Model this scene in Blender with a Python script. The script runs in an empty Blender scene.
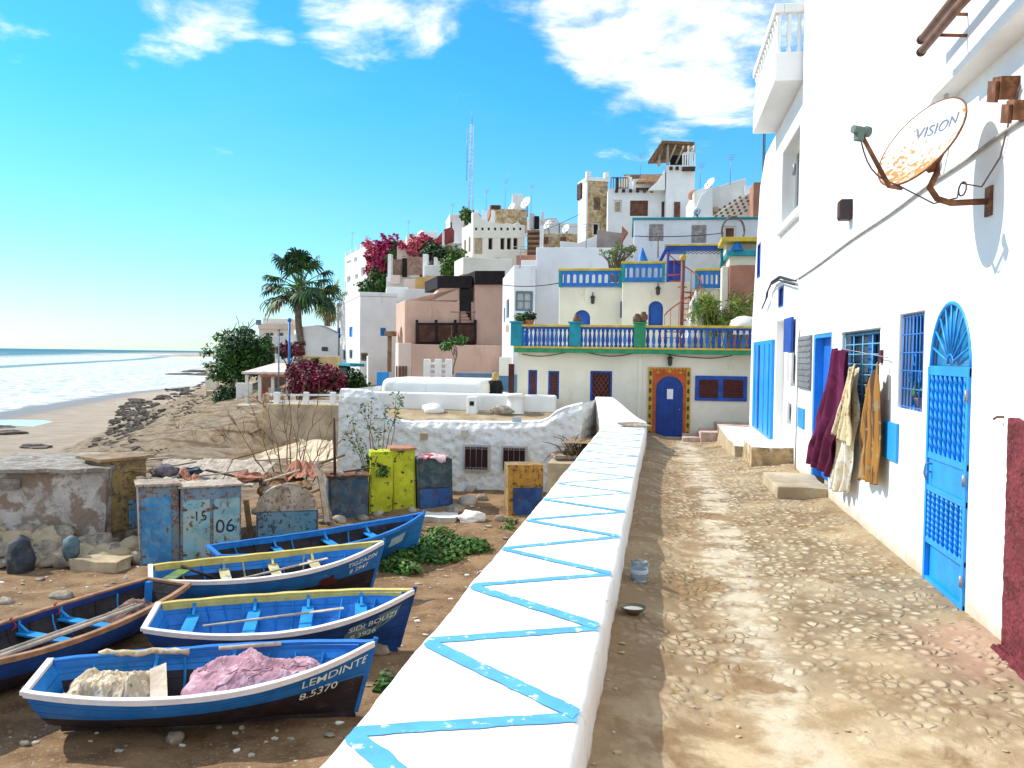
import bpy, bmesh, math, random
from mathutils import Vector, Matrix, noise
random.seed(7)
R = math.radians
S = bpy.context.scene
COL = S.collection

# ---------------------------------------------------------------- camera
CAM = Vector((0.0, 0.0, 2.2))
F_PX = 900.0
cam_d = bpy.data.cameras.new('camera')
cam_d.sensor_width = 36.0
cam_d.lens = 36.0 * F_PX / 1024.0
cam_d.clip_start = 0.05
cam_d.clip_end = 60000
cam = bpy.data.objects.new('camera', cam_d)
COL.objects.link(cam)
CROT = (Matrix.Rotation(R(9.34), 3, 'Z') @ Matrix.Rotation(R(90 - 1.85), 3, 'X') @ Matrix.Rotation(R(0.77), 3, 'Z'))
cam.matrix_world = Matrix.Translation(CAM) @ CROT.to_4x4()
S.camera = cam

# ---------------------------------------------------------------- light
SUN_DIR = Vector((-0.75, 0.17, 0.70)).normalized()      # towards the sun: over the sea, left of the view
sun_d = bpy.data.lights.new('sun', 'SUN')
sun_d.energy = 2.85
sun_d.angle = R(0.6)
sun_d.color = (1.0, 0.955, 0.87)
sun = bpy.data.objects.new('sun', sun_d)
COL.objects.link(sun)
sun.rotation_euler = (-SUN_DIR).to_track_quat('-Z', 'Y').to_euler()

S.view_settings.view_transform = 'Standard'
S.view_settings.look = 'None'
S.view_settings.gamma = 1.0
S.view_settings.exposure = 0.92
S.render.engine = 'CYCLES'
S.cycles.max_bounces = 8
S.cycles.diffuse_bounces = 4
S.cycles.use_denoising = True


class NT:
    """small node-tree writer"""
    def __init__(s, nt):
        s.t = nt
        nt.nodes.clear()
    def n(s, typ, props=None, **ins):
        nd = s.t.nodes.new(typ)
        for k, v in (props or {}).items():
            setattr(nd, k, v)
        for k, v in ins.items():
            key = int(k[1:]) if k[0] == 'i' and k[1:].isdigit() else k.replace('_', ' ')
            s.set(nd.inputs[key], v)
        return nd
    def set(s, sock, v):
        if isinstance(v, bpy.types.NodeSocket):
            s.t.links.new(v, sock)
        elif isinstance(v, bpy.types.Node):
            s.t.links.new(v.outputs[0], sock)
        else:
            if isinstance(v, (tuple, list)) and sock.type == 'RGBA' and len(v) == 3:
                v = (*v, 1)
            sock.default_value = v
    def math(s, op, a, b=0.0, c=None, clamp=False):
        nd = s.n('ShaderNodeMath', {'operation': op, 'use_clamp': clamp}, i0=a, i1=b)
        if c is not None:
            s.set(nd.inputs[2], c)
        return nd.outputs[0]
    def mix(s, fac, a, b, mode='MIX'):
        nd = s.n('ShaderNodeMix', {'data_type': 'RGBA', 'blend_type': mode})
        s.set(nd.inputs[0], fac); s.set(nd.inputs[6], a); s.set(nd.inputs[7], b)
        return nd.outputs[2]
    def ramp(s, v, lo, hi, a=0.0, b=1.0, smooth=True):
        nd = s.n('ShaderNodeMapRange', {'interpolation_type': 'SMOOTHSTEP' if smooth else 'LINEAR'})
        for i, q in enumerate((v, lo, hi, a, b)):
            s.set(nd.inputs[i], q)
        return nd.outputs[0]
    def noise(s, vec, scale, detail=4, rough=0.55, dist=0.0):
        return s.n('ShaderNodeTexNoise', None, Vector=vec, Scale=scale, Detail=detail, Roughness=rough, Distortion=dist).outputs[0]
    def vscale(s, vec, sc):
        nd = s.n('ShaderNodeVectorMath', {'operation': 'MULTIPLY'})
        s.set(nd.inputs[0], vec); nd.inputs[1].default_value = sc
        return nd.outputs[0]


# world: Nishita sky with broken white clouds placed in the air by direction
W = bpy.data.worlds.new('World')
S.world = W
W.use_nodes = True
T = NT(W.node_tree)
sky = T.n('ShaderNodeTexSky', {'sky_type': 'NISHITA', 'sun_disc': False, 'sun_elevation': math.asin(SUN_DIR.z),
                               'sun_rotation': math.atan2(SUN_DIR.x, SUN_DIR.y), 'altitude': 0.0, 'air_density': 1.0,
                               'dust_density': 0.35, 'ozone_density': 2.0})
dirv = T.n('ShaderNodeTexCoord').outputs['Generated']
sep = T.n('ShaderNodeSeparateXYZ', None, Vector=dirv)
tint = T.mix(T.ramp(sep.outputs[2], 0.01, 0.27, smooth=False), (0.40, 0.56, 0.66), (0.15, 0.60, 0.80))
skyc = T.mix(1.0, sky.outputs[0], tint, 'MULTIPLY')
den = T.math('MAXIMUM', T.math('ADD', sep.outputs[2], 0.12), 0.02)
comb = T.n('ShaderNodeCombineXYZ', None, X=T.math('DIVIDE', sep.outputs[0], den), Y=T.math('DIVIDE', sep.outputs[1], den), Z=0.0)
cn = T.noise(comb.outputs[0], 3.2, 9, 0.62, 0.25)
cn2 = T.noise(comb.outputs[0], 1.1, 3, 0.5, 0.0)


def pix_dir(px, py):
    d = CROT @ Vector(((px - 512) / F_PX, (384 - py) / F_PX, -1.0))
    return d.normalized()


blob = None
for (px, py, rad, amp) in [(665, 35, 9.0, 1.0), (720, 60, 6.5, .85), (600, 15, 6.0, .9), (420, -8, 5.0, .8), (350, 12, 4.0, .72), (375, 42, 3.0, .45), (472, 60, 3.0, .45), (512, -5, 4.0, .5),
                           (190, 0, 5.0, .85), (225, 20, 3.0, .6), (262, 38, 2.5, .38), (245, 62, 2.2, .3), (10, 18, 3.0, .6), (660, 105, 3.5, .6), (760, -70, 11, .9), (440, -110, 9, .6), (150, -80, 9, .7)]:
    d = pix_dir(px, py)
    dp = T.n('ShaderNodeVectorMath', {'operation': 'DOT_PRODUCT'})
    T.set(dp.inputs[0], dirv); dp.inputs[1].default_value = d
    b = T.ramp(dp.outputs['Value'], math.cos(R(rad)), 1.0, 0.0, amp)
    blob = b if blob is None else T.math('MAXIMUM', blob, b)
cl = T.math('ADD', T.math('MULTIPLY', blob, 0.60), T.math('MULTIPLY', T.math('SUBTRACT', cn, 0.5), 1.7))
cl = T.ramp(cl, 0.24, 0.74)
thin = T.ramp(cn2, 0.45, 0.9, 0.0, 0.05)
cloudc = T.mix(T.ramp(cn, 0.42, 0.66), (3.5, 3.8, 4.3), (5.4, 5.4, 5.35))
# unseen bright cloud added overhead and behind the camera, as white fill light
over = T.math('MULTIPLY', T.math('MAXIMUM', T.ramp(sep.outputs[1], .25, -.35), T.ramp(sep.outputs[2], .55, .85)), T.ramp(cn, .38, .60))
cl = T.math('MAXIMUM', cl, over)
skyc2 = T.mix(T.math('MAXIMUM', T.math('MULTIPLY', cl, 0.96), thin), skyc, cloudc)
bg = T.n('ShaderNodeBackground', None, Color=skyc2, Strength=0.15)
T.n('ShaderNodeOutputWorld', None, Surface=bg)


# ---------------------------------------------------------------- rays: from a place in the view to a point of the world
def ray(px, py):
    return CROT @ Vector(((px - 512) / F_PX, (384 - py) / F_PX, -1.0))
def atY(px, py, Y):
    d = ray(px, py); return CAM + d * ((Y - CAM.y) / d.y)
def onZ(px, py, z):
    d = ray(px, py); return CAM + d * ((z - CAM.z) / d.z)
def onX(px, py, X):
    d = ray(px, py); return CAM + d * ((X - CAM.x) / d.x)
def clampf(v, a, b): return max(a, min(b, v))
def sstep(v, a, b):
    t = clampf((v - a) / (b - a), 0, 1); return t * t * (3 - 2 * t)
def lerp(a, b, t): return a + (b - a) * t
def table(t, x):
    if x <= t[0][0]: return t[0][1]
    for (x0, y0), (x1, y1) in zip(t, t[1:]):
        if x <= x1: return y0 + (y1 - y0) * (x - x0) / (x1 - x0)
    return t[-1][1]


# ---------------------------------------------------------------- ground shape
TOE = [(-60, -28), (20, -29), (40, -36), (57, -43), (88, -56), (128, -71), (277, -142), (700, -330), (3000, -1500)]
SHORE = [(-60, -66), (60, -70), (100, -82), (123, -90), (154, -100), (199, -107), (277, -143.5), (700, -331), (3000, -1501)]
SEA_Z = -6.0
def path_z(Y): return -0.43 * sstep(Y, 15, 30)
def terrain(X, Y):
    toe, sh = table(TOE, Y), table(SHORE, Y)
    if X <= toe:
        if X >= sh:
            return lerp(-6.02, -5.55, (X - sh) / max(.5, toe - sh))
        return max(-9.0, -6.02 - 0.03 * (sh - X))
    n = noise.noise(Vector((X * .16, Y * .16, 0)))
    u = X - toe
    top = -2.7
    slope = 0.26 + 0.2 * sstep(Y, 55, 80)
    z = -5.55 + slope * u
    lim = top + 2.9 * sstep(Y, 41.5, 43) * sstep(X, -40, -22) + 0.30 * max(0, Y - 52) * sstep(X, -34, -12)
    lim += 1.3 * sstep(Y, 56, 70) * sstep(X, -48, -30)
    lim = min(lim, 13)
    z = min(z, lim)
    yard = sstep(X, -24, -16) * (1 - sstep(Y, 34, 42))
    yz = -2.8 + 0.85 * sstep(Y, 19.5, 27) * sstep(X, -13, -9) + 0.9 * sstep(Y, 26, 31) * sstep(X, -9, -4)
    z = lerp(z, yz, yard)
    z += n * 0.10 * sstep(u, 0, 3) * (1 - sstep(Y, 300, 500))
    return z
def ground(px, py, dz=0.0):
    d = ray(px, py); t = 2.0; step = .05
    while t < 4000:
        p = CAM + d * t
        if p.z <= terrain(p.x, p.y) + dz: return p
        t += step; step *= 1.004
    return p


# ---------------------------------------------------------------- materials
MATS = {}
def pm(name, col, rough=.8, var=.12, vs=2.0, bump=.15, bs=30.0, wear=None, wth=(.58, .66), ws=5.0, wear2=None, w2th=(.62, .68), w2s=9.0,
       metal=0.0, bd=.01, spec=.3, tint=None, stretch=(1, 1, 1), alpha=None, vor=0.0, vors=6.0, trans=0.0, ior=1.45, streak=1.0, strake=False):
    """painted / plastered / worn surface: base colour with slow variation, chipped layers and a fine relief"""
    if name in MATS: return MATS[name]
    m = bpy.data.materials.new(name); m.use_nodes = True
    t = NT(m.node_tree)
    co = t.vscale(t.n('ShaderNodeTexCoord').outputs['Object'], stretch)
    n1 = t.noise(co, vs, 5, .6)
    dark = tuple(c * (1 - var * 1.6) for c in col); lite = tuple(min(.95, c * (1 + var)) for c in col)
    if tint: dark = tint
    c = t.mix(t.ramp(n1, .3, .7), dark, lite)
    rg = rough
    if wear:
        w = t.ramp(t.noise(t.vscale(co, (1, 1, streak)), ws, 8, .68, .3), wth[0], wth[1])
        c = t.mix(w, c, wear)
    if wear2:
        w2 = t.ramp(t.noise(t.vscale(co, (1.3, .9, 1.1)), w2s, 8, .7, .4), w2th[0], w2th[1])
        c = t.mix(w2, c, wear2)
    b1 = t.noise(co, bs, 6, .6)
    h = b1
    if vor:
        v = t.n('ShaderNodeTexVoronoi', {'feature': 'SMOOTH_F1'}, Vector=co, Scale=vors)
        v.inputs['Smoothness'].default_value = .6
        h = t.math('ADD', t.math('MULTIPLY', b1, .5), t.math('MULTIPLY', v.outputs[0], vor))
    if strake:
        fr = t.math('FRACT', t.n('ShaderNodeAttribute', {'attribute_name': 'strake'}).outputs['Fac'])
        ln = t.ramp(fr, .88, .97)
        c = t.mix(t.math('MULTIPLY', ln, .75), c, tuple(q * .25 for q in col))
        h = t.math('SUBTRACT', t.math('ADD', h, t.math('MULTIPLY', fr, .5)), t.math('MULTIPLY', ln, 1.6))
    bp = t.n('ShaderNodeBump', None, Strength=bump, Distance=bd, Height=h)
    bs_ = t.n('ShaderNodeBsdfPrincipled', None, Base_Color=c, Roughness=rg, Metallic=metal, Normal=bp)
    bs_.inputs['Specular IOR Level'].default_value = spec
    if trans:
        bs_.inputs['Transmission Weight'].default_value = trans; bs_.inputs['IOR'].default_value = ior
    t.n('ShaderNodeOutputMaterial', None, Surface=bs_)
    MATS[name] = m
    return m

DIRT = (.30, .21, .12)
RUST = (.16, .055, .02)
WHITE = pm('white limewash', (.83, .82, .78), .9, .035, 1.3, .5, 22, wear=(.60, .55, .46), wth=(.58, .78), ws=2.0, bd=.012, streak=.35)
WHITE_WALL = pm('white street wall', (.84, .83, .81), .9, .03, .9, .55, 14, wear=(.72, .70, .65), wth=(.68, .82), ws=1.4, bd=.014)
def splash(m, lo, hi, dirt):
    t = NT.__new__(NT); t.t = m.node_tree
    b = next(n for n in m.node_tree.nodes if n.type == 'BSDF_PRINCIPLED'); src = b.inputs['Base Color'].links[0].from_socket
    pos = t.n('ShaderNodeNewGeometry').outputs['Position']; z = t.n('ShaderNodeSeparateXYZ', None, Vector=pos).outputs[2]
    n = t.noise(pos, 3.5, 7, .7, .3)
    k = t.ramp(t.math('ADD', z, t.math('MULTIPLY', t.math('SUBTRACT', n, .5), 1.1 * (hi - lo))), lo, hi, .85, 0.0)
    t.set(b.inputs['Base Color'], t.mix(k, src, dirt))
splash(WHITE_WALL, .0, .42, (.52, .40, .26))
WHITE_ROUGH = pm('thick white roughcast', (.80, .79, .76), .95, .04, 1.2, 1.0, 16, wear=(.62, .57, .49), wth=(.60, .76), ws=1.8, bd=.10, vor=1.3, vors=4.6, streak=.5)
CREAM = pm('cream plaster', (.80, .74, .59), .92, .06, .8, .5, 12, wear=(.58, .49, .35), wth=(.58, .76), ws=1.5, bd=.02, streak=.35)
OFFWHITE = pm('warm white plaster', (.79, .75, .68), .9, .05, 1.0, .4, 14, wear=(.56, .49, .40), wth=(.56, .74), ws=1.2, bd=.02, streak=.3)
GREYWHITE = pm('pale grey plaster', (.72, .73, .76), .92, .05, .8, .45, 12, wear=(.55, .54, .54), wth=(.56, .76), ws=1.0, streak=.3, bd=.02)
PEACH = pm('peach plaster', (.63, .42, .32), .92, .07, .7, .45, 12, wear=(.48, .31, .22), wth=(.55, .74), ws=.9, streak=.3, bd=.02)
PINKW = pm('pale pink plaster', (.74, .58, .49), .92, .06, .7, .35, 14)
TERRA = pm('terracotta plaster', (.42, .19, .12), .92, .12, 1.2, .5, 12, wear=(.5, .28, .2), wth=(.58, .75), ws=1.6)
MAROON = pm('maroon roughcast', (.165, .028, .034), .95, .25, 6, 1.0, 34, bd=.022, vor=.6, vors=34, wear=(.23, .065, .06), wth=(.5, .7), ws=20)
STONEW = pm('tan rubble masonry', (.46, .32, .17), .95, .3, 3.0, .9, 6, wear=(.62, .5, .34), wth=(.5, .6), ws=4, wear2=(.18, .11, .06), w2th=(.6, .68), w2s=5, bd=.06, vor=1.0, vors=3.0)
CONC = pm('weathered concrete', (.46, .41, .33), .95, .15, 2.2, .7, 18, wear=(.60, .55, .46), wth=(.55, .7), ws=3, bd=.02)
CONC_WARM = pm('sandy concrete', (.48, .38, .24), .95, .15, 2.0, .7, 20, wear=(.58, .48, .33), wth=(.55, .7), ws=3, bd=.02)
OLDWASH = pm('crumbling whitewash', (.52, .47, .42), .95, .18, 1.6, 1.0, 9, wear=(.27, .20, .15), wth=(.44, .56), ws=2.3, wear2=(.20, .16, .13), w2th=(.62, .7), w2s=6, bd=.05)
BRIGHT = pm('bright blue gloss paint', (.012, .30, .78), .42, .08, 3, .12, 40, wear=(.02, .22, .62), wth=(.6, .75), ws=5, bd=.003, spec=.5)
BRIGHT_WORN = pm('bright blue paint worn', (.012, .29, .74), .45, .1, 3, .2, 40, wear=(.02, .2, .58), wth=(.58, .72), ws=4, wear2=(.40, .36, .30), w2th=(.655, .69), w2s=7, bd=.006, spec=.5)
MIDBLUE = pm('royal blue paint', (.014, .075, .36), .5, .15, 3, .15, 30, wear=(.03, .14, .44), wth=(.58, .75), ws=5)
BLUE_RAIL = pm('faded blue paint', (.02, .17, .52), .5, .12, 4, .15, 30, wear=(.05, .25, .5), wth=(.6, .75), ws=6)
NAVY = pm('dark blue paint', (.010, .035, .17), .5, .15, 3, .15, 30)
TEAL = pm('teal paint', (.015, .27, .33), .5, .15, 3, .15, 30)
GREEN = pm('green paint', (.03, .27, .12), .5, .15, 3, .15, 30)
YELLOW = pm('yellow paint', (.62, .45, .06), .6, .15, 4, .2, 30, wear=(.42, .3, .1), wth=(.6, .75), ws=8)
ORANGE = pm('red orange paint', (.48, .09, .02), .6, .15, 4, .2, 30)
STRIPE_PALE = pm('faded blue wall paint', (.20, .45, .68), .8, .08, 5, .3, 30, wear=(.74, .76, .76), wth=(.50, .62), ws=9)
STRIPE = pm('light blue wall paint', (.09, .35, .66), .8, .08, 5, .3, 30, wear=(.70, .75, .78), wth=(.57, .66), ws=11)
GLASS = pm('dark window glass', (.035, .045, .055), .15, .2, 2, .02, 5, spec=.6)
DARK = pm('dark interior', (.018, .016, .015), .9, .2, 3, .1, 10)
MAROON_P = pm('dark red brown lattice', (.075, .018, .014), .7, .2, 5, .3, 30)
WOOD = pm('weathered wood', (.30, .20, .11), .85, .25, 3, .5, 24, stretch=(1, 1, 1), wear=(.18, .11, .06), wth=(.55, .7), ws=9)
WOOD_PALE = pm('pale driftwood', (.52, .42, .32), .85, .2, 4, .4, 24, wear=(.36, .27, .2), wth=(.58, .7), ws=10)
WOOD_DARK = pm('dark brown timber', (.075, .035, .022), .8, .25, 3, .4, 20)
BLACKISH = pm('near black timber', (.020, .014, .016), .85, .2, 3, .3, 12)
BROWNTHATCH = pm('dry reed roofing', (.26, .14, .065), .95, .3, 6, .9, 30, bd=.04, wear=(.38, .25, .13), wth=(.5, .65), ws=12)
RUSTED = pm('rusty iron', (.21, .085, .04), .75, .3, 6, .5, 40, wear=(.34, .15, .07), wth=(.5, .7), ws=12, metal=.2)
GREYMETAL = pm('dull grey metal', (.30, .30, .31), .5, .15, 4, .2, 30, metal=.6)
BLACKCABLE = pm('black cable', (.03, .028, .03), .6, .1, 3, .05, 10)
GREYCABLE = pm('grey cable', (.36, .33, .30), .7, .15, 6, .1, 10)
REDIRON = pm('red painted iron', (.36, .055, .03), .55, .15, 5, .2, 30)
CLAYPOT = pm('terracotta clay', (.42, .17, .08), .85, .2, 6, .3, 20)
PAPER = pm('white paper', (.80, .80, .78), .8, .05, 8, .05, 10)
STONE = pm('boulder stone', (.33, .27, .21), .95, .3, 3, .8, 10, wear=(.46, .4, .32), wth=(.5, .65), ws=5, bd=.04)
SEAROCK = pm('dark sea rock', (.105, .085, .065), .9, .35, 1.2, .9, 3, wear=(.2, .16, .12), wth=(.5, .65), ws=2, bd=.15)
BARK = pm('grey brown bark', (.20, .15, .11), .95, .3, 5, .8, 20, bd=.03)
BARK_RED = pm('reddish bare twigs', (.24, .13, .08), .95, .3, 5, .6, 20)
LEAF_G = pm('mid green leaf', (.05, .135, .022), .6, .3, 1.5, .1, 10)
LEAF_L = pm('light green leaf', (.10, .20, .03), .6, .25, 1.5, .1, 10)
LEAF_D = pm('dark green leaf', (.018, .05, .014), .6, .3, 1.5, .1, 10)
LEAF_Y = pm('yellow green leaf', (.22, .27, .04), .6, .25, 1.5, .1, 10)
LEAF_PALM = pm('palm leaf', (.022, .05, .02), .5, .3, 1.5, .1, 10)
LEAF_DEAD = pm('dry palm leaf', (.28, .19, .09), .8, .3, 1.5, .1, 10)
MAGENTA = pm('magenta bracts', (.42, .012, .10), .6, .25, 2, .1, 10)
PINKRED = pm('pink red bracts', (.60, .10, .12), .6, .25, 2, .1, 10)
WINE = pm('wine red bracts', (.16, .008, .03), .6, .3, 2, .1, 10)

# ---------------------------------------------------------------- mesh builder
WORLDM = {}
class MB:
    def __init__(s): s.v = []; s.f = []; s.m = []; s.sm = []
    def add(s, vs, fs, mi=0, smooth=False):
        b = len(s.v); s.v += [tuple(v) for v in vs]
        for f in fs:
            s.f.append([b + i for i in f]); s.m.append(mi); s.sm.append(smooth)
        return s
    def box(s, x0, y0, z0, x1, y1, z1, mi=0):
        vs = [(x, y, z) for z in (z0, z1) for y in (y0, y1) for x in (x0, x1)]
        return s.add(vs, [(0, 2, 3, 1), (4, 5, 7, 6), (0, 1, 5, 4), (2, 6, 7, 3), (0, 4, 6, 2), (1, 3, 7, 5)], mi)
    def obox(s, c, ax, ay, az, mi=0):
        """oriented box: centre and three half-axis vectors"""
        c, ax, ay, az = Vector(c), Vector(ax), Vector(ay), Vector(az)
        vs = [c + ax * i + ay * j + az * k for k in (-1, 1) for j in (-1, 1) for i in (-1, 1)]
        return s.add(vs, [(0, 2, 3, 1), (4, 5, 7, 6), (0, 1, 5, 4), (2, 6, 7, 3), (0, 4, 6, 2), (1, 3, 7, 5)], mi)
    def bar(s, a, b, w, h, up=(0, 0, 1), mi=0):
        a, b = Vector(a), Vector(b); d = b - a
        if d.length < 1e-6: return s
        x = d.normalized(); up = Vector(up)
        if abs(x.dot(up)) > .98: up = Vector((0, 1, 0))
        y = up.cross(x).normalized(); z = x.cross(y)
        return s.obox((a + b) / 2, d / 2, y * w / 2, z * h / 2, mi)
    def tube(s, pts, r, n=8, mi=0, cap=True, smooth=True):
        pts = [Vector(p) for p in pts]
        if not isinstance(r, (list, tuple)): r = [r] * len(pts)
        vs = []; fs = []; prev = None
        for i, p in enumerate(pts):
            d = (pts[min(i + 1, len(pts) - 1)] - pts[max(i - 1, 0)])
            d = d.normalized() if d.length > 1e-9 else Vector((0, 0, 1))
            if prev is None:
                u = d.cross(Vector((0, 0, 1)))
                if u.length < .05: u = d.cross(Vector((0, 1, 0)))
            else:
                u = prev - d * prev.dot(d)
            u.normalize(); prev = u; w = d.cross(u)
            for k in range(n):
                a = 2 * math.pi * k / n
                vs.append(p + (u * math.cos(a) + w * math.sin(a)) * r[i])
        for i in range(len(pts) - 1):
            for k in range(n):
                fs.append((i * n + k, i * n + (k + 1) % n, (i + 1) * n + (k + 1) % n, (i + 1) * n + k))
        s.add(vs, fs, mi, smooth)
        if cap:
            b = len(s.v) - len(vs)
            s.f.append([b + k for k in range(n)][::-1]); s.m.append(mi); s.sm.append(False)
            e = b + (len(pts) - 1) * n
            s.f.append([e + k for k in range(n)]); s.m.append(mi); s.sm.append(False)
        return s
    def lathe(s, prof, c, n=16, mi=0, smooth=True, axis=None):
        c = Vector(c)
        az = Vector(axis).normalized() if axis else Vector((0, 0, 1))
        ax = az.orthogonal().normalized() if axis else Vector((1, 0, 0)); ay = az.cross(ax)
        vs = []; fs = []
        for (r, z) in prof:
            for k in range(n):
                a = 2 * math.pi * k / n
                vs.append(c + ax * (r * math.cos(a)) + ay * (r * math.sin(a)) + az * z)
        for i in range(len(prof) - 1):
            for k in range(n):
                fs.append((i * n + k, i * n + (k + 1) % n, (i + 1) * n + (k + 1) % n, (i + 1) * n + k))
        s.add(vs, fs, mi, smooth)
        return s
    def prism(s, poly, a, b, mi=0):
        """poly: list of 3-D points (planar); extruded from +a to +b (two offset vectors)"""
        poly = [Vector(p) for p in poly]; a, b = Vector(a), Vector(b); n = len(poly)
        vs = [p + a for p in poly] + [p + b for p in poly]
        fs = [list(range(n))[::-1], [n + i for i in range(n)]]
        for i in range(n):
            j = (i + 1) % n; fs.append((i, j, n + j, n + i))
        return s.add(vs, fs, mi)
    def grid(s, nu, nv, fn, mi=0, smooth=True):
        vs = [fn(i / nu, j / nv) for j in range(nv + 1) for i in range(nu + 1)]
        fs = [(j * (nu + 1) + i, j * (nu + 1) + i + 1, (j + 1) * (nu + 1) + i + 1, (j + 1) * (nu + 1) + i) for j in range(nv) for i in range(nu)]
        return s.add(vs, fs, mi, smooth)
    def blob(s, c, r, seed=0, amp=.25, fr=1.2, sub=2, mi=0, smooth=True, flat=None):
        bm = bmesh.new(); bmesh.ops.create_icosphere(bm, subdivisions=sub, radius=1.0)
        r = r if isinstance(r, (tuple, list)) else (r, r, r)
        off = Vector((seed * 3.1, seed * 1.7, seed * 2.3)); vs = []
        for v in bm.verts:
            k = 1 + amp * noise.noise(v.co * fr + off) * 2
            p = Vector((v.co.x * r[0] * k, v.co.y * r[1] * k, v.co.z * r[2] * k))
            if flat is not None: p.z = max(p.z, -r[2] * flat)
            vs.append(Vector(c) + p)
        fs = [[v.index for v in f.verts] for f in bm.faces]; bm.free()
        return s.add(vs, fs, mi, smooth)
    def build(s, name, mats, parent=None, bevel=0.0, seg=2, solid=0.0, auto=False):
        if not isinstance(mats, (list, tuple)): mats = [mats]
        off = Vector((0, 0, 0))
        if parent is None and s.v:
            xs, ys, zs = zip(*s.v)
            off = Vector(((min(xs) + max(xs)) / 2, (min(ys) + max(ys)) / 2, min(zs)))
        me = bpy.data.meshes.new(name)
        me.from_pydata([Vector(v) - off for v in s.v], [], s.f)
        for m in mats: me.materials.append(m)
        me.polygons.foreach_set('material_index', s.m)
        me.polygons.foreach_set('use_smooth', s.sm)
        me.update()
        o = bpy.data.objects.new(name, me); COL.objects.link(o)
        o.location = off
        if parent is not None:
            o.parent = parent
            o.matrix_parent_inverse = WORLDM.get(parent.name, Matrix.Identity(4)).inverted()
            WORLDM[o.name] = Matrix.Identity(4)
        else:
            WORLDM[o.name] = Matrix.Translation(off)
        if bevel:
            md = o.modifiers.new('bevel', 'BEVEL'); md.width = bevel; md.segments = seg; md.limit_method = 'ANGLE'; md.angle_limit = R(40)
        if solid:
            md = o.modifiers.new('thickness', 'SOLIDIFY'); md.thickness = solid; md.offset = 0
        return o

def tag(o, label, cat=None, group=None, kind=None):
    if label: o['label'] = label
    if cat: o['category'] = cat
    if group: o['group'] = group
    if kind: o['kind'] = kind
    return o
def thing(name, label, cat, loc, group=None, rz=0.0):
    o = bpy.data.objects.new(name, None); COL.objects.link(o)
    o.location = loc; o.rotation_euler = (0, 0, rz); o.empty_display_size = .2
    WORLDM[o.name] = Matrix.Translation(Vector(loc)) @ Matrix.Rotation(rz, 4, 'Z')
    return tag(o, label, cat, group)
def struct(o): o['kind'] = 'structure'; return o
def cut(o, cutter):
    """carve the niches of a cutter builder out of a wall mesh"""
    if not cutter.v: return
    me = bpy.data.meshes.new('cutter'); me.from_pydata(cutter.v, [], cutter.f); me.update()
    bm = bmesh.new(); bm.from_mesh(me); bmesh.ops.recalc_face_normals(bm, faces=bm.faces); bm.to_mesh(me); bm.free()
    c = bpy.data.objects.new('cutter', me); COL.objects.link(c)
    bm = bmesh.new(); bm.from_mesh(o.data); bmesh.ops.recalc_face_normals(bm, faces=bm.faces); bm.to_mesh(o.data); bm.free()
    keep = [(m.name, m.type, m.width, m.segments) for m in o.modifiers if m.type == 'BEVEL']
    o.modifiers.clear()
    par, inv, loc = o.parent, o.matrix_parent_inverse.copy(), o.location.copy()
    o.parent = None; o.location = loc if par is None else (0, 0, 0)
    md = o.modifiers.new('cut', 'BOOLEAN'); md.operation = 'DIFFERENCE'; md.object = c; md.solver = 'EXACT'
    bpy.context.view_layer.update()
    dg = bpy.context.evaluated_depsgraph_get()
    new = bpy.data.meshes.new_from_object(o.evaluated_get(dg), depsgraph=dg)
    old = o.data; o.modifiers.clear(); nm = old.name; o.data = new; bpy.data.meshes.remove(old); new.name = nm
    o.parent = par; o.matrix_parent_inverse = inv; o.location = loc
    bpy.data.objects.remove(c); bpy.data.meshes.remove(me)
    for (n_, t_, w, sg) in keep:
        b = o.modifiers.new(n_, t_); b.width = w; b.segments = sg; b.limit_method = 'ANGLE'; b.angle_limit = R(40)
def text_mesh(txt, size=1.0):
    """flat outline of a line of lettering: verts, faces and its width"""
    cu = bpy.data.curves.new('lettering', 'FONT'); cu.body = txt; cu.size = size; cu.resolution_u = 3; cu.offset = .0008 * size / .15
    o = bpy.data.objects.new('lettering', cu); COL.objects.link(o)
    bpy.context.view_layer.update()
    dg = bpy.context.evaluated_depsgraph_get()
    me = bpy.data.meshes.new_from_object(o.evaluated_get(dg), depsgraph=dg)
    vs = [v.co.copy() for v in me.vertices]; fs = [list(p.vertices) for p in me.polygons]
    bpy.data.objects.remove(o); bpy.data.curves.remove(cu); bpy.data.meshes.remove(me)
    w = max(v.x for v in vs) if vs else 0
    return vs, fs, w

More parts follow.
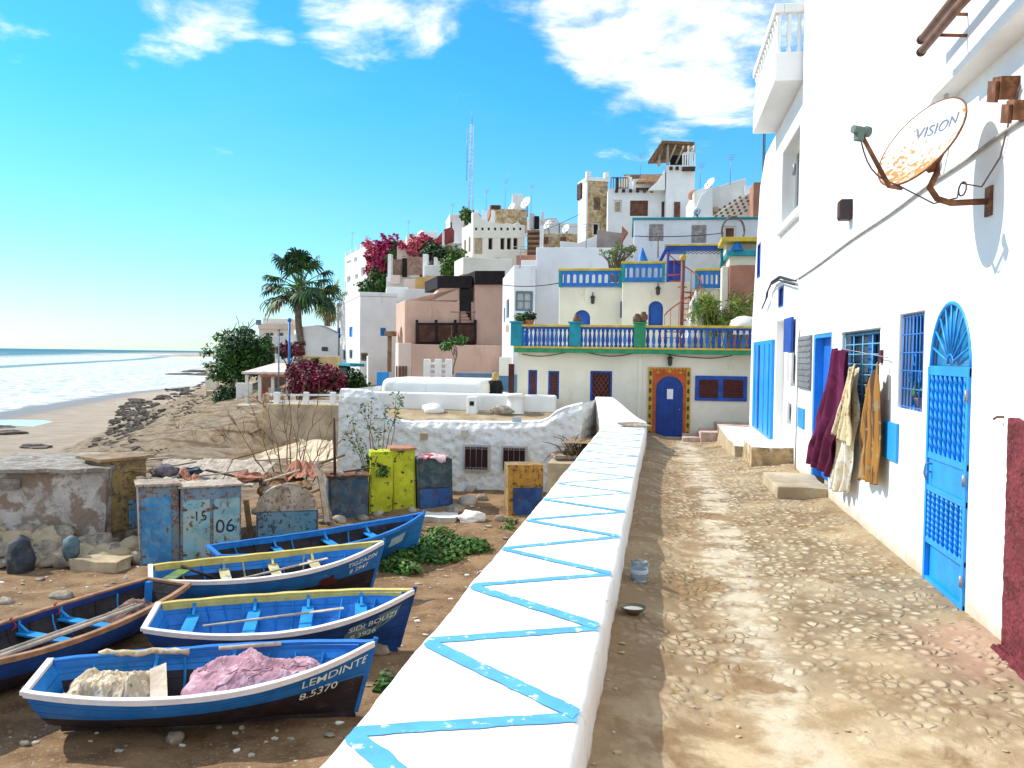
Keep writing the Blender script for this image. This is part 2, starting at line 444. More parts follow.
# ---------------------------------------------------------------- vertical faces of buildings
class Face:
    def __init__(s, o, d, n): s.o = Vector((o[0], o[1], 0)); s.d = Vector((d[0], d[1], 0)).normalized(); s.n = Vector((n[0], n[1], 0)).normalized()
    def uz(s, px, py):
        r = ray(px, py); t = (s.o - CAM).dot(s.n) / r.dot(s.n); p = CAM + r * t
        return (p - s.o).dot(s.d), p.z
    def p(s, u, z, out=0.0): return s.o + s.d * u + s.n * out + Vector((0, 0, z))
    def rect(s, x0, y0, x1, y1):
        ym = (y0 + y1) / 2; xm = (x0 + x1) / 2
        a, b = s.uz(x0, ym)[0], s.uz(x1, ym)[0]
        return min(a, b), s.uz(xm, y1)[1], max(a, b), s.uz(xm, y0)[1]
    def box(s, mb, u0, z0, u1, z1, o0, o1, mi=0):
        c = s.p((u0 + u1) / 2, (z0 + z1) / 2, (o0 + o1) / 2)
        mb.obox(c, s.d * (u1 - u0) / 2, s.n * (o1 - o0) / 2, Vector((0, 0, (z1 - z0) / 2)), mi); return mb
    def arch(s, u0, z0, u1, z1, n=12):
        r = (u1 - u0) / 2; c = (u0 + u1) / 2; zs = z1 - r
        pts = [(u0, z0), (u1, z0)]
        for k in range(n + 1):
            a = math.pi * k / n; pts.append((c + r * math.cos(a), zs + r * math.sin(a)))
        return pts
    def poly(s, mb, pts, o0, o1, mi=0):
        mb.prism([s.p(u, z) for u, z in pts], s.n * o0, s.n * o1, mi); return mb

def window(face, root, cutter, uzr, frame=BLUE_RAIL, pane=GLASS, depth=.14, fw=.05, mull=(1, 1), arch=False, name='window', pname='pane', proud=0.0, label=None):
    """niche in the wall, frame standing in it, pane behind"""
    u0, z0, u1, z1 = uzr
    f = MB(); g = MB()
    if arch:
        face.poly(cutter, face.arch(u0, z0, u1, z1), -depth, .05)
        o = face.arch(u0 + .003, z0 + .003, u1 - .003, z1 - .003); i = face.arch(u0 + fw, z0 + fw, u1 - fw, z1 - fw)
        n = len(o)
        for k in range(n):
            j = (k + 1) % n
            f.prism([face.p(*o[k]), face.p(*o[j]), face.p(*i[j]), face.p(*i[k])], face.n * (-depth + .02), face.n * (-depth + .07))
        face.poly(g, face.arch(u0 + .004, z0 + .004, u1 - .004, z1 - .004), -depth + .004, -depth + .018)
    else:
        face.box(cutter, u0, z0, u1, z1, -depth, .05)
        a, b = -depth + .02, (-depth + .07 if not proud else proud)
        e = .002
        face.box(f, u0 + e, z0 + e, u1 - e, z0 + fw, a, b); face.box(f, u0 + e, z1 - fw, u1 - e, z1 - e, a, b)
        face.box(f, u0 + e, z0 + fw, u0 + fw, z1 - fw, a, b); face.box(f, u1 - fw, z0 + fw, u1 - e, z1 - fw, a, b)
        nu, nz = mull
        for k in range(1, nu):
            u = lerp(u0 + fw, u1 - fw, k / nu); face.box(f, u - fw * .3, z0 + fw, u + fw * .3, z1 - fw, a, b - .008)
        for k in range(1, nz):
            z = lerp(z0 + fw, z1 - fw, k / nz); face.box(f, u0 + fw, z - fw * .3, u1 - fw, z + fw * .3, a, b - .014)
        face.box(g, u0 + .004, z0 + .004, u1 - .004, z1 - .004, -depth + .004, -depth + .018)
    fo = f.build(name, frame, root)
    g.build(pname, pane, fo)
    if label: fo['label'] = label
    return fo

class House:
    """a rotated block seen on its left flank and its front; measured from where its corner stands"""
    def __init__(s, name, label, cx, Y, a, xl, xr, yt, zb, mat, cat='house', group=None, deep=6.0, rim=.0, name_wall='wall', rimmat=None):
        a = R(a); C = atY(cx, yt, Y); s.zt = C.z; s.zb = zb
        s.F = Face(C, (math.cos(a), math.sin(a)), (math.sin(a), -math.cos(a)))
        s.L = Face(C, (-math.sin(a), math.cos(a)), (-math.cos(a), -math.sin(a)))
        s.w = s.F.uz(xr, yt)[0]
        s.dp = s.L.uz(xl, yt)[0] if xl is not None else deep
        s.dp = clampf(s.dp, 1.0, 30.0)
        c = s.F.p(s.w / 2, 0) + s.L.d * s.dp / 2
        s.root = thing(name, label, cat, (c.x, c.y, zb), group)
        mb = MB()
        pts = [s.F.p(0, 0), s.F.p(s.w, 0), s.F.p(s.w, 0) + s.L.d * s.dp, s.F.p(0, 0) + s.L.d * s.dp]
        mb.prism(pts, (0, 0, zb), (0, 0, s.zt))
        s.wall = mb.build(name_wall, mat, s.root, bevel=.05)
        s.cutter = MB()
        if rim:
            r = MB(); t = .18
            s.F.box(r, -.02, s.zt + .002, s.w + .02, s.zt + rim, -t, .03)
            s.L.box(r, t, s.zt + .002, s.dp, s.zt + rim, -t, .03)
            r.build('parapet', rimmat or mat, s.root, bevel=.03)
    def face(s, f): return s.F if f == 'F' else s.L
    def win(s, f, x0, y0, x1, y1, **k):
        fc = s.face(f); r = list(fc.rect(x0, y0, x1, y1))
        m = s.w if f == 'F' else s.dp
        r[0] = clampf(r[0], .06, m - .2); r[2] = clampf(r[2], r[0] + .15, m - .05); r[3] = min(r[3], s.zt - .1)
        return window(fc, s.root, s.cutter, r, **k)
    def plate(s, name, f, x0, y0, x1, y1, mat, out=.03, base=-.01):
        fc = s.face(f); r = fc.rect(x0, y0, x1, y1); m = MB(); fc.box(m, *r, base, out); return m.build(name, mat, s.root)
    def done(s): cut(s.wall, s.cutter); return s

# ---------------------------------------------------------------- foliage
def leaves(mb, clumps, n, size, mis=(0, 1, 2), asp=.5, seed=1, up=.3):
    """leaf-sized faces strewn through a set of clumps (centre, radii)"""
    rnd = random.Random(seed)
    tot = sum(c[1][0] * c[1][1] * c[1][2] for c in clumps)
    for ci, (c, r) in enumerate(clumps):
        k = max(8, int(n * r[0] * r[1] * r[2] / tot)); c = Vector(c)
        fav = rnd.choice(mis)
        for _ in range(k):
            d = Vector((rnd.gauss(0, 1), rnd.gauss(0, 1), rnd.gauss(0, 1))).normalized() * (rnd.random() ** .42)
            p = c + Vector((d.x * r[0], d.y * r[1], d.z * r[2])) * (1.0 + .25 * rnd.random() * rnd.random())
            nrm = (d + Vector((rnd.uniform(-.8, .8), rnd.uniform(-.8, .8), rnd.uniform(-.4, .8) + up))).normalized()
            u = nrm.orthogonal().normalized(); u.rotate(Matrix.Rotation(rnd.uniform(0, 6.28), 3, nrm)); w = nrm.cross(u)
            s = size * rnd.uniform(.6, 1.35); h = s * asp
            tip = p + u * s; mi = fav if rnd.random() < .6 else rnd.choice(mis)
            mb.add([p - u * s, p + w * h + nrm * h * .2, tip, p - w * h + nrm * h * .2], [(0, 1, 2, 3)], mi)
    return mb
def branchy(mb, base, tip, r, depth, rnd, spread=.6, mi=0, kids=3, ends=None, shrink=.62):
    base, tip = Vector(base), Vector(tip); L = (tip - base).length
    pts = [base]; n = 4
    for k in range(1, n + 1):
        j = Vector((rnd.uniform(-1, 1), rnd.uniform(-1, 1), rnd.uniform(-.5, .5))) * L * .05
        pts.append(base.lerp(tip, k / n) + (j if k < n else Vector((0, 0, 0))))
    mb.tube(pts, [lerp(r, r * .55, k / n) for k in range(n + 1)], 6 if r > .03 else 4, mi, cap=False)
    if ends is not None and depth <= 1: ends.append(tip)
    if depth <= 0: return
    for _ in range(kids):
        t = rnd.uniform(.45, 1.0); b = base.lerp(tip, t)
        d = (tip - base).normalized() + Vector((rnd.uniform(-1, 1), rnd.uniform(-1, 1), rnd.uniform(-.5, .8))) * spread
        branchy(mb, b, b + d.normalized() * L * rnd.uniform(.5, .8), r * shrink * (1 - .3 * t), depth - 1, rnd, spread, mi, kids, ends, shrink)

# ================================================================ SETTING: ground, sea, lane
def frange(a, b, st):
    o = []; x = a
    while x < b - 1e-6: o.append(x); x += st
    return o
def sheet(name, xs, ys, zf, mat, attr=None):
    vs = []; vals = []
    for y in ys:
        for x in xs:
            vs.append((x, y, zf(x, y)))
            if attr: vals.append(attr(x, y))
    nx = len(xs)
    fs = [(j * nx + i, j * nx + i + 1, (j + 1) * nx + i + 1, (j + 1) * nx + i) for j in range(len(ys) - 1) for i in range(nx - 1)]
    me = bpy.data.meshes.new(name); me.from_pydata(vs, [], fs); me.materials.append(mat)
    me.polygons.foreach_set('use_smooth', [True] * len(fs))
    if attr:
        at = me.attributes.new('shore', 'FLOAT', 'POINT'); at.data.foreach_set('value', vals)
    me.update()
    o = bpy.data.objects.new(name, me); COL.objects.link(o); o['kind'] = 'structure'
    return o

def ground_mat():
    m = bpy.data.materials.new('dirt and sand'); m.use_nodes = True; t = NT(m.node_tree)
    pos = t.n('ShaderNodeNewGeometry').outputs['Position']
    sp = t.n('ShaderNodeSeparateXYZ', None, Vector=pos)
    z = sp.outputs[2]
    nb = t.noise(pos, .35, 5, .6); nm = t.noise(pos, 1.7, 6, .65); nf = t.noise(pos, 14, 5, .7)
    yard = t.mix(t.ramp(nm, .32, .68), (.17, .095, .045), (.35, .22, .115))
    yard = t.mix(t.ramp(nf, .56, .66), yard, (.44, .31, .18))
    yard = t.mix(t.ramp(t.noise(pos, 45, 3, .7), .66, .70), yard, (.62, .54, .44))
    wv = t.n('ShaderNodeTexWave', {'wave_type': 'BANDS', 'bands_direction': 'DIAGONAL'}, Vector=t.vscale(pos, (.25, 1.0, 1.6)), Scale=.42, Distortion=7.0, Detail=4.0)
    slope = t.mix(t.ramp(nm, .3, .7), (.34, .235, .14), (.57, .44, .295))
    slope = t.mix(t.ramp(wv.outputs[0], .78, .95, 0, .6), slope, (.14, .085, .045))
    slope = t.mix(t.ramp(nb, .5, .7, 0, .6), slope, (.52, .42, .30))
    slope = t.mix(t.ramp(nf, .52, .64, 0, .55), slope, (.16, .10, .055))
    sand = t.mix(t.ramp(nb, .3, .7), (.50, .39, .28), (.62, .50, .38))
    sand = t.mix(t.ramp(t.noise(t.vscale(pos, (.25, 1, 1)), .5, 6, .7), .60, .70, 0, .5), sand, (.21, .16, .12))
    wet = t.ramp(t.math('ADD', z, t.math('MULTIPLY', t.math('SUBTRACT', nb, .5), .14)), -5.96, -5.80, 1.0, 0.0)
    sand = t.mix(wet, sand, (.33, .26, .21))
    y = sp.outputs[1]
    far = t.ramp(t.math('ADD', y, t.math('MULTIPLY', t.math('SUBTRACT', nb, .5), 8.0)), 27, 33)
    c = t.mix(far, yard, slope)
    beach = t.ramp(t.math('ADD', z, t.math('MULTIPLY', t.math('SUBTRACT', nm, .5), .25)), -5.5, -5.25, 1.0, 0.0)
    c = t.mix(beach, c, sand)
    h = t.math('ADD', t.math('MULTIPLY', nf, .6), t.noise(pos, 60, 4, .7))
    bp = t.n('ShaderNodeBump', None, Strength=.9, Distance=t.mix(far, (.03, .03, .03), (.16, .16, .16)), Height=t.math('ADD', h, t.math('MULTIPLY', nm, 1.2)))
    rgh = t.mix(wet, (.95, .95, .95), t.mix(beach, (.95, .95, .95), (.35, .35, .35)))
    b = t.n('ShaderNodeBsdfPrincipled', None, Base_Color=c, Normal=bp, Roughness=rgh)
    b.inputs['Specular IOR Level'].default_value = .25
    t.n('ShaderNodeOutputMaterial', None, Surface=b)
    return m
GX = [-2600, -1500, -900, -600, -450] + frange(-400, -160, 12) + frange(-160, -60, 2.5) + frange(-60, -30, .9) + frange(-30, -.6, .3) + [-.6, 0, 3, 6, 12, 20, 40, 80, 200]
GY = frange(-10, 3, 1.0) + frange(3, 34, .3) + frange(34, 60, .6) + frange(60, 140, 1.6) + frange(140, 320, 6) + [330, 380, 450, 550, 700, 900, 1300, 2000, 3000]
def ground_z(x, y):
    z = terrain(x, y)
    if x > -26 and y < 34: z += .07 * noise.noise(Vector((x * 1.1, y * 1.1, 3))) + .035 * noise.noise(Vector((x * 3.3, y * 3.3, 5)))
    if y > 27 and z > -5.5 and x > -150:
        k = sstep(y, 27, 34) * sstep(z, -5.5, -4.8); r_ = 1 - abs(noise.noise(Vector((x * .22 + y * .10, y * .42, 11)))) * 2
        z += k * (.34 * r_ * r_ - .15 + .12 * noise.noise(Vector((x * .9, y * 1.3, 6))))
    if x > -1.3 and y < 29.5: z = min(z, -1.2)
    return z
sheet('ground', GX, GY, ground_z, ground_mat())

# --- sea: long swell, breaking bands of foam near the shore
def shore_d(x, y): return table(SHORE, y) - x
def sea_mat():
    m = bpy.data.materials.new('sea water'); m.use_nodes = True; t = NT(m.node_tree)
    pos = t.n('ShaderNodeNewGeometry').outputs['Position']
    d = t.n('ShaderNodeAttribute', {'attribute_name': 'shore'}).outputs['Fac']
    n1 = t.noise(t.vscale(pos, (.35, .09, 1)), .22, 7, .68, .4)
    n2 = t.noise(t.vscale(pos, (1, .5, 1)), .55, 6, .7, .6)
    n3 = t.noise(t.vscale(pos, (.02, .006, 1)), 1.0, 5, .6)
    dn = t.math('ADD', d, t.math('MULTIPLY', t.math('SUBTRACT', n1, .5), 90.0))
    dn2 = t.math('ADD', d, t.math('MULTIPLY', t.math('SUBTRACT', n2, .5), 14.0))
    near = t.ramp(dn, 190, 330, 1.0, 0.0)
    lace = t.ramp(n2, .44, .54, .42, 1.0)
    foam = t.math('MULTIPLY', near, lace)
    trough = t.math('MULTIPLY', t.ramp(dn2, 96, 104), t.ramp(dn2, 112, 122, 1.0, 0.0))
    foam = t.math('MULTIPLY', foam, t.math('SUBTRACT', 1.0, t.math('MULTIPLY', trough, .85)))
    streak = t.math('MULTIPLY', t.ramp(t.noise(t.vscale(pos, (.016, .004, 1)), 2.2, 6, .7), .60, .67), t.ramp(d, 330, 900, .8, 0.0))
    foam = t.math('MAXIMUM', foam, streak)
    foam = t.math('MULTIPLY', foam, t.ramp(dn2, -1, 3))
    water = t.mix(t.ramp(d, 150, 900), (.11, .20, .17), (.035, .11, .115))
    water = t.mix(t.ramp(n3, .42, .62, 0, .55), water, (.02, .08, .095))
    water = t.mix(t.ramp(d, 2, 14, 1.0, 0.0), water, (.24, .22, .18))
    c = t.mix(foam, water, (.70, .71, .70))
    w = t.noise(t.vscale(pos, (1, .45, 1)), .9, 6, .65)
    bp = t.n('ShaderNodeBump', None, Strength=.5, Distance=.4, Height=w)
    b = t.n('ShaderNodeBsdfPrincipled', None, Base_Color=c, Normal=bp, Roughness=t.mix(foam, (.38, .38, .38), (.95, .95, .95)))
    b.inputs['Specular IOR Level'].default_value = .16
    t.n('ShaderNodeOutputMaterial', None, Surface=b)
    return m
def sea_z(x, y):
    d = shore_d(x, y)
    a = .75 * sstep(d, 8, 70) * (1 - .5 * sstep(d, 300, 900))
    k = d + 10 * noise.noise(Vector((x * .01, y * .014, 0)))
    z = a * (max(0, math.sin(k / 105 * 6.283 - 1.2)) ** 3) * 1.2 + a * .25 * noise.noise(Vector((x * .09, y * .04, 2)))
    return SEA_Z + z - .02
SD = [-3, 0, 3, 6] + frange(8, 330, 4) + frange(330, 900, 40) + [1000, 1400, 2000, 3000, 5000, 9000, 16000, 30000]
SY = frange(40, 300, 5) + frange(300, 800, 40) + [900, 1200, 1700, 2400, 3500, 6000, 10000, 18000, 30000]
def sea():
    vs = []; vals = []
    for y in SY:
        for d in SD:
            x = table(SHORE, y) - d
            vs.append((x, y, sea_z(x, y))); vals.append(float(d))
    nx = len(SD)
    fs = [(j * nx + i + 1, j * nx + i, (j + 1) * nx + i, (j + 1) * nx + i + 1) for j in range(len(SY) - 1) for i in range(nx - 1)]
    me = bpy.data.meshes.new('sea'); me.from_pydata(vs, [], fs); me.materials.append(sea_mat())
    me.polygons.foreach_set('use_smooth', [True] * len(fs))
    at = me.attributes.new('shore', 'FLOAT', 'POINT'); at.data.foreach_set('value', vals); me.update()
    o = bpy.data.objects.new('sea', me); COL.objects.link(o); o['kind'] = 'structure'
sea()
# tide pool left behind on the sand
WETM = pm('still shallow water', (.55, .62, .66), .08, .05, 1, .02, 3, spec=.8)
pc = onZ(12, 425, -5.93)
tp = MB(); ring = []
for k in range(26):
    a = k / 26 * 6.283; rr = 1 + .3 * noise.noise(Vector((math.cos(a) * 1.5, math.sin(a) * 1.5, 9)))
    ring.append((pc.x + 6.5 * rr * math.cos(a), pc.y + 4.2 * rr * math.sin(a), -5.74))
tp.add(ring, [list(range(26))])
struct(tp.build('tide_pool_water', WETM))

# --- the lane between the low wall and the white house
def lane_mat():
    m = bpy.data.materials.new('cobbles set in dirt'); m.use_nodes = True; t = NT(m.node_tree)
    pos = t.n('ShaderNodeNewGeometry').outputs['Position']
    sp = t.n('ShaderNodeSeparateXYZ', None, Vector=pos)
    wob = t.n('ShaderNodeVectorMath', {'operation': 'ADD'})
    nz = t.n('ShaderNodeTexNoise', None, Vector=pos, Scale=5.0, Detail=3.0)
    t.set(wob.inputs[0], pos); t.set(wob.inputs[1], t.vscale(nz.outputs['Color'], (.07, .07, 0)))
    flat = t.vscale(wob.outputs[0], (1, .8, 0))
    vd = t.n('ShaderNodeTexVoronoi', {'feature': 'DISTANCE_TO_EDGE'}, Vector=flat, Scale=9.5, Randomness=.85)
    vc = t.n('ShaderNodeTexVoronoi', {'feature': 'F1'}, Vector=flat, Scale=9.5, Randomness=.85)
    stone = t.math('MULTIPLY', t.ramp(vc.outputs['Distance'], .62, .22), t.ramp(vd.outputs['Distance'], .02, .12))
    nb = t.noise(pos, .55, 5, .6, .3); nm = t.noise(pos, 2.3, 7, .68, .2); nf = t.noise(pos, 22, 6, .72)
    # how much the cobbles stand out of the dirt
    cob = t.ramp(t.math('ADD', nb, t.math('MULTIPLY', t.math('SUBTRACT', nm, .5), .5)), .30, .52)
    yy, xx = sp.outputs[1], sp.outputs[0]
    cob = t.math('MULTIPLY', cob, t.ramp(t.math('ADD', yy, t.math('MULTIPLY', t.math('SUBTRACT', nm, .5), 2.5)), 4.9, 6.9))
    vcol = t.n('ShaderNodeSeparateXYZ', None, Vector=vc.outputs['Color'])
    sc = t.mix(vcol.outputs[0], (.38, .28, .165), (.64, .52, .345))
    sc = t.mix(t.ramp(nf, .40, .66, 0, .5), sc, (.54, .46, .35))
    dirt = t.mix(t.ramp(nm, .34, .66), (.35, .24, .125), (.62, .49, .305))
    dirt = t.mix(t.ramp(nf, .55, .72, 0, .6), dirt, (.53, .44, .32))
    gap = t.mix(t.ramp(nm, .35, .65), (.16, .10, .05), (.33, .245, .145))
    cobc = t.mix(stone, gap, sc)
    c = t.mix(t.math('MULTIPLY', cob, .92), dirt, cobc)
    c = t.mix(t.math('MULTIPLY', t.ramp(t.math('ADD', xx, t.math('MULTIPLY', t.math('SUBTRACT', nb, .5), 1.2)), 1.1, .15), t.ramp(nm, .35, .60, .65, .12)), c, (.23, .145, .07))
    # worn grey strip of mortar down the middle
    cx = t.math('ADD', .78, t.math('MULTIPLY', t.math('SUBTRACT', nb, .5), .9))
    strip = t.ramp(t.math('ABSOLUTE', t.math('SUBTRACT', xx, cx)), .10, .32, .75, 0.0)
    strip = t.math('MULTIPLY', strip, t.ramp(nm, .40, .56, .15, 1.0))
    c = t.mix(strip, c, (.58, .50, .37))
    cob = t.math('MULTIPLY', cob, t.math('SUBTRACT', 1.0, strip))
    # brown clay stains
    st = t.ramp(t.noise(t.vscale(pos, (1, .8, 1)), 1.15, 5, .62, .5), .56, .61, 0, .8)
    c = t.mix(st, c, (.235, .14, .062))
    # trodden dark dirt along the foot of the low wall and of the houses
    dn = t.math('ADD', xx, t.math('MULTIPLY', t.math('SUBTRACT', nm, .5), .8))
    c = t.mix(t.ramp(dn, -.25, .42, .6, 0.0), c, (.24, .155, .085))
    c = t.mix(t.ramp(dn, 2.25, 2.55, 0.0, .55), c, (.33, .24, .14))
    pinkm = t.math('MULTIPLY', t.ramp(dn, 1.75, 2.35), t.math('MULTIPLY', t.ramp(yy, 6.2, 6.9), t.ramp(yy, 7.6, 8.1, 1.0, 0.0)))
    c = t.mix(t.math('MULTIPLY', pinkm, .5), c, (.50, .30, .22))
    h = t.math('ADD', t.math('MULTIPLY', t.math('MULTIPLY', stone, cob), 1.1), t.math('ADD', t.math('MULTIPLY', nf, .38), t.math('MULTIPLY', nm, .6)))
    bp = t.n('ShaderNodeBump', None, Strength=.7, Distance=.03, Height=h)
    b = t.n('ShaderNodeBsdfPrincipled', None, Base_Color=c, Normal=bp, Roughness=.93)
    b.inputs['Specular IOR Level'].default_value = .2
    t.n('ShaderNodeOutputMaterial', None, Surface=b)
    return m
def lane_z(x, y):
    z = path_z(y)
    z += .018 * noise.noise(Vector((x * 1.3, y * 1.0, 1))) + .010 * noise.noise(Vector((x * 4.5, y * 4.0, 4)))
    z += .05 * sstep(x, 2.2, 2.62) + .13 * sstep(-x, -.42, .30) + .03 * noise.noise(Vector((x * 2.5, y * 1.7, 8))) * sstep(-x, -.7, -.1)
    z += .16 * sstep(x, 1.2, 2.5) * sstep(y, 16, 20)
    return z
LX = frange(-.36, 2.95, .06) + [2.95]
lane = sheet('lane', LX, frange(-4, 10, .06) + frange(10, 30.5, .14) + [30.6], lane_z, lane_mat())
sheet('lane_end', [-2.6, -2.0, -1.5, -1.0, -.6, -.36], [24.2, 25, 26, 27, 28, 29, 30, 30.6], lambda x, y: lane_z(-.36, y) - .004, lane.data.materials[0])
RIM = MB(); RIM.box(-.9, -4, -3.4, -.33, 24.4, -.13); RIM.box(-3, 24.4, -3.4, 3.2, 30.0, -.75)
struct(RIM.build('lane_bed', CONC_WARM))

# --- low wide white wall beside the lane
PW_T = .45; XR = -.325; XL = -1.41
wall = thing('low_wall', 'low wide whitewashed wall with a light blue zigzag along its top', 'wall', (-.87, 12, -2.8))
LEFT = [(-2.5, XL), (24.3, XL), (25.6, -1.62), (28.9, -2.05)]; RIGHT = [(-2.5, XR), (24.6, XR), (26.6, -.86), (28.9, -1.47)]
tz = lambda y: PW_T + .47 * sstep(y, 24.6, 29.5) + .010 * noise.noise(Vector((y * .5, 1, 1)))
def wob(y, s_): return .016 * noise.noise(Vector((y * 1.1, s_, 2))) + .009 * noise.noise(Vector((y * 4.2, s_, 6))) + .004 * noise.noise(Vector((y * 13, s_, 9)))
w = MB(); ws_ = frange(-2.5, 12, .07) + frange(12, 28.9, .25) + [28.9]; vs = []
for y in ws_:
    xl_, xr_, zt_ = table(LEFT, y) + wob(y, 1), table(RIGHT, y) + wob(y, 7), tz(y)
    prof = [(xl_ - .06, -3.4), (xl_, zt_ - .30), (xl_ + .003, zt_ - .05), (xl_ + .014, zt_ - .016), (xl_ + .05, zt_)] + [(lerp(xl_ + .05, xr_ - .05, k / 4), zt_) for k in (1, 2, 3)] + [(xr_ - .05, zt_), (xr_ - .014, zt_ - .016), (xr_ - .003, zt_ - .05), (xr_ + .008 * noise.noise(Vector((y * 3, 4, 4))), zt_ - .22), (xr_ + .03, -1.0), (xr_ + .03, -3.4)]
    vs += [(x, y, z) for x, z in prof]
npf = 14; ny = len(ws_)
w.add(vs, [(k * npf + i, k * npf + i + 1, (k + 1) * npf + i + 1, (k + 1) * npf + i) for k in range(ny - 1) for i in range(npf - 1)], 0, True)
w.f.append([(ny - 1) * npf + i for i in range(npf)]); w.m.append(0); w.sm.append(False)
def wall_top_mat():
    m = bpy.data.materials.new('whitewashed low wall'); m.use_nodes = True; t = NT(m.node_tree)
    pos = t.n('ShaderNodeNewGeometry').outputs['Position']
    n1 = t.noise(pos, 1.6, 6, .65); n2 = t.noise(pos, 9, 7, .7, .3); n3 = t.noise(pos, 40, 4, .6)
    c = t.mix(t.ramp(n1, .3, .7), (.74, .72, .66), (.83, .82, .78))
    c = t.mix(t.ramp(n2, .60, .72, 0, .6), c, (.56, .48, .38))
    c = t.mix(t.ramp(t.noise(pos, 21, 5, .7), .665, .70, 0, .85), c, (.30, .22, .15))
    crk = t.n('ShaderNodeTexVoronoi', {'feature': 'DISTANCE_TO_EDGE'}, Vector=pos, Scale=1.1, Randomness=1.0).outputs['Distance']
    crk = t.math('MULTIPLY', t.ramp(t.math('ADD', crk, t.math('MULTIPLY', t.math('SUBTRACT', n2, .5), .12)), .0, .010, 1.0, 0.0), t.ramp(n1, .45, .6))
    c = t.mix(t.math('MULTIPLY', crk, .55), c, (.40, .34, .27))
    sp = t.n('ShaderNodeSeparateXYZ', None, Vector=pos)
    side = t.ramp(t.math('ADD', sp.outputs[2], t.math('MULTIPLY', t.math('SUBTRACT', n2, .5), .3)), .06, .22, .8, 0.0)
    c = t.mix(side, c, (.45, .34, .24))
    bp = t.n('ShaderNodeBump', None, Strength=.5, Distance=.014, Height=t.math('ADD', n2, t.math('MULTIPLY', n3, .4)))
    b = t.n('ShaderNodeBsdfPrincipled', None, Base_Color=c, Normal=bp, Roughness=.92)
    b.inputs['Specular IOR Level'].default_value = .2
    t.n('ShaderNodeOutputMaterial', None, Surface=b); return m
w.build('wall_body', wall_top_mat(), wall)
rnd = random.Random(3)
def stripe(y0, y1, x0, x1, wd, ends):
    m = MB(); n = 26; vs = []
    for k in range(n + 1):
        t = k / n; x = lerp(x0, x1, t); y = lerp(y0, y1, t)
        d = Vector((x1 - x0, y1 - y0)).normalized(); p = Vector((-d.y, d.x))
        for sgn in (-1, 1):
            j = wd / 2 * (1 + .22 * noise.noise(Vector((x * 9, y * 9, sgn * 3)))) + .006 * noise.noise(Vector((x * 30, y * 30, sgn)))
            yy = y + p.y * j * sgn; xx = clampf(x + p.x * j * sgn, XL + .035, XR - .035); vs.append((xx, yy, tz(yy) + .005))
    m.add(vs, [(2 * k, 2 * k + 1, 2 * k + 3, 2 * k + 2) for k in range(n)])
    return m
RT = [2.86, 4.31, 5.77, 7.2, 8.74]; LT = [2.5, 3.92, 5.28, 6.6, 7.95]
while RT[-1] < 23: RT.append(RT[-1] + 1.46 + rnd.uniform(-.06, .06)); LT.append(LT[-1] + 1.43 + rnd.uniform(-.06, .06))
for k in range(len(RT)):
    wd = .115 if k < 3 else (.095 if k < 6 else .075)
    for (a, b, xa, xb) in ((LT[k], RT[k], XL + .015, XR - .02), (RT[k], LT[k + 1] if k + 1 < len(LT) else RT[k] + .9, XR - .02, XL + .015)):
        o = stripe(a, b, xa, xb, wd, 0)
        if xa > xb:
            for v in o.v[:]: pass
            o.v = [(x, y, z + .0025) for x, y, z in o.v]
        o.build('painted_stripe', STRIPE if k < 6 else STRIPE_PALE, wall)
    if False:        # the brush ran over the edge at each right-hand tip
        m = MB(); m.grid(3, 6, lambda u, v, y=RT[k]: (XR + wob(y, 7) + .012, y - .09 + u * (.16 - .04 * v), PW_T - .03 - v * (.12 + .03 * noise.noise(Vector((u * 7, y, 0))))), smooth=False)
        m.build('painted_drip', STRIPE, wall)

# stones, chips and litter lying on the lane (countless crumbs)
cr = MB(); rnd = random.Random(11)
for _ in range(230):
    y = 3.4 + 18 * rnd.random() ** 1.5; x = rnd.choice([rnd.uniform(-.3, .3), rnd.uniform(-.3, 2.5), rnd.uniform(2.2, 2.58)])
    r = rnd.uniform(.006, .02)
    cr.blob((x, y, lane_z(x, y) + r * .3), (r * rnd.uniform(.8, 1.6), r, r * .6), rnd.random() * 50, .3, 1.3, 1, rnd.choice((0, 0, 1)), False)
struct(cr.build('lane_gravel', [CONC_WARM, CONC])); bpy.data.objects['lane_gravel']['kind'] = 'stuff'
cr = MB()
for _ in range(900):
    y = 8 + 17 * rnd.random(); x = rnd.uniform(-14, -1.6); r = rnd.uniform(.012, .05) * (1.6 if rnd.random() < .08 else 1)
    cr.blob((x, y, ground_z(x, y) + r * .25), (r * rnd.uniform(.8, 1.7), r, r * .6), rnd.random() * 50, .3, 1.3, 1, rnd.choice((0, 0, 0, 1, 1, 2)), False)
o = cr.build('yard_gravel', [CONC, STONE, OFFWHITE]); o['kind'] = 'stuff'

# ================================================================ THE WHITE HOUSE ALONG THE LANE (right)
WX = 2.62
RW = Face((WX, 0, 0), (0, -1), (-1, 0))          # u runs towards the viewer: u = -Y
wh = thing('white_house', 'tall white street house with blue doors lining the right side of the lane', 'house', (5, 12, -.5))
wcut = MB()
# near block: full height, up to the crease at Y=16.7; the far block is lower with a broken, sloping end
m = MB(); m.box(WX, -4, -.6, 8.0, 18.2, 13.5)
near_wall = m.build('wall', WHITE_WALL, wh, bevel=.03)
prof = [(18.202, -1.0), (27.9, -1.0), (27.7, 3.0), (26.9, 5.2), (26.2, 7.0), (25.0, 7.65), (18.202, 7.68)]
m = MB(); m.prism([(WX + .05, y, z) for y, z in prof], (0, 0, 0), (5.2, 0, 0))
far_wall = m.build('wall', WHITE_WALL, wh, bevel=.05)
FW = Face((WX + .05, 0, 0), (0, -1), (-1, 0))
fcut = MB()
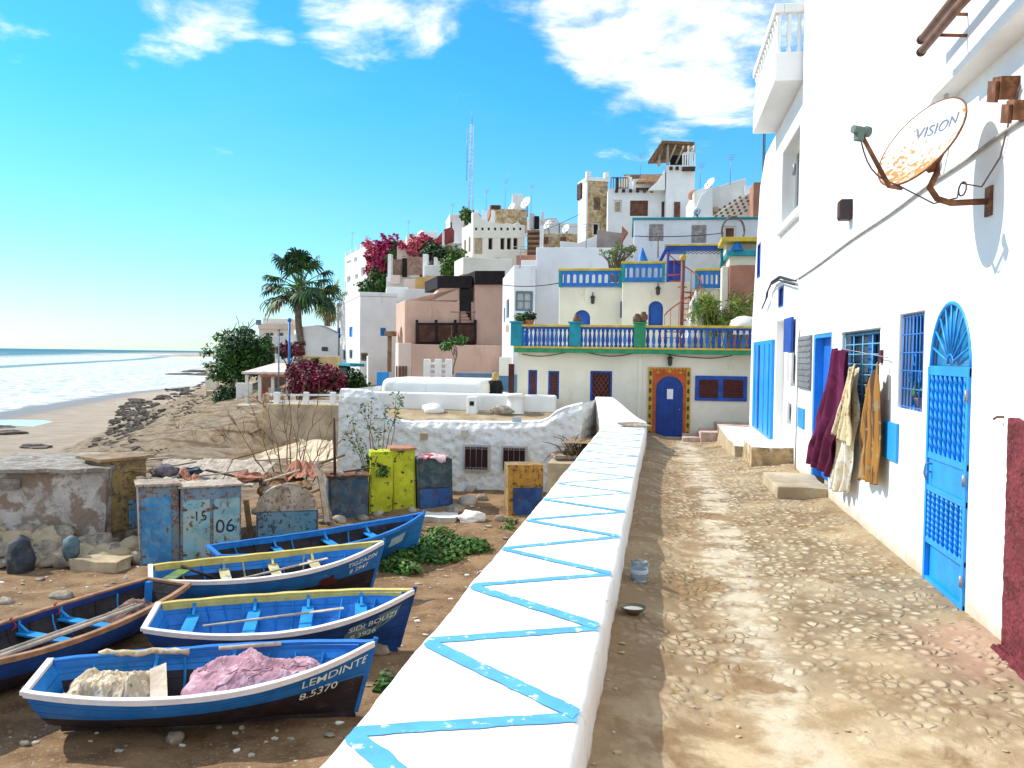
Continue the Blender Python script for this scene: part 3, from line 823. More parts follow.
# upper storey leaning out over the lane near the viewer
m = MB(); m.prism([(WX + .3, 10.0, 4.62), (WX - .004, 10.0, 4.62), (2.43, 8.9, 4.62), (2.38, 6.4, 4.62), (2.36, -4, 4.62), (WX + .3, -4, 4.62)], (0, 0, 0), (0, 0, 8.2))
m.build('jettied_storey', WHITE_WALL, wh, bevel=.03)
# rough maroon dado nearest the viewer, with its step
m = MB()
def dado(u, v):
    y = lerp(7.17, 2.0, u) + .012 * noise.noise(Vector((v * 14, 1, u))) * (1 if u < .02 else 0); z = lerp(-.05, 1.78 + .02 * noise.noise(Vector((u * 40, 0, 0))), v)
    return (WX - .045 - .006 * noise.noise(Vector((y * 9, z * 9, 0))) - .006 * noise.noise(Vector((y * 24, z * 24, 3))), y, z)
m.grid(130, 60, dado, smooth=False)
m.build('roughcast_dado', MAROON, wh, solid=.05)
m = MB(); m.grid(16, 8, lambda u, v: (lerp(2.46, 2.60, v) + .02 * noise.noise(Vector((u * 6, v * 3, 1))), lerp(6.4, 7.2, u), .02 + .06 * sstep(v, 0, .35) + .03 * noise.noise(Vector((u * 9, v * 5, 2)))), smooth=False)
m.build('door_step', MAROON, wh)

# ---- arched metal door with a fan light
RD = Face((WX - .10, 0, 0), (0, -1), (-1, 0))
U0, Z0, U1, Z1 = -9.42, .03, -8.22, 2.74
RW.poly(wcut, RW.arch(U0, -.25, U1, Z1, 18), -.11, .06)
door = MB(); r = (U1 - U0) / 2; uc = (U0 + U1) / 2; zs = Z1 - r
RD.box(door, U0 + .002, Z0, U1 - .002, zs - .02, -.16, -.13)
dr = door.build('door', BRIGHT_WORN, wh, bevel=.004)
dr['label'] = 'bright blue arched metal door with twisted bars and a fan light'
b = MB()
for (za, zb) in ((Z0, Z0 + .06), (zs - .08, zs + .01), (1.55 - .30, 1.55 - .24), (.93, .99), (.42, .47)): RD.box(b, U0 + .002, za, U1 - .002, zb, -.13, -.085)
RD.box(b, U0 + .002, Z0, U0 + .06, zs, -.128, -.08); RD.box(b, U1 - .06, Z0, U1 - .002, zs, -.128, -.08)
b.build('door_frame', BRIGHT, dr, bevel=.004)
for (za, zb) in ((.47, .93), (1.25 + .06, zs - .08)):
    for k in range(8):
        u = lerp(U0 + .12, U1 - .12, k / 7); t = MB(); pts = []; tv = []; tn = 44
        for j in range(tn + 1):
            for c_ in range(4):
                a = c_ * 1.5708 + j * .30; tv.append(RD.p(u + .021 * math.cos(a), lerp(za, zb, j / tn), -.100 + .021 * math.sin(a)))
        t.add(tv, [(j * 4 + c_, j * 4 + (c_ + 1) % 4, j * 4 + 4 + (c_ + 1) % 4, j * 4 + 4 + c_) for j in range(tn) for c_ in range(4)])
        for j in range(0):
            a = j * 1.05; pts.append(RD.p(u + .008 * math.cos(a), lerp(za, zb, j / 24), -.105 + .008 * math.sin(a)))
        t.build('twisted_bar', BRIGHT, dr)
        t = MB(); RD.box(t, u - .045, za, u - .03, zb, -.128, -.12); t.build('slat', MIDBLUE, dr)
# smooth middle panel
m = MB(); RD.box(m, U0 + .06, .99, U1 - .06, 1.25, -.128, -.10); m.build('lock_panel', BRIGHT_WORN, dr, bevel=.004)
hd = MB(); hd.tube([RD.p(U0 + .16, 1.20, -.10), RD.p(U0 + .16, 1.20, -.04), RD.p(U0 + .14, 1.10, -.035), RD.p(U0 + .18, 1.04, -.05)], .011, 6); hd.tube([RD.p(U0 + .12, 1.12, -.10), RD.p(U0 + .2, 1.12, -.045)], .009, 6)
hd.build('handle', GREYMETAL, dr)
for z in (.25, 1.12, 1.85): hg = MB(); hg.tube([RD.p(U1 - .012, z, -.07), RD.p(U1 - .012, z + .1, -.07)], .016, 6); hg.build('hinge', GREYMETAL, dr)
# fan light: glass half disc, arched rim, rays
f = MB(); RD.poly(f, [(uc + (r - .01) * math.cos(math.pi * k / 18), zs + .012 + (r - .01) * math.sin(math.pi * k / 18)) for k in range(19)], -.17, -.15)
fl = f.build('fan_light', pm('blue tinted glass', (.03, .22, .42), .2, .2, 2, .05, 5, spec=.6), dr)
f = MB()
f.tube([RD.p(uc + (r - .02) * math.cos(math.pi * k / 20), zs + .01 + (r - .02) * math.sin(math.pi * k / 20), -.11) for k in range(21)], .022, 6)
f.tube([RD.p(uc + .09 * math.cos(math.pi * k / 10), zs + .03 + .09 * math.sin(math.pi * k / 10), -.11) for k in range(11)], .012, 6)
f.build('fan_rim', BRIGHT, fl)
for k in range(1, 10):
    a = math.pi * k / 10; t = MB(); t.tube([RD.p(uc + .09 * math.cos(a), zs + .03 + .09 * math.sin(a), -.11), RD.p(uc + (r - .03) * math.cos(a), zs + .01 + (r - .03) * math.sin(a), -.11)], .011, 5); t.build('fan_ray', BRIGHT, fl)

# ---- barred window
r4 = RW.rect(898, 313, 923, 411)
wn = window(RW, wh, wcut, r4, frame=BLUE_RAIL, depth=.22, fw=.04, name='window')
wn['label'] = 'small window behind a blue iron grille'
g = MB(); u0, z0, u1, z1 = r4
ga = lambda u: RW.p(u, 0, -.05)
for k in range(8):
    u = lerp(u0 + .03, u1 - .03, k / 7); g.tube([RW.p(u, z0 + .01, -.05), RW.p(u, z1 - .01, -.05)], .011, 5)
for k in range(6):
    z = lerp(z0 + .03, z1 - .03, k / 5); g.tube([RW.p(u0 + .004, z, -.045), RW.p(u1 - .004, z, -.045)], .009, 5)
for k in range(3):
    cu, cz = lerp(u0, u1, .3 + .2 * k), lerp(z0, z1, .35 + .17 * (k % 2)); g.tube([RW.p(cu + .05 * math.cos(a * .7), cz + .06 * math.sin(a * .7), -.05) for a in range(10)], .007, 5)
g.build('grille', BLUE_RAIL, wn)

# ---- tall window with blue shutters (washing hangs here)
r4 = RW.rect(841, 331, 879, 412)
w2 = window(RW, wh, wcut, (r4[0], r4[1] - .1, r4[2], r4[3]), frame=BLUE_RAIL, depth=.2, fw=.05, mull=(2, 1), name='window')
w2['label'] = 'tall window with blue bars half hidden by washing'
u0, z0, u1, z1 = r4; z0 -= .1
g = MB()
for k in range(9):
    z = lerp(z0 + .05, z1 - .04, k / 8); g.tube([RW.p(u0 + .004, z, -.06), RW.p(u1 - .004, z, -.06)], .011, 5)
for k in range(5):
    u = lerp(u0 + .03, u1 - .03, k / 4); g.tube([RW.p(u, z0 + .004, -.055), RW.p(u, z1 - .004, -.055)], .011, 5)
g.build('grille', pm('pale blue iron', (.12, .36, .52), .5, .1, 4, .1, 30), w2)
m = MB(); um = lerp(u0, u1, .55); RW.box(m, um - .16, z0 + .06, um + .10, z1 - .05, -.17, -.13)
m.build('shutter', BLUE_RAIL, w2)
m = MB(); RW.box(m, u0 - .04, z1 + .004, u1 + .04, z1 + .05, -.02, .03); m.build('lintel', WHITE_WALL, w2, bevel=.01)

# ---- narrow dark-blue door, its doorstep
r4 = RW.rect(812, 334, 830, 478)
RW.box(wcut, r4[0], -.05, r4[2], r4[3], -.22, .06)
d = MB(); RW.box(d, r4[0] + .003, .18, r4[2] - .003, r4[3] - .003, -.2, -.16)
d2 = d.build('door', pm('deep blue door', (.012, .12, .55), .5, .1, 3, .15, 30), wh); d2['label'] = 'plain royal blue door up two steps'
f = MB(); RW.box(f, r4[0] + .003, .17, r4[0] + .06, r4[3] - .003, -.16, -.02); RW.box(f, r4[2] - .06, .17, r4[2] - .003, r4[3] - .003, -.16, -.0); RW.box(f, r4[0] + .06, r4[3] - .06, r4[2] - .06, r4[3] - .004, -.16, -.02)
f.build('door_frame', BRIGHT, d2)
k_ = MB(); k_.blob(RW.p(r4[2] - .12, 1.15, -.14), .025, 1, 0, 1, 2); k_.build('handle', GREYMETAL, d2)
# ---- grey slatted shutter, little plates, dark blue shutter
r4 = RW.rect(799.5, 336, 812, 389)
m = MB(); RW.box(m, *r4, -.01, .035); sh = m.build('window_shutter', pm('grey shutter paint', (.20, .20, .20), .7, .15, 4, .2, 30), wh); sh['label'] = 'grey slatted shutter'
for k in range(9):
    z = lerp(r4[1], r4[3], (k + .5) / 9); m = MB(); RW.box(m, r4[0] + .04, z - .02, r4[2] - .04, z + .015, .036, .05); m.build('slat', GREYMETAL, sh)
for (x0, y0, x1, y1, mt, nm) in ((885, 422, 899, 460, BRIGHT, 'meter_cover'), (799, 408, 805, 428, BRIGHT, 'meter_cover'), (784, 401, 789, 421, pm('pale plate', (.55, .53, .53), .7), 'meter_cover'), (788, 353, 793, 383, pm('pale plate', (.55, .53, .53), .7), 'meter_cover')):
    m = MB(); RW.box(m, *RW.rect(x0, y0, x1, y1), -.01, .03); m.build(nm, mt, wh, bevel=.006)
r4 = RW.rect(785.5, 318, 793, 352)
m = MB(); RW.box(m, *r4, -.01, .04); m.build('window_shutter', MIDBLUE, wh, bevel=.005)
r4 = RW.rect(777.5, 286, 783.5, 307)
window(FW, wh, fcut, FW.rect(777.5, 286, 783.5, 307), frame=MIDBLUE, pane=NAVY, depth=.1)
window(FW, wh, fcut, FW.rect(757.5, 244, 760.5, 277), frame=MIDBLUE, pane=MIDBLUE, depth=.06)
# recessed beige door
r4 = FW.rect(775, 321, 784.5, 430)
FW.box(fcut, r4[0], r4[1], r4[2], r4[3], -.25, .05)
m = MB(); FW.box(m, r4[0] + .003, r4[1] + .003, r4[2] - .003, r4[3] - .003, -.24, -.2); m.build('door', OFFWHITE, wh)
# bright blue double door standing proud at the far end
r4 = FW.rect(755, 341, 774, 434)
m = MB(); FW.box(m, r4[0], r4[1], r4[2], r4[3], -.02, .07); d3 = m.build('door', BRIGHT, wh, bevel=.01); d3['label'] = 'bright sky blue boarded double door at the far end'
for k in range(4):
    u = lerp(r4[0], r4[2], (k + .5) / 4); m = MB(); FW.box(m, u - .16, r4[1] + .08, u + .12, r4[3] - .1, .072, .085 + .008 * (k % 2)); m.build('door_board', MIDBLUE if k in (1,) else BRIGHT, d3)
# upper window and railing course on the far block
r4 = FW.rect(782, 140, 799, 213)
w5 = window(FW, wh, fcut, r4, frame=WHITE, depth=.35, fw=.07, mull=(2, 1)); w5['label'] = 'deep set upper window on the far block'
m = MB(); FW.box(m, r4[0] - .15, r4[1] - .28, r4[2] + .15, r4[1] - .16, -.01, .10); m.build('sill', WHITE_WALL, wh, bevel=.02)
cut(near_wall, wcut); cut(far_wall, fcut)
# small round vent under the balcony
m = MB(); m.lathe([(.0, 0), (.12, 0), (.12, .05), (.08, .06), (.0, .03)], (WX + .052, 19.4, 6.1), 14, axis=(-1, 0, 0)); m.build('vent', GREYMETAL, wh)

# ---- roof-terrace balcony with white balusters
bal = MB(); bal.box(2.13, 18.6, 7.69, 2.72, 22.9, 8.26)
bal = bal.build('balcony', WHITE_WALL, wh, bevel=.02)
m = MB(); m.box(2.10, 18.57, 9.02, 2.28, 22.9, 9.2); m.box(2.28, 18.57, 9.02, 2.80, 18.75, 9.2); m.build('handrail', WHITE, bal, bevel=.02)
for k in range(13):
    y = 18.68 + k * .335; m = MB(); m.lathe([(.05, 0), (.05, .08), (.03, .12), (.055, .3), (.03, .6), (.05, .66), (.05, .76)], (2.19, y, 8.255), 8); m.build('baluster', WHITE, bal)
for k in range(1, 3): m = MB(); m.lathe([(.05, 0), (.05, .08), (.03, .12), (.055, .3), (.03, .6), (.05, .66), (.05, .76)], (2.19 + k * .2, 18.68, 8.255), 8); m.build('baluster', WHITE, bal)
m = MB(); m.box(2.66, 18.3, 7.69, 3.1, 18.56, 9.3); m.build('pier', WHITE_WALL, bal, bevel=.02)
# thin aerials on the roof end
m = MB()
for y in (26.3, 26.7): m.tube([(2.80, y, 5.2), (2.78, y, 8.8 + .2 * (y > 26.4))], .018, 5)
m.build('steel_rods', BLACKCABLE, wh)

# ================================================================ things on and by the white house
# satellite dish
MNT = Vector((WX, 7.89, 3.50)); DC = Vector((2.12, 8.06, 4.03)); DN = Vector((-.74, -.40, .52)).normalized()
dish = thing('satellite_dish', 'rust spotted white satellite dish on a rusty arm bracketed to the white house', 'satellite dish', MNT)
def dish_mat():
    m = bpy.data.materials.new('rust spotted dish'); m.use_nodes = True; t = NT(m.node_tree)
    co = t.n('ShaderNodeTexCoord').outputs['Object']
    n = t.noise(co, 24, 5, .62, .2); nb = t.noise(co, 3.0, 3, .6)
    zc = t.n('ShaderNodeSeparateXYZ', None, Vector=co).outputs[2]; nb = t.math('SUBTRACT', nb, t.math('MULTIPLY', t.math('SUBTRACT', zc, 4.0), .55))
    k = t.ramp(t.math('ADD', n, t.math('MULTIPLY', t.math('SUBTRACT', nb, .5), .6)), .555, .60)
    c = t.mix(k, t.mix(t.ramp(nb, .35, .7), (.70, .68, .61), (.68, .62, .46)), (.50, .18, .03))
    c = t.mix(t.ramp(n, .66, .72), c, (.18, .05, .015))
    b = t.n('ShaderNodeBsdfPrincipled', None, Base_Color=c, Roughness=.6); t.n('ShaderNodeOutputMaterial', None, Surface=b); return m
RAD = .415; ax_u = Vector((0, 0, 1)) - DN * DN.z; ax_u.normalize(); ax_r = ax_u.cross(DN)
def dpt(a, rr, off=0.0): return DC + (ax_r * math.cos(a) + ax_u * math.sin(a) * 1.06) * (RAD * rr) + DN * (.085 * rr * rr - .085 + off)
m = MB(); m.grid(40, 10, lambda u, v: dpt(u * 6.28319, max(.001, v)), smooth=True)
rf = m.build('reflector', dish_mat(), dish, solid=.012)
m = MB(); m.tube([dpt(a / 40 * 6.28319, 1.0, .0) for a in range(41)], .009, 6); m.build('rim', RUSTED, rf)
vs, fs, wd = text_mesh('VISION', .15); tm = MB()
ta = math.radians(4); tx = ax_r * math.cos(ta) + ax_u * math.sin(ta); ty = DN.cross(tx)
def on_dish(x, y):
    p2 = Vector((x - wd / 2 + .04, y + .13)); rr = p2.length / RAD
    return DC + tx * p2.x + ty * p2.y + DN * (.085 * rr * rr - .085 + .0085)
tm.add([on_dish(v.x, v.y) for v in vs], fs); tm.build('lettering', pm('faded grey lettering', (.16, .20, .30), .7), rf)
m = MB(); bk = DC - DN * .17
m.tube([MNT + Vector((0, 0, 0)), MNT + Vector((-.30, .0, -.01)), MNT + Vector((-.40, .02, .03)), MNT + Vector((-.45, .06, .13)), bk + Vector((0.02, -.02, -.16)), bk - DN * .03], [.026] * 6, 10); m.build('arm', RUSTED, dish)
m = MB(); m.box(WX - .022, 7.82, 3.38, WX + .005, 7.96, 3.62); m.build('wall_plate', RUSTED, dish, bevel=.005)
m = MB(); m.obox(bk, DN * .045, ax_r * .07, ax_u * .07); m.obox(bk - ax_u * .09 - DN * .03, DN * .03, ax_r * .03, ax_u * .06); m.build('clamp', RUSTED, dish, bevel=.006)
foot = dpt(-1.57, 1.0); head = DC + DN * .56 - ax_u * .30
m = MB(); m.tube([foot - DN * .05, foot + DN * .06 - ax_u * .06, head], [.018, .02, .017], 8); m.build('feed_arm', RUSTED, dish)
m = MB(); dd = (DC - head).normalized(); m.tube([head - dd * .06, head + dd * .05, head + dd * .06, head + dd * .10], [.034, .034, .045, .045], 12); m.obox(head - Vector((0, 0, .05)), ax_r * .03, Vector((0, 0, .035)), dd * .03)
m.build('feed_horn', pm('grey green plastic', (.14, .19, .16), .6), dish, bevel=.004)
m = MB(); pts = [head - Vector((0, 0, .08))]
for k in range(1, 9): t = k / 8; pts.append(head.lerp(foot, t) + Vector((-.05 * math.sin(t * 3.14), 0, -.09 * math.sin(t * 3.14))))
pts += [foot.lerp(MNT, .4) + Vector((0, 0, -.10)), foot.lerp(MNT, .65) + Vector((0, 0, -.02))]
for k in range(14): a = k / 13 * 7.5; pts.append(MNT + Vector((-.22, -.02 + .10 * math.cos(a), .10 + .055 * math.sin(a))))
pts += [MNT + Vector((-.1, -.1, .10)), MNT + Vector((-.02, -.25, .30)), MNT + Vector((-.015, -.45, .62)), MNT + Vector((-.02, -.62, .75))]
m.tube(pts, .0075, 5); m.build('coax_cable', pm('purple grey cable', (.16, .11, .13), .6), dish)
# rusty lump boxes above
for (px, py, sz, lb) in ((1006, 88, .13, 'larger rusty junction box beside a rag on the white wall'), (1020, 110, .11, 'smaller rusty junction box at the right edge of the wall')):
    p = onX(px, py, WX - .06); m = MB(); bl_ = MB(); m.obox(p, (.07, 0, 0), (0, sz * .75, sz * .18), (0, -sz * .16, sz * .62)); m.obox(p + Vector((-.085, .02, -.02)), (.012, 0, 0), (0, sz * .7, sz * .2), (0, -sz * .1, sz * .6)); o = m.build('junction_box', RUSTED); tag(o, lb, 'junction box')
# pair of round poles under the overhang
r_ = random.Random(2)
for (xx, zz, y0, y1, lb) in ((2.17, 4.86, 8.3, 6.4, 'lower brown wooden pole projecting under the overhang'), (2.22, 5.03, 8.5, 6.4, 'upper brown wooden pole projecting under the overhang')):
    m = MB(); m.tube([(xx, y0, zz), (xx, lerp(y0, y1, .5), zz + .012), (xx + .02, y1, zz)], [.034, .037, .034], 12)
    o = m.build('wooden_pole', pm('brown varnished pole', (.20, .10, .06), .6, .25, 4, .4, 20)); tag(o, lb, 'pole')
    m = MB(); m.tube([(xx, y0 + .03, zz), (xx, y0 - .02, zz)], .039, 12); m.build('end_cap', WOOD_DARK, o)
    for yy in (7.9, 6.8): m = MB(); m.tube([(xx, yy, zz), (2.45, yy, zz - .02)], .014, 6); m.build('bracket', RUSTED, o)
# wall lamp box
p = onX(851, 210, WX); m = MB(); m.box(WX - .16, p.y - .12, p.z - .14, WX + .01, p.y + .12, p.z + .14)
o = m.build('wall_vent', pm('dark brown metal', (.045, .03, .03), .6), bevel=.015); tag(o, 'dark brown box vent on the white wall left of the dish', 'vent')
m = MB(); m.box(WX - .17, p.y - .10, p.z - .115, WX - .161, p.y + .10, p.z + .115); m.build('cover', WOOD_DARK, o)
# conduit along the wall and cable bundle
m = MB(); pts = []
for k in range(40):
    t = k / 39; px = lerp(796, 1022, t); p = onX(px, lerp(280, 120, t) + 0.7 * math.sin(t * 19), WX - .02); pts.append(p)
m.tube(pts, .014, 6); o = m.build('wall_conduit', GREYCABLE); tag(o, 'thin grey conduit running along the white wall below the dish', 'conduit')
m = MB(); pts = [onX(x, y, WX - .05) for x, y in ((763, 306), (767, 297), (768, 290), (772, 282), (780, 277), (787, 279), (796, 281))]
m.tube(pts, [.018, .022, .02, .03, .036, .03, .018], 6); m.tube([p + Vector((-.02, .05, -.06)) for p in pts], .02, 5)
o = m.build('cable_bundle', BLACKCABLE); tag(o, 'black taped cable bundle above the far blue doors', 'cable')
m = MB(); pts = [onX(x, y, WX - .03) for x, y in ((800, 330), (798, 345), (797, 400), (795, 470))]; m.tube(pts, .013, 5); o = m.build('drain_pipe', GREYCABLE); tag(o, 'thin pale pipe down the wall beside the grey shutter', 'pipe')
m = MB()
for s_ in (0, 1):
    pts = []
    for k in range(60):
        t = k / 59; p = Vector((lerp(2.36, WX - .03, t ** .7), lerp(8.2, 9.2, t), lerp(5.5, 3.95, t))); a = k * .9 + s_ * 3.14; pts.append(p + Vector((.012 * math.cos(a), .012 * math.sin(a), 0)))
    m.tube(pts, .010, 5)
o = m.build('twisted_cable', pm('white grey cable', (.55, .54, .53), .6)); tag(o, 'twisted white cable hanging from the eaves past the dish', 'cable')
# notices and intercom
m = MB(); RW.box(m, *RW.rect(884, 348, 890, 400), .002, .010); o = m.build('wall_notice', PAPER); tag(o, 'tall pale paper notice on the wall beside the barred window', 'notice')
m = MB(); RW.box(m, *RW.rect(881, 350, 883.5, 363), -.002, .03); o = m.build('intercom', pm('maroon plastic', (.10, .02, .03), .5), bevel=.004); tag(o, 'small dark intercom box beside the tall window', 'intercom')
p = onX(1004, 417, WX); m = MB(); m.tube([p + Vector((.01, 0, 0)), p + Vector((-.05, 0, 0)), p + Vector((-.06, .04, -.02))], .010, 6); o = m.build('wall_hook', RUSTED); tag(o, 'small rusty hook in the wall above the maroon dado', 'hook')
# potted plant on the sill of the barred window
r4 = RW.rect(898, 313, 923, 411); pb = RW.p(lerp(r4[0], r4[2], .55), r4[1] + .01, -.02)
pl = thing('potted_plant', 'small potted plant behind the blue window grille', 'plant', pb)
m = MB(); m.lathe([(0, 0), (.06, 0), (.08, .12), (.085, .13), (.07, .13), (0, .10)], pb + Vector((.1, 0, .0)), 12); m.build('pot', CLAYPOT, pl)
m = MB(); leaves(m, [(pb + Vector((.08, 0, .22)), (.07, .12, .12))], 70, .035, (0, 1), .5, 5); m.build('foliage', [LEAF_G, LEAF_L], pl)

# ---- washing hanging from the window bars
def cloth(name, label, mat, top, bot, out, seed, nu=22, nv=40, fold=.05, waist=None, thick=.006, hang=None):
    """hanging cloth: top edge and bottom edge are (Y0, Y1, z) ; out = distance from the wall"""
    def fn(u, v):
        y = lerp(lerp(top[0], top[1], u), lerp(bot[0], bot[1], u), v); z = lerp(lerp(top[2], top[3], u), lerp(bot[2], bot[3], u), v)
        if waist:
            yc = lerp((top[0] + top[1]) / 2, (bot[0] + bot[1]) / 2, v); y = yc + (y - yc) * waist(v)
            y += (hang(v) if hang else 0)
        o = out + fold * math.sin(u * 19 + 1.6 * v + seed + 2.2 * noise.noise(Vector((u * 2, v * 1.5, seed)))) * (.35 + .65 * v) * .75 + fold * .3 * noise.noise(Vector((u * 9, v * 5, seed))) + fold * .8 * noise.noise(Vector((u * 3, v * 2.4, seed)))
        z += .03 * noise.noise(Vector((u * 5, v * 3, seed + 9)))
        return (WX - max(.02, o), y, z)
    m = MB(); m.grid(nu * 2, nv * 2, fn); return tag(m.build(name, mat, solid=thick), label, 'cloth', 'washing hung from the window bars')
zz = lambda px, py: onX(px, py, WX - .12)
def clothmat(name, a, b, th, sc, c=None, vs=(1, 1, .6)):
    m = bpy.data.materials.new(name); m.use_nodes = True; t = NT(m.node_tree); co = t.n('ShaderNodeTexCoord').outputs['Object']
    n = t.noise(t.vscale(co, vs), sc, 5, .6, .4); col = t.mix(t.ramp(n, th, th + .05), a, b)
    if c: col = t.mix(t.ramp(t.noise(co, sc * 1.7, 4, .6), .60, .63), col, c)
    wv = t.noise(co, 180, 2, .5); bp = t.n('ShaderNodeBump', None, Strength=.3, Distance=.003, Height=wv)
    b_ = t.n('ShaderNodeBsdfPrincipled', None, Base_Color=col, Roughness=.9, Normal=bp); b_.inputs['Specular IOR Level'].default_value = .15
    t.n('ShaderNodeOutputMaterial', None, Surface=b_); return m
a_, b_ = zz(846, 350), zz(858, 382)
cloth('hanging_cloth', 'long dark maroon cloth, leftmost of the washing in front of the blue door', clothmat('maroon cloth', (.085, .008, .035), (.13, .014, .06), .5, 4),
      (zz(838, 350).y, zz(850, 350).y, zz(841, 348).z, zz(853, 352).z), (zz(812, 468).y, zz(833, 474).y, zz(813, 464).z, zz(830, 476).z), .17, 1.3, fold=.09, waist=lambda v: 1.0 + .55 * math.sin(v * 3.1) - .25 * sstep(v, .58, .68) + .25 * sstep(v, .7, .85), hang=lambda v: -.22 * math.sin(v * 3.14))
cloth('hanging_dress', 'cream dress with pale floral print hanging between the maroon and orange cloths', clothmat('floral cream cloth', (.66, .58, .42), (.74, .71, .63), .5, 11, (.55, .36, .22)),
      (zz(853, 378).y, zz(861, 372).y, zz(852, 372).z, zz(862, 368).z), (zz(833, 492).y, zz(849, 492).y, zz(836, 490).z, zz(848, 493).z), .15, 4.1, fold=.08, waist=lambda v: .9 + .7 * math.exp(-((v - .34) / .16) ** 2))
cloth('hanging_sleeve', 'yellow and brown patterned scarf draped over the cream dress', clothmat('ochre patterned cloth', (.66, .55, .33), (.42, .22, .11), .55, 16, (.70, .64, .50)),
      (zz(858, 370).y, zz(866, 366).y, zz(858, 368).z, zz(866, 364).z), (zz(843, 432).y, zz(860, 440).y, zz(845, 436).z, zz(858, 446).z), .24, 7.7, fold=.05, nv=26, waist=lambda v: .8 + .3 * v)
cloth('hanging_robe', 'orange brown striped robe, rightmost of the washing', clothmat('orange brown robe', (.36, .17, .04), (.10, .055, .035), .50, 5, (.30, .24, .14), vs=(1, 2.6, .16)),
      (zz(868, 372).y, zz(880, 362).y, zz(868, 385).z, zz(880, 362).z), (zz(859, 480).y, zz(877, 482).y, zz(860, 480).z, zz(876, 484).z), .13, 2.2, fold=.05, waist=lambda v: 1.0 + .1 * math.sin(v * 3))
m = MB(); m.tube([RW.p(-zz(838, 350).y, zz(838, 350).z + .02, .08), RW.p(-zz(882, 360).y, zz(882, 360).z + .03, .06)], .006, 5); o = m.build('washing_line', GREYCABLE); tag(o, 'short line carrying the washing under the tall window', 'line')

# ---- steps and blocks at the foot of the white house
def slab(name, label, cat, x0, y0, x1, y1, z0, z1, mat, top=None, am=.03, sd=1):
    m = MB()
    def wob(p): return Vector(p) + Vector((noise.noise(Vector(p) * 2 + Vector((sd, 0, 0))), noise.noise(Vector(p) * 2 + Vector((0, sd, 0))), .5 * noise.noise(Vector(p) * 2 + Vector((0, 0, sd))))) * am
    bm = bmesh.new(); bmesh.ops.create_cube(bm, size=1); bmesh.ops.subdivide_edges(bm, edges=bm.edges[:], cuts=6, use_grid_fill=True)
    vs = []
    for v in bm.verts: vs.append(wob((lerp(x0, x1, v.co.x + .5), lerp(y0, y1, v.co.y + .5), lerp(z0, z1, v.co.z + .5))))
    for f in bm.faces:
        mi = 1 if (top is not None and f.normal.z > .5) else 0
    fs = [[v.index for v in f.verts] for f in bm.faces]; ms = [1 if (top is not None and f.normal.z > .5) else 0 for f in bm.faces]; bm.free()
    b = len(m.v); m.add(vs, fs); m.m = ms
    return tag(m.build(name, [mat, top or mat], bevel=.015), label, cat)
slab('doorstep', 'low sandy concrete doorstep before the royal blue door', 'doorstep', 1.84, 14.6, 2.66, 16.5, -.15, .18, CONC_WARM, am=.03)
slab('stone_block', 'white topped rubble stone block beside the far doors', 'block', 1.86, 18.7, 2.70, 20.6, -.3, .40, STONEW, WHITE, .05, 4)
slab('stone_bench', 'worn pinkish stone ledge under the bright double door', 'ledge', 1.75, 21.5, 2.72, 27.4, -.5, .16, CONC_WARM, OFFWHITE, .07, 7)
pinkst = pm('pinkish worn stone', (.56, .40, .32), .95, .2, 3, .8, 12, bd=.03)
for k, (x0, x1, zt) in enumerate(((.75, 1.3, -.28), (1.25, 1.85, -.10), (1.8, 3.0, .12))):
    slab('stone_step', ('lowest', 'middle', 'highest')[k] + ' pinkish stone step against the cream house below its double window', 'step', x0, 28.3 - .1 * k, x1, 29.95, -.7, zt, pinkst, None, .07, 11 + k)

# ================================================================ FISHING BOATS drawn up in the yard
HULL_DARK = pm('dark bottom paint', (.035, .022, .028), .7, .25, 3, .6, 24, wear=(.10, .075, .06), wth=(.6, .72), ws=6, strake=True)
HULL_BLUE = pm('boat blue paint', (.018, .165, .50), .5, .14, 3, .6, 24, wear=(.02, .17, .47), wth=(.54, .70), ws=3, wear2=(.24, .26, .27), w2th=(.655, .70), w2s=9, strake=True)
HULL_NAVY = pm('boat navy paint', (.014, .065, .25), .5, .15, 3, .25, 30, wear=(.015, .09, .32), wth=(.6, .72), ws=4, strake=True)
IN_BLUE = pm('boat inside blue', (.015, .20, .58), .5, .15, 3, .25, 30, wear=(.02, .12, .42), wth=(.58, .72), ws=5, wear2=(.20, .15, .12), w2th=(.70, .75), w2s=8, strake=True)
IN_DARK = pm('boat inside tar', (.028, .022, .026), .75, .3, 3, .3, 30, wear=(.02, .08, .22), wth=(.60, .70), ws=5, strake=True)
THWART = pm('boat seat blue', (.02, .27, .62), .5, .12, 4, .25, 30, wear=(.06, .18, .4), wth=(.6, .72), ws=7, wear2=(.35, .28, .2), w2th=(.70, .75), w2s=10)
RAILW = pm('chipped white rail', (.78, .72, .72), .6, .06, 4, .3, 30, wear=(.55, .42, .40), wth=(.64, .74), ws=9)
RAILY = pm('yellow rail paint', (.62, .49, .14), .6, .12, 4, .3, 30, wear=(.42, .32, .15), wth=(.62, .72), ws=9)
RAILB = pm('bare brown rail', (.36, .19, .10), .75, .2, 4, .4, 30, wear=(.22, .12, .07), wth=(.6, .72), ws=9)
LETTER = pm('chalky white lettering', (.80, .86, .86), .8, .05, 8, .2, 30, wear=(.35, .46, .52), wth=(.60, .68), ws=24)
PANEL = pm('grey green painted panel', (.14, .24, .29), .7, .12, 4, .2, 30)

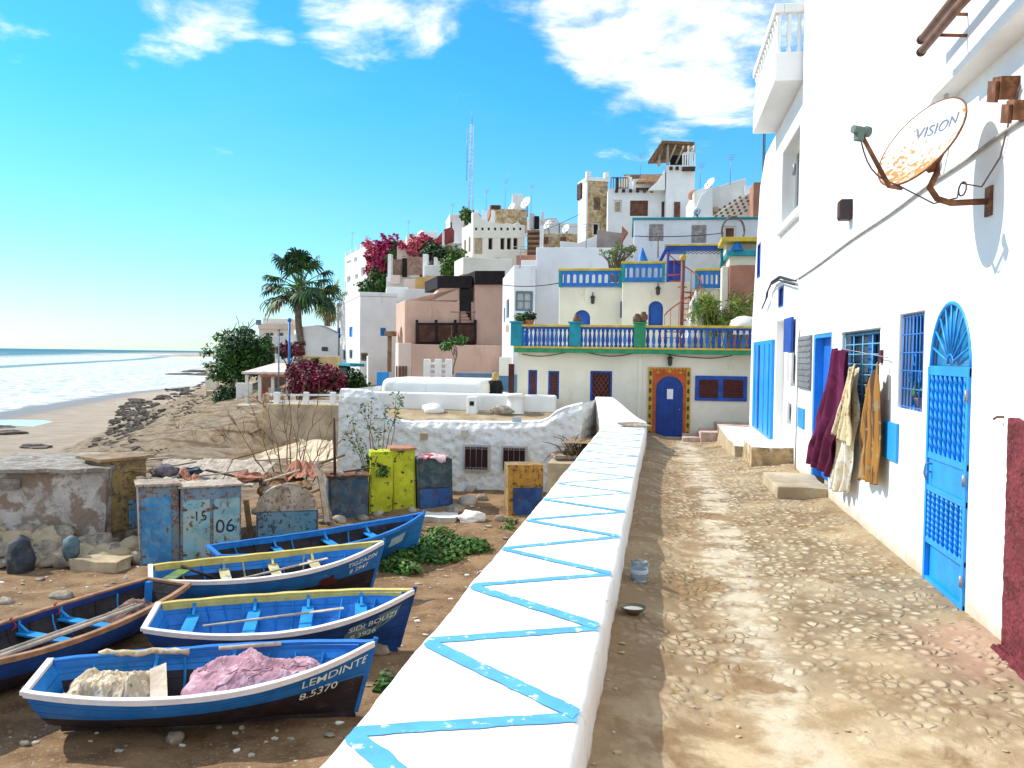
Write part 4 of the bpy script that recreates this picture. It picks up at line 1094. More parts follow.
class Boat:
    def __init__(s, name, label, stern, bow, z, B, heel=0.0, sheer=.40, free=.62, group='fishing boats in the yard', wl=(.2, .32), top=HULL_BLUE, bottom=HULL_DARK, lining=IN_BLUE, rails=(RAILW, RAILW), inw=(RAILY, RAILY), thw=(.2, .42, .62), ribs=9, thmat=THWART, floor=IN_DARK, pitch=0.0):
        s.B, s.sheer, s.free = B, sheer, free
        d = Vector((bow[0] - stern[0], bow[1] - stern[1])); s.L = d.length
        rz = math.atan2(d.y, d.x)
        s.M = Matrix.Translation((stern[0], stern[1], z)) @ Matrix.Rotation(rz, 4, 'Z') @ Matrix.Rotation(-pitch, 4, 'Y') @ Matrix.Rotation(heel, 4, 'X')
        s.root = thing(name, label, 'boat', (stern[0] + d.x / 2, stern[1] + d.y / 2, z), group, rz)
        N = 30; s.N = N
        SS = [k / N for k in range(N + 1)]
        rows = [0, .25, .5, .75, 1.0]
        def tt(si, j):
            w = clampf((wl[0] + wl[1] * si - s.kz(si)) / (s.gz(si) - s.kz(si)), .05, .92)
            return w * rows[j] if j <= 4 else w + (1 - w) * (j - 4) / 4
        hull = MB()
        for sg in (-1, 1):
            vs = []; fs = []; ms = []
            for si in SS:
                for j in range(9): vs.append(s.w(s.out(si, tt(si, j), sg)))
            for i in range(N):
                for j in range(8):
                    f = (i * 9 + j, (i + 1) * 9 + j, (i + 1) * 9 + j + 1, i * 9 + j + 1)
                    fs.append(f if sg < 0 else f[::-1]); ms.append(1 if j < 4 else 0)
            b = len(hull.f); hull.add(vs, fs, 0, True)
            for q, mi in enumerate(ms): hull.m[b + q] = mi
        tr = [s.w(s.out(0, tt(0, j), -1)) for j in range(9)] + [s.w(s.out(0, tt(0, j), 1)) for j in range(8, 0, -1)]
        hull.add(tr, [list(range(len(tr)))], 0)
        s.hull = hull.build('hull', [top, bottom], s.root); s.strakes(s.hull, 5.0)
        lin = MB()
        for sg in (-1, 1):
            vs = [s.w(s.inn(si * .96 + .012, t, sg)) for si in SS for t in (.06, .2, .4, .6, .8, 1.0)]
            fs = []
            for i in range(N):
                for j in range(5):
                    f = (i * 6 + j, i * 6 + j + 1, (i + 1) * 6 + j + 1, (i + 1) * 6 + j); fs.append(f if sg < 0 else f[::-1])
            b = len(lin.f); lin.add(vs, fs, 0, True)
            for q in range(len(fs)): lin.m[b + q] = 1 if (isinstance(lining, list) and q % 5 < 3) else 0
        tr = [s.w(s.inn(.012, t, -1)) for t in (.06, .2, .4, .6, .8, 1.0)] + [s.w(s.inn(.012, t, 1)) for t in (1.0, .8, .6, .4, .2, .06)]
        lin.add(tr, [list(range(12))], 0)
        lo_ = lin.build('lining', lining if isinstance(lining, list) else [lining], s.root); s.strakes(lo_, 4.0)
        lining = lining[0] if isinstance(lining, list) else lining
        fl = MB(); vs = []
        for k in range(N + 1):
            si = .03 + .85 * k / N; y = s.hw(si, .16 / s.gz(si)) - .03
            vs += [s.w((lerp(-.38 * .2, s.L, si), -max(.01, y), .17)), s.w((lerp(-.38 * .2, s.L, si), max(.01, y), .17))]
        fl.add(vs, [(2 * k, 2 * k + 2, 2 * k + 3, 2 * k + 1) for k in range(N)]); fl.build('floor', floor, s.root)
        for q, sg in enumerate((-1, 1)):
            s.sweep('rail', rails[q], sg, (.028, -.058), (-.004, .032), 0.0, 1.0, 2)
            s.sweep('rub_strake', rails[q], sg, (.026, -.002), (-.048, -.004), 0.0, 1.0, 2)
            s.sweep('inner_strake', inw[q], sg, (-.044, -.072), (-.10, -.006), .02, .95, 0)
        m = MB(); g0 = s.gz(0); y0 = s.hw(0, 1)
        m.obox((-.28 + .01, 0, g0 + .010), (.045, 0, 0), (0, y0 + .03, 0), (0, 0, .028)); m.v = [s.w(v) for v in m.v]; m.build('transom_cap', rails[0], s.root, bevel=.008)
        m = MB(); p0, p1 = Vector(s.out(1, .0, 1)), Vector(s.out(1, 1.0, 1)); m.bar((p0.x + .01, 0, p0.z), (p1.x + .015, 0, p1.z + .07), .055, .06, up=(1, 0, 0)); m.v = [s.w(v) for v in m.v]; m.build('stem_post', top, s.root, bevel=.008)
        m = MB(); m.bar((.0, 0, .0), (s.L, 0, .0), .06, .09); m.v = [s.w(v) for v in m.v]; m.build('keel', bottom, s.root)
        for si in thw:
            z0 = s.gz(si) - .20; t = z0 / s.gz(si); y = s.hw(si, t) - .035; x = s.x(si, t); m = MB()
            m.obox((x, 0, z0), (.10, 0, 0), (0, y, 0), (0, 0, .018)); m.v = [s.w(v) for v in m.v]; m.build('thwart', thmat, s.root, bevel=.006)
            for sg in (-1, 1):
                m = MB(); m.bar((x, sg * (y - .0), z0 + .02), (x, sg * (s.hw(si, 1) - .06), s.gz(si) - .01), .05, .03); m.bar((x, sg * (y - .16), z0 + .03), (x, sg * (y + .0), z0 + .12), .045, .03); m.v = [s.w(v) for v in m.v]; m.build('knee', thmat, s.root)
        for k in range(ribs):
            si = .07 + .82 * (k + .5) / ribs
            for sg in (-1, 1):
                m = MB(); pts = [s.inn(si, t, sg, .018) for t in (.10, .3, .5, .7, .86)]
                m.tube([s.w(p) for p in pts], .018, 4, smooth=False); m.build('rib', lining if k % 3 else thmat, s.root)
    def w(s, p): return s.M @ Vector(p)
    def strakes(s, o, n):
        inv = s.M.inverted(); vals = []
        for v in o.data.vertices:
            l = inv @ v.co; si = clampf(l.x / s.L, 0, 1); vals.append(n * clampf((l.z - s.kz(si)) / (s.gz(si) - s.kz(si)), 0, 1) + .02)
        at = o.data.attributes.new('strake', 'FLOAT', 'POINT'); at.data.foreach_set('value', vals)
    def gz(s, si): return s.free + .09 * (1 - si) ** 2 + s.sheer * si ** 2.8
    def kz(s, si): return .035 + .10 * max(0, .18 - si)
    def x(s, si, t): return lerp(-.28 * t, s.L + .26 * t, si)
    def hw(s, si, t):
        pr = 1 - .40 * ((.45 - si) / .45) ** 2.1 if si < .45 else 1 - ((si - .45) / .55) ** 2.3
        t = clampf(t, 0, 1)
        sh = lerp(math.sin(1.5708 * min(1, t) ** .60), t ** .95, si ** 3)
        return max(.016, s.B / 2 * pr * sh)
    def out(s, si, t, sg): return (s.x(si, t), sg * s.hw(si, t), lerp(s.kz(si), s.gz(si), t))
    def inn(s, si, t, sg, extra=0.0):
        z = lerp(s.kz(si) + .03, s.gz(si), t); return (s.x(si, t), sg * max(.004, s.hw(si, t) - .042 - extra), z)
    def sweep(s, name, mat, sg, yo, zo, s0, s1, seed):
        m = MB(); vs = []; n = 40
        for k in range(n + 1):
            si = lerp(s0, s1, k / n); x, y, z = s.out(si, 1, 1); c = .010 * noise.noise(Vector((x * 2.5, sg, z + seed))) if seed else 0
            a, b = y + yo[0] + c, max(.002, y + yo[1])
            for (yy, zz_) in ((a, z + zo[0]), (a, z + zo[1] + c), (b, z + zo[1] + c), (b, z + zo[0])): vs.append(s.w((x, sg * yy, zz_)))
        fs = [(k * 4 + i, k * 4 + (i + 1) % 4, (k + 1) * 4 + (i + 1) % 4, (k + 1) * 4 + i) for k in range(n) for i in range(4)]
        fs = [f if sg > 0 else f[::-1] for f in fs]
        fs += [(0, 1, 2, 3), (4 * n + 3, 4 * n + 2, 4 * n + 1, 4 * n)]
        m.add(vs, fs); return m.build(name, mat, s.root, bevel=.006)
    def surf(s, xx, drop, sg=-1, off=.006):
        """a point on the outside, xx metres aft of the stem head, 'drop' metres under the rail"""
        si = 1 - xx / s.L; z = s.gz(si) - drop; t = (z - s.kz(si)) / (s.gz(si) - s.kz(si))
        p = Vector(s.out(si, t, sg)); q = Vector(s.out(min(1, si + .01), t, sg)); r = Vector(s.out(si, clampf(t + .03, 0, 1), sg))
        n = (q - p).cross(r - p); n = n if n.y * sg > 0 else -n
        return s.w(p + n.normalized() * off)
    def write(s, txt, size, x0, drop, slope=0.0, seed=0, mat=None):
        vs, fs, wd = text_mesh(txt, size); m = MB()
        def j(v): return Vector((v.x + .007 * noise.noise(Vector((v.x * 9, v.y * 9, seed))), v.y * (1 + .16 * noise.noise(Vector((v.x * 6, seed, 0)))) + .007 * noise.noise(Vector((v.x * 8, v.y * 8, seed + 5)))))
        bm = bmesh.new()
        bv = [bm.verts.new((v.x, v.y, 0)) for v in vs]
        for f in fs:
            try: bm.faces.new([bv[i] for i in f])
            except ValueError: pass
        bmesh.ops.triangulate(bm, faces=bm.faces[:])
        for _ in range(2): bmesh.ops.subdivide_edges(bm, edges=[e for e in bm.edges if e.calc_length() > size * .25], cuts=1)
        bm.verts.index_update()
        vs = [v.co.copy() for v in bm.verts]; fs = [[v.index for v in f.verts] for f in bm.faces]; bm.free()
        out = []
        for v in vs:
            q = j(v); out.append(s.surf(x0 - q.x, drop - q.y + slope * q.x))
        m.add(out, fs); return m.build('lettering', mat or LETTER, s.hull)
    def patch(s, name, pts, mat, off=.004, sub=3):
        """painted shape from outline points (metres aft of stem, metres under rail)"""
        bm = bmesh.new(); bv = [bm.verts.new((a, b, 0)) for a, b in pts]; bm.faces.new(bv); bmesh.ops.triangulate(bm, faces=bm.faces[:])
        for _ in range(sub): bmesh.ops.subdivide_edges(bm, edges=[e for e in bm.edges if e.calc_length() > .07], cuts=1)
        bm.verts.index_update(); m = MB(); m.add([s.surf(v.co.x, v.co.y, -1, off) for v in bm.verts], [[v.index for v in f.verts] for f in bm.faces]); bm.free()
        return m.build(name, mat, s.hull)
    def heap(s, name, label, cat, s0, s1, y0, y1, base, hgt, mat, seed, nu=110, nv=70, group=None):
        """a crumpled heap of net or cloth lying in the boat"""
        m = MB()
        def fn(u, v):
            si = lerp(s0, s1, u); y = lerp(y0, y1, v) * (1 + .12 * noise.noise(Vector((u * 4, seed, 1)))) + .05 * noise.noise(Vector((u * 5, v * 5, seed)))
            x = s.x(si, .6) + .07 * noise.noise(Vector((u * 4, v * 4, seed + 3)))
            e = (min(1, 4 * u, 4 * (1 - u)) * min(1, 4 * v, 4 * (1 - v))) ** .6
            z = base + hgt * e * (.66 + .5 * noise.noise(Vector((u * 2.6, v * 2.0, seed)))) + e * (.11 * (1 - 2 * abs(noise.noise(Vector((u * 3.4 + v * 3.0, v * 1.6 - u * 1.2, seed + 7))))) + .045 * (1 - 2 * abs(noise.noise(Vector((u * 11 + v * 6, v * 3 - u * 2, seed + 2))))) + .018 * (1 - 2 * abs(noise.noise(Vector((u * 22 - v * 14, v * 7 + u * 4, seed + 4))))) + .006 * noise.noise(Vector((u * 44, v * 40, seed))))
            lim = max(.05, s.hw(clampf(x / s.L, 0, .99), .55) - .10); y = clampf(y, -lim, lim)
            return s.w((x, y, z))
        m.grid(nu, nv, fn); r_ = random.Random(seed)
        for _ in range(14):
            a, b = r_.random(), r_.random(); da, db = r_.uniform(-.05, .05), r_.uniform(-.06, .06); pts = []
            for k in range(9): a, b = clampf(a + da + r_.uniform(-.03, .03), .03, .97), clampf(b + db + r_.uniform(-.04, .04), .03, .97); pts.append(fn(a, b) + Vector((0, 0, .012)))
            m.tube(pts, .007, 4, cap=False)
        return tag(m.build(name, mat, solid=.008), label, cat, group)

# nearest boat
b1 = Boat('fishing_boat', 'nearest blue fishing boat with a white rail, loaded with cream and pink netting', (-7.66, 10.55), (-4.05, 11.72), -2.76, 1.54, heel=.10, thw=(.30, .55), rails=(RAILW, BLUE_RAIL), inw=(BLUE_RAIL, BLUE_RAIL), wl=(.33, .24), lining=[IN_BLUE, IN_DARK])
b1.write('LEMDINTE', .165, .80, .225, .02, 1); b1.write('8.5370', .165, .80, .43, .02, 2)
NETC = clothmat('cream fishing net', (.50, .40, .27), (.66, .56, .42), .5, 8, (.42, .26, .13)); NETP = clothmat('dusty pink net', (.42, .23, .28), (.56, .36, .40), .5, 7, (.36, .20, .22))
b1.heap('fishing_net', 'crumpled cream netting heaped in the stern of the nearest boat', 'net', .05, .34, -.52, .46, .40, .26, NETC, 3)
b1.heap('fishing_net', 'dusty pink netting heaped over the forward half of the nearest boat', 'net', .42, .88, -.52, .56, .46, .32, NETP, 8, 130)
m = MB(); m.obox(b1.w((b1.L * .33, -.12, .60)), (b1.M.to_3x3() @ Vector((.10, .03, .03))), b1.M.to_3x3() @ Vector((-.10, .42, .05)), b1.M.to_3x3() @ Vector((0, -.0, .012))); tag(m.build('loose_board', WOOD_PALE), 'pale loose board propped beside the cream netting', 'board')
m = MB(); m.tube([b1.w((lerp(.3, 1.5, k / 12), .62 + .03 * math.sin(k), b1.gz(.3) + .045 + .012 * math.sin(k * 2))) for k in range(13)], [.03 + .018 * abs(math.sin(k * 1.7)) for k in range(13)], 6); tag(m.build('rag_roll', NETC), 'twisted rag laid along the far rail of the nearest boat', 'rag')
m = MB(); m.tube([b1.w((1.9, .60, b1.gz(.5) + .05)), b1.w((2.75, .56, b1.gz(.66) + .05))], .03, 8); tag(m.build('spar', WOOD_PALE), 'short pale spar lying along the far rail of the nearest boat', 'spar')
# second boat
b2 = Boat('fishing_boat', 'navy fishing boat with white rail and bright blue ribbed inside, second from the viewer', (-7.72, 13.30), (-4.26, 14.46), -2.76, 1.66, heel=.12, top=HULL_NAVY, bottom=HULL_NAVY, rails=(RAILW, RAILY), inw=(BLUE_RAIL, RAILY), thw=(.12, .36, .58, .80), ribs=12, floor=IN_BLUE, lining=IN_BLUE)
b2.patch('name_panel', [(.16, .12), (.86, .16), (.95, .30), (.93, .47), (.55, .46), (.22, .33)], PANEL)
b2.write('SIDI BOUZI', .140, .90, .27, .03, 3); b2.write('8.3926', .145, .86, .445, .05, 4)
def oar(name, label, a, c, r=.024, blade=.5, mat=WOOD_PALE):
    a, c = Vector(a), Vector(c); d = (c - a); m = MB(); o = thing(name, label, 'oar', a)
    m.tube([a, a.lerp(c, .5), c - d.normalized() * blade], [r * .85, r, r], 8); m.build('shaft', mat, o)
    m = MB(); m.bar(c - d.normalized() * (blade + .02), c, .11, .02); m.build('blade', mat, o, bevel=.006); return o
oar('oar', 'pinkish oar laid across the seats of the navy boat', b2.w((.55, -.18, .60)), b2.w((2.75, .12, .70)), .022, .55)
# third boat
b3 = Boat('fishing_boat', 'blue fishing boat with a painted fish near its bow, third from the viewer', (-9.30, 15.86), (-5.90, 17.96), -2.76, 1.60, heel=.07, rails=(RAILW, RAILY), inw=(BLUE_RAIL, RAILY), thw=(.30, .52, .70), ribs=9, lining=[IN_BLUE, IN_DARK], thmat=pm('pale yellow seat paint', (.55, .47, .22), .6, .15, 4, .3, 30, wear=(.12, .26, .42), wth=(.54, .64), ws=5), wl=(.12, .36))
b3.write('TIGZAZIN', .135, .70, .225, .02, 5); b3.write('8 3947', .135, .62, .385, .02, 6)
FISH = pm('dark red fish paint', (.10, .022, .025), .7, .2, 8, .2, 30)
fish = []
for k in range(20):
    a = k / 20 * 6.283; fish.append((1.02 + .20 * math.cos(a), .40 + .105 * math.sin(a) * (1 + .2 * math.cos(a)) - .06 * math.cos(a)))
b3.patch('painted_fish', fish, FISH)
b3.patch('fish_tail', [(1.20, .44), (1.38, .40), (1.34, .47), (1.40, .55), (1.20, .49)], FISH); b3.patch('fish_fin', [(1.05, .29), (.98, .24), (.92, .29), (.96, .33)], FISH); b3.patch('fish_fin', [(1.08, .50), (1.14, .58), (1.12, .50)], FISH)
oar('oar', 'pale oar lying in the boat with the painted fish', b3.w((1.0, -.3, .50)), b3.w((3.1, .05, .74)), .024, .6)
m = MB(); m.obox(b3.w((.16, .1, .60)), b3.M.to_3x3() @ Vector((.07, -.12, 0)), b3.M.to_3x3() @ Vector((.25, .42, .0)), b3.M.to_3x3() @ Vector((0, 0, .014))); tag(m.build('stern_board', pm('green painted board', (.12, .19, .05), .7, .2, 4, .3, 30)), 'green board lying across the stern of the fish boat', 'board')
m = MB(); m.tube([b3.w((.3, .5, .66)), b3.w((1.1, -.05, .44))], .03, 7); tag(m.build('spar', BLACKISH), 'dark spar propped in the stern of the fish boat', 'spar')
# fourth boat, furthest
b4 = Boat('fishing_boat', 'plain blue fishing boat with a pale patch on its bow, furthest from the viewer', (-9.15, 18.0), (-5.86, 21.12), -2.78, 1.5, heel=.05, rails=(BLUE_RAIL, BLUE_RAIL), inw=(IN_BLUE, IN_BLUE), lining=IN_DARK, thw=(.3, .55, .75), ribs=9, wl=(.04, .06), sheer=.46)
b4.patch('pale_patch', [(.52, .20), (.92, .22), (.92, .44), (.54, .42)], pm('pale blue patch', (.38, .52, .62), .7, .12, 5, .2, 30))
# fifth boat, running out of view at the left
b5 = Boat('fishing_boat', 'dark fishing boat with bare brown rails running out of view at the left', (-8.95, 14.95), (-9.55, 9.3), -2.78, 1.50, heel=-.05, top=HULL_NAVY, rails=(RAILB, RAILB), inw=(NAVY, NAVY), lining=IN_DARK, thw=(.30, .44, .60), ribs=11, wl=(.24, .3), floor=IN_DARK)
oar('oar', 'long grey pole along the dark boat at the left, the nearer of two', b5.w((.9, .38, .66)), b5.w((5.0, .18, .66)), .036, .3, WOOD_PALE)
oar('oar', 'long grey pole along the dark boat at the left, the farther of two', b5.w((.95, .28, .66)), b5.w((5.0, .05, .66)), .034, .3, pm('grey pole', (.36, .31, .25), .85, .2, 4, .4, 24))
for k, si in enumerate((.30, .46)):
    m = MB(); z = b5.gz(si)
    for q in range(10):
        a = q * .65; m.tube([b5.w((b5.L * si + .03 * math.cos(a), -.66 + .05 * math.sin(a), z - .12 + .02 * q)), b5.w((b5.L * si + .03 * math.cos(a + .65), -.66 + .05 * math.sin(a + .65), z - .10 + .02 * q))], .014, 5)
    tag(m.build('rope_lashing', pm('red rope', (.38, .03, .02), .8, .15, 10, .4, 60)), ('farther', 'nearer')[k] + ' red rope lashing on the left rail of the dark boat', 'rope')
m = MB(); m.obox(b5.w((.10, -.12, .60)), b5.M.to_3x3() @ Vector((.05, 0, .0)), b5.M.to_3x3() @ Vector((0, .05, 0)), b5.M.to_3x3() @ Vector((0, 0, .20))); tag(m.build('mooring_post', IN_BLUE, bevel=.01), 'short blue post standing in the stern of the dark boat', 'post')
b5.heap('old_net', 'brown old net in the stern of the dark boat', 'net', .06, .22, -.35, .35, .30, .22, clothmat('brown net', (.20, .12, .09), (.34, .20, .16), .5, 8), 14, 60, 40)
# chock stones under the nearest boat and loose stones in the yard
for (px, py, r_, lb) in ((176, 742, .12, 'brown chock stone under the keel of the nearest boat'), (380, 655, .13, 'stone by the bow of the navy boat'),):
    p = ground(px, py); m = MB(); m.blob((p.x, p.y, ground_z(p.x, p.y) + r_ * .4), (r_ * 1.1, r_, r_ * .8), px, .3, 1.2, 2); tag(m.build('stone', STONE), lb, 'stone')
for k, (px, py, r_) in enumerate(((62, 597, .16), (65, 560, .15), (12, 563, .13), (5, 605, .13), (95, 553, .12), (40, 580, .07), (330, 740, .05), (25, 745, .05), (120, 590, .07), (372, 620, .06))):
    p = ground(px, py); m = MB(); m.blob((p.x, p.y, ground_z(p.x, p.y) + r_ * .2), (r_ * 1.5, r_, r_ * .55), k * 3 + 1, .3, 1.2, 2); tag(m.build('stone', STONE), 'flat loose stone lying on the brown dirt of the boat yard', 'stone', 'loose stones in the boat yard')

# ================================================================ LOCKERS, the old wall and the litter of the yard
def worn(name, a, b, c=(.10, .045, .025), th=.60, sc=3.0, th2=.64, sc2=7.0, rough=.65):
    return pm(name, a, rough, .15, 2.2, .35, 24, wear=b, wth=(th - .10, th + .03), ws=sc, wear2=c, w2th=(th2 - .08, th2 - .045), w2s=sc2, bd=.008)
LK_BLUE = worn('locker blue', (.045, .22, .46), (.12, .30, .46), (.22, .17, .12), .56, 2.4, .66)
LK_PALE = worn('locker pale teal', (.22, .42, .46), (.34, .44, .42), (.20, .09, .04), .56, 2.6, .64, 5.0)
LK_SIDE = worn('locker grey green side', (.26, .30, .26), (.36, .33, .26), (.16, .10, .06), .54, 2.4, .60)
LK_FRAME = worn('locker blue grey frame', (.15, .24, .32), (.24, .24, .22), (.20, .09, .05), .55, 3, .60)
LK_SLATE = worn('locker slate blue', (.045, .095, .15), (.11, .15, .18), (.15, .07, .04), .55, 2.8, .64)
LK_BLACK = worn('locker blackened teal', (.03, .06, .08), (.08, .12, .12), (.14, .06, .04), .56, 2.6, .66)
LK_YELLOW = worn('locker acid yellow', (.50, .52, .02), (.60, .58, .05), (.03, .02, .012), .6, 2.0, .66, 4.2)
LK_OCHRE = worn('locker ochre', (.40, .27, .10), (.26, .18, .09), (.14, .10, .06), .54, 2.2, .60)
LK_ORANGE = worn('locker orange', (.52, .27, .04), (.38, .20, .05), (.12, .06, .03), .56, 3, .64)
LK_DEEP = worn('locker deep blue', (.02, .06, .20), (.03, .10, .26), (.10, .05, .03), .56, 3, .66)
LK_SKY = worn('locker sky blue', (.12, .34, .50), (.20, .38, .46), (.2, .13, .08), .56, 3, .62)
REDCLOTH = clothmat('red cloth', (.38, .05, .07), (.66, .46, .46), .46, 5)
PLASTER_OLD = worn('old brown plaster', (.46, .38, .29), (.34, .25, .17), (.20, .11, .07), .54, 3, .62)
BOARD = worn('sun bleached sheet', (.50, .42, .32), (.40, .31, .22), (.26, .15, .09), .55, 2.5, .64)

def locker(label, ax, ay, bx, by, top, body, doors=(), depth=.8, roof=None, rt=.06, side=None, lean=0.0, frame=None, A=None, B=None, num=None, rover=.05):
    A = A or ground(ax, ay); B = B or ground(bx, by); d = Vector((B.x - A.x, B.y - A.y, 0)); w = d.length
    f = Face(A, d, (d.y, -d.x)); zb = min(A.z, B.z) - .06; zt = f.uz((ax + bx) / 2, top)[1]; h = zt - zb
    c = f.p(w / 2, zb, -depth / 2)
    root = thing('locker', label, 'locker', c, 'fishermen\'s lockers')
    def P(u, z, o): return f.p(u, z, o) + f.d * (lean * (z - zb))
    m = MB(); vs = [P(u, z, o) for o in (0, -depth) for (u, z) in ((0, zb), (w, zb), (w, zt), (0, zt))]
    m.add(vs, [(0, 1, 2, 3)], 0); m.add(vs, [(5, 4, 7, 6), (1, 5, 6, 2), (4, 0, 3, 7), (3, 2, 6, 7), (1, 0, 4, 5)], 1)
    m.build('body', [frame or body, side or body], root, bevel=.012)
    for q, (u0, u1, z0, z1, mt) in enumerate(doors):
        u0, u1, z0, z1 = u0 * w, u1 * w, zb + z0 * h, zb + z1 * h; m = MB()
        m.prism([P(u0, z0, 0), P(u1, z0, 0), P(u1, z1, 0), P(u0, z1, 0)], f.n * -.005, f.n * .035); dr = m.build('door', mt, root, bevel=.008)
        if u1 - u0 > .25:
            for zz_ in (lerp(z0, z1, .12), lerp(z0, z1, .85)): m = MB(); m.obox(P(u0 + .03, zz_, .042), f.d * .05, f.n * .008, Vector((0, 0, .025))); m.build('hinge', RUSTED, dr)
            m = MB(); m.tube([P(u1 - .09, lerp(z0, z1, .5) + .05, .036), P(u1 - .09, lerp(z0, z1, .5) + .05, .07), P(u1 - .09, lerp(z0, z1, .5) - .05, .07), P(u1 - .09, lerp(z0, z1, .5) - .05, .036)], .009, 5); m.build('handle', RUSTED, dr)
        if num and q < len(num):
            vs, fs, wd = text_mesh(num[q][0], num[q][1]); t = MB(); u_, z_ = u0 + num[q][2] * (u1 - u0), z0 + num[q][3] * (z1 - z0)
            t.add([P(u_ + v.x + .012 * noise.noise(Vector((v.x * 9, v.y * 9, q))), z_ + v.y + .015 * noise.noise(Vector((v.x * 7, v.y * 7, q + 5))), .038) for v in vs], fs); t.build('number', pm('dark brush paint', (.02, .045, .11), .7, .3, 9, .1, 20, wear=(.12, .2, .26), wth=(.6, .68), ws=26), dr)
    if roof:
        m = MB(); g = .05; n = 8
        m.grid(n, n, lambda u, v: P(lerp(-rover, w + rover, u), zt + .004 + .03 * noise.noise(Vector((u * 4 + ax, v * 4, 2))) + .02, lerp(rover, -depth - rover, v)), smooth=False)
        m.build('roof', roof, root, solid=rt)
    return root, f, zt, w, P

locker('blue locker with one wide door, left of the numbered lockers', 140, 566, 180, 562, 486, LK_FRAME, ((.06, .80, .05, .86, LK_BLUE),), .85, PLASTER_OLD, side=LK_FRAME, lean=-.02)
A = ground(181, 563); B = ground(241, 557)
locker('pale teal double locker painted with the numbers 15 and 06', 181, 563, 241, 557, 487, LK_PALE, ((.03, .47, .04, .84, LK_PALE), (.53, .97, .04, .84, LK_PALE)), .9, BOARD, .04, side=LK_SIDE, frame=LK_FRAME, num=(('15', .33, .36, .66), ('06', .46, .06, .44)))
lr, lf, lz, lw, lP = locker('low blue locker under a rounded plaster hump', 256, 551, 318, 545, 511, LK_SLATE, ((.03, .97, .03, .97, worn('low locker teal', (.10, .24, .32), (.16, .26, .30), (.05, .06, .08), .55, 2.4, .62)),), 1.0)
m = MB(); m.grid(24, 14, lambda u, v: lP(lerp(.0, lw, u), lz - .02 + .70 * (math.sin(math.pi * u) ** .45) * (1 - .25 * v) + .05 * noise.noise(Vector((u * 5, v * 4, 8))), lerp(-.03, -1.1, v)))
vs0 = [lP(lerp(0, lw, k / 24), lz - .02, -.03) for k in range(25)] + [lP(lerp(0, lw, k / 24), lz - .02 + .70 * (math.sin(math.pi * k / 24) ** .45) + .05 * noise.noise(Vector((k / 24 * 5, 0, 8))), -.03) for k in range(24, -1, -1)]
m.add(vs0, [list(range(50))]); m.build('plaster_hump', PLASTER_OLD, lr)
locker('ochre locker standing behind the blue one, under a flat lid', 0, 0, 0, 0, 470, LK_OCHRE, ((.05, .55, .02, .55, LK_OCHRE), (.58, .95, .02, .42, LK_SKY)), .9, WOOD, .07, A=Vector((*atY(103, 530, 20.2).xy, -2.3)), B=Vector((*atY(146, 530, 21.2).xy, -2.3)), rover=.16)
locker('slate blue locker under a rusty sheet', 328, 521, 368, 517, 477, LK_SLATE, ((.06, .94, .05, .94, LK_SLATE),), .9, RUSTED, .05)
locker('acid yellow locker overgrown with leaves', 369, 513, 392, 511, 452, LK_YELLOW, ((.06, .92, .05, .95, LK_YELLOW),), .8, None, lean=.02)
locker('acid yellow locker with a clean front', 393, 510, 416, 508, 450, LK_YELLOW, ((.06, .94, .03, .96, LK_YELLOW),), .8, TERRA, .06, lean=-.03)
locker('blackened teal locker with a red cloth on top', 418, 509, 453, 506, 459, LK_BLACK, ((.06, .94, .45, .95, LK_BLACK), (.06, .94, .04, .43, LK_DEEP)), .8, None, lean=-.03)
f8 = ground(435, 508); pt = atY(434, 456, f8.y - .05)
m = MB(); m.grid(22, 14, lambda u, v: (pt.x + lerp(-.50, .36, u), pt.y + lerp(-.10, .45, v), pt.z - .02 + .09 * abs(noise.noise(Vector((u * 4, v * 3, 1)))) - .10 * sstep(-v, -.12, 0.0) * (1 + .6 * math.sin(u * 9)))); tag(m.build('red_cloth', REDCLOTH, solid=.012), 'red and pink cloth spread over the blackened locker', 'cloth')
lr9, lf9, lz9, lw9, lP9 = locker('orange locker with a deep blue lower door near the low wall', 508, 517, 543, 515, 465, LK_ORANGE, ((.14, .97, .04, .58, LK_DEEP), (.16, .96, .62, .96, LK_ORANGE)), .8, None, side=LK_OCHRE, lean=-.01)
A = atY(556, 492, 25.0); B = atY(582, 490, 25.2)
locker('grey cabinet against the low wall carrying a tangle of roots', 556, 492, 582, 490, 458, worn('grey cabinet', (.20, .21, .23), (.28, .27, .26), (.16, .1, .06), .56, 3, .64), ((.08, .92, .06, .94, worn('grey cabinet', (.20, .21, .23), (.28, .27, .26), (.16, .1, .06), .56, 3, .64)),), .7, PLASTER_OLD, .08, A=Vector((A.x, A.y, -2.1)), B=Vector((B.x, B.y, -2.1)))
# tangle of roots on the cabinet
c0 = atY(573, 452, 25.4); m = MB(); rnd = random.Random(4)
for k in range(30):
    a = rnd.uniform(0, 6.28); p = c0 + Vector((rnd.uniform(-.25, .25), rnd.uniform(-.2, .2), -.08)); d = Vector((math.cos(a), math.sin(a) * .6, rnd.uniform(.4, 1.4))); pts = [p]
    for q in range(7): d = (d + Vector((rnd.uniform(-.5, .5), rnd.uniform(-.4, .4), rnd.uniform(-.55, .25)))).normalized(); pts.append(pts[-1] + d * .12)
    m.tube(pts, [.032 * (1 - q / 9) for q in range(8)], 5)
tag(m.build('root_tangle', BARK), 'tangle of dry twisted roots piled on the grey cabinet', 'roots')

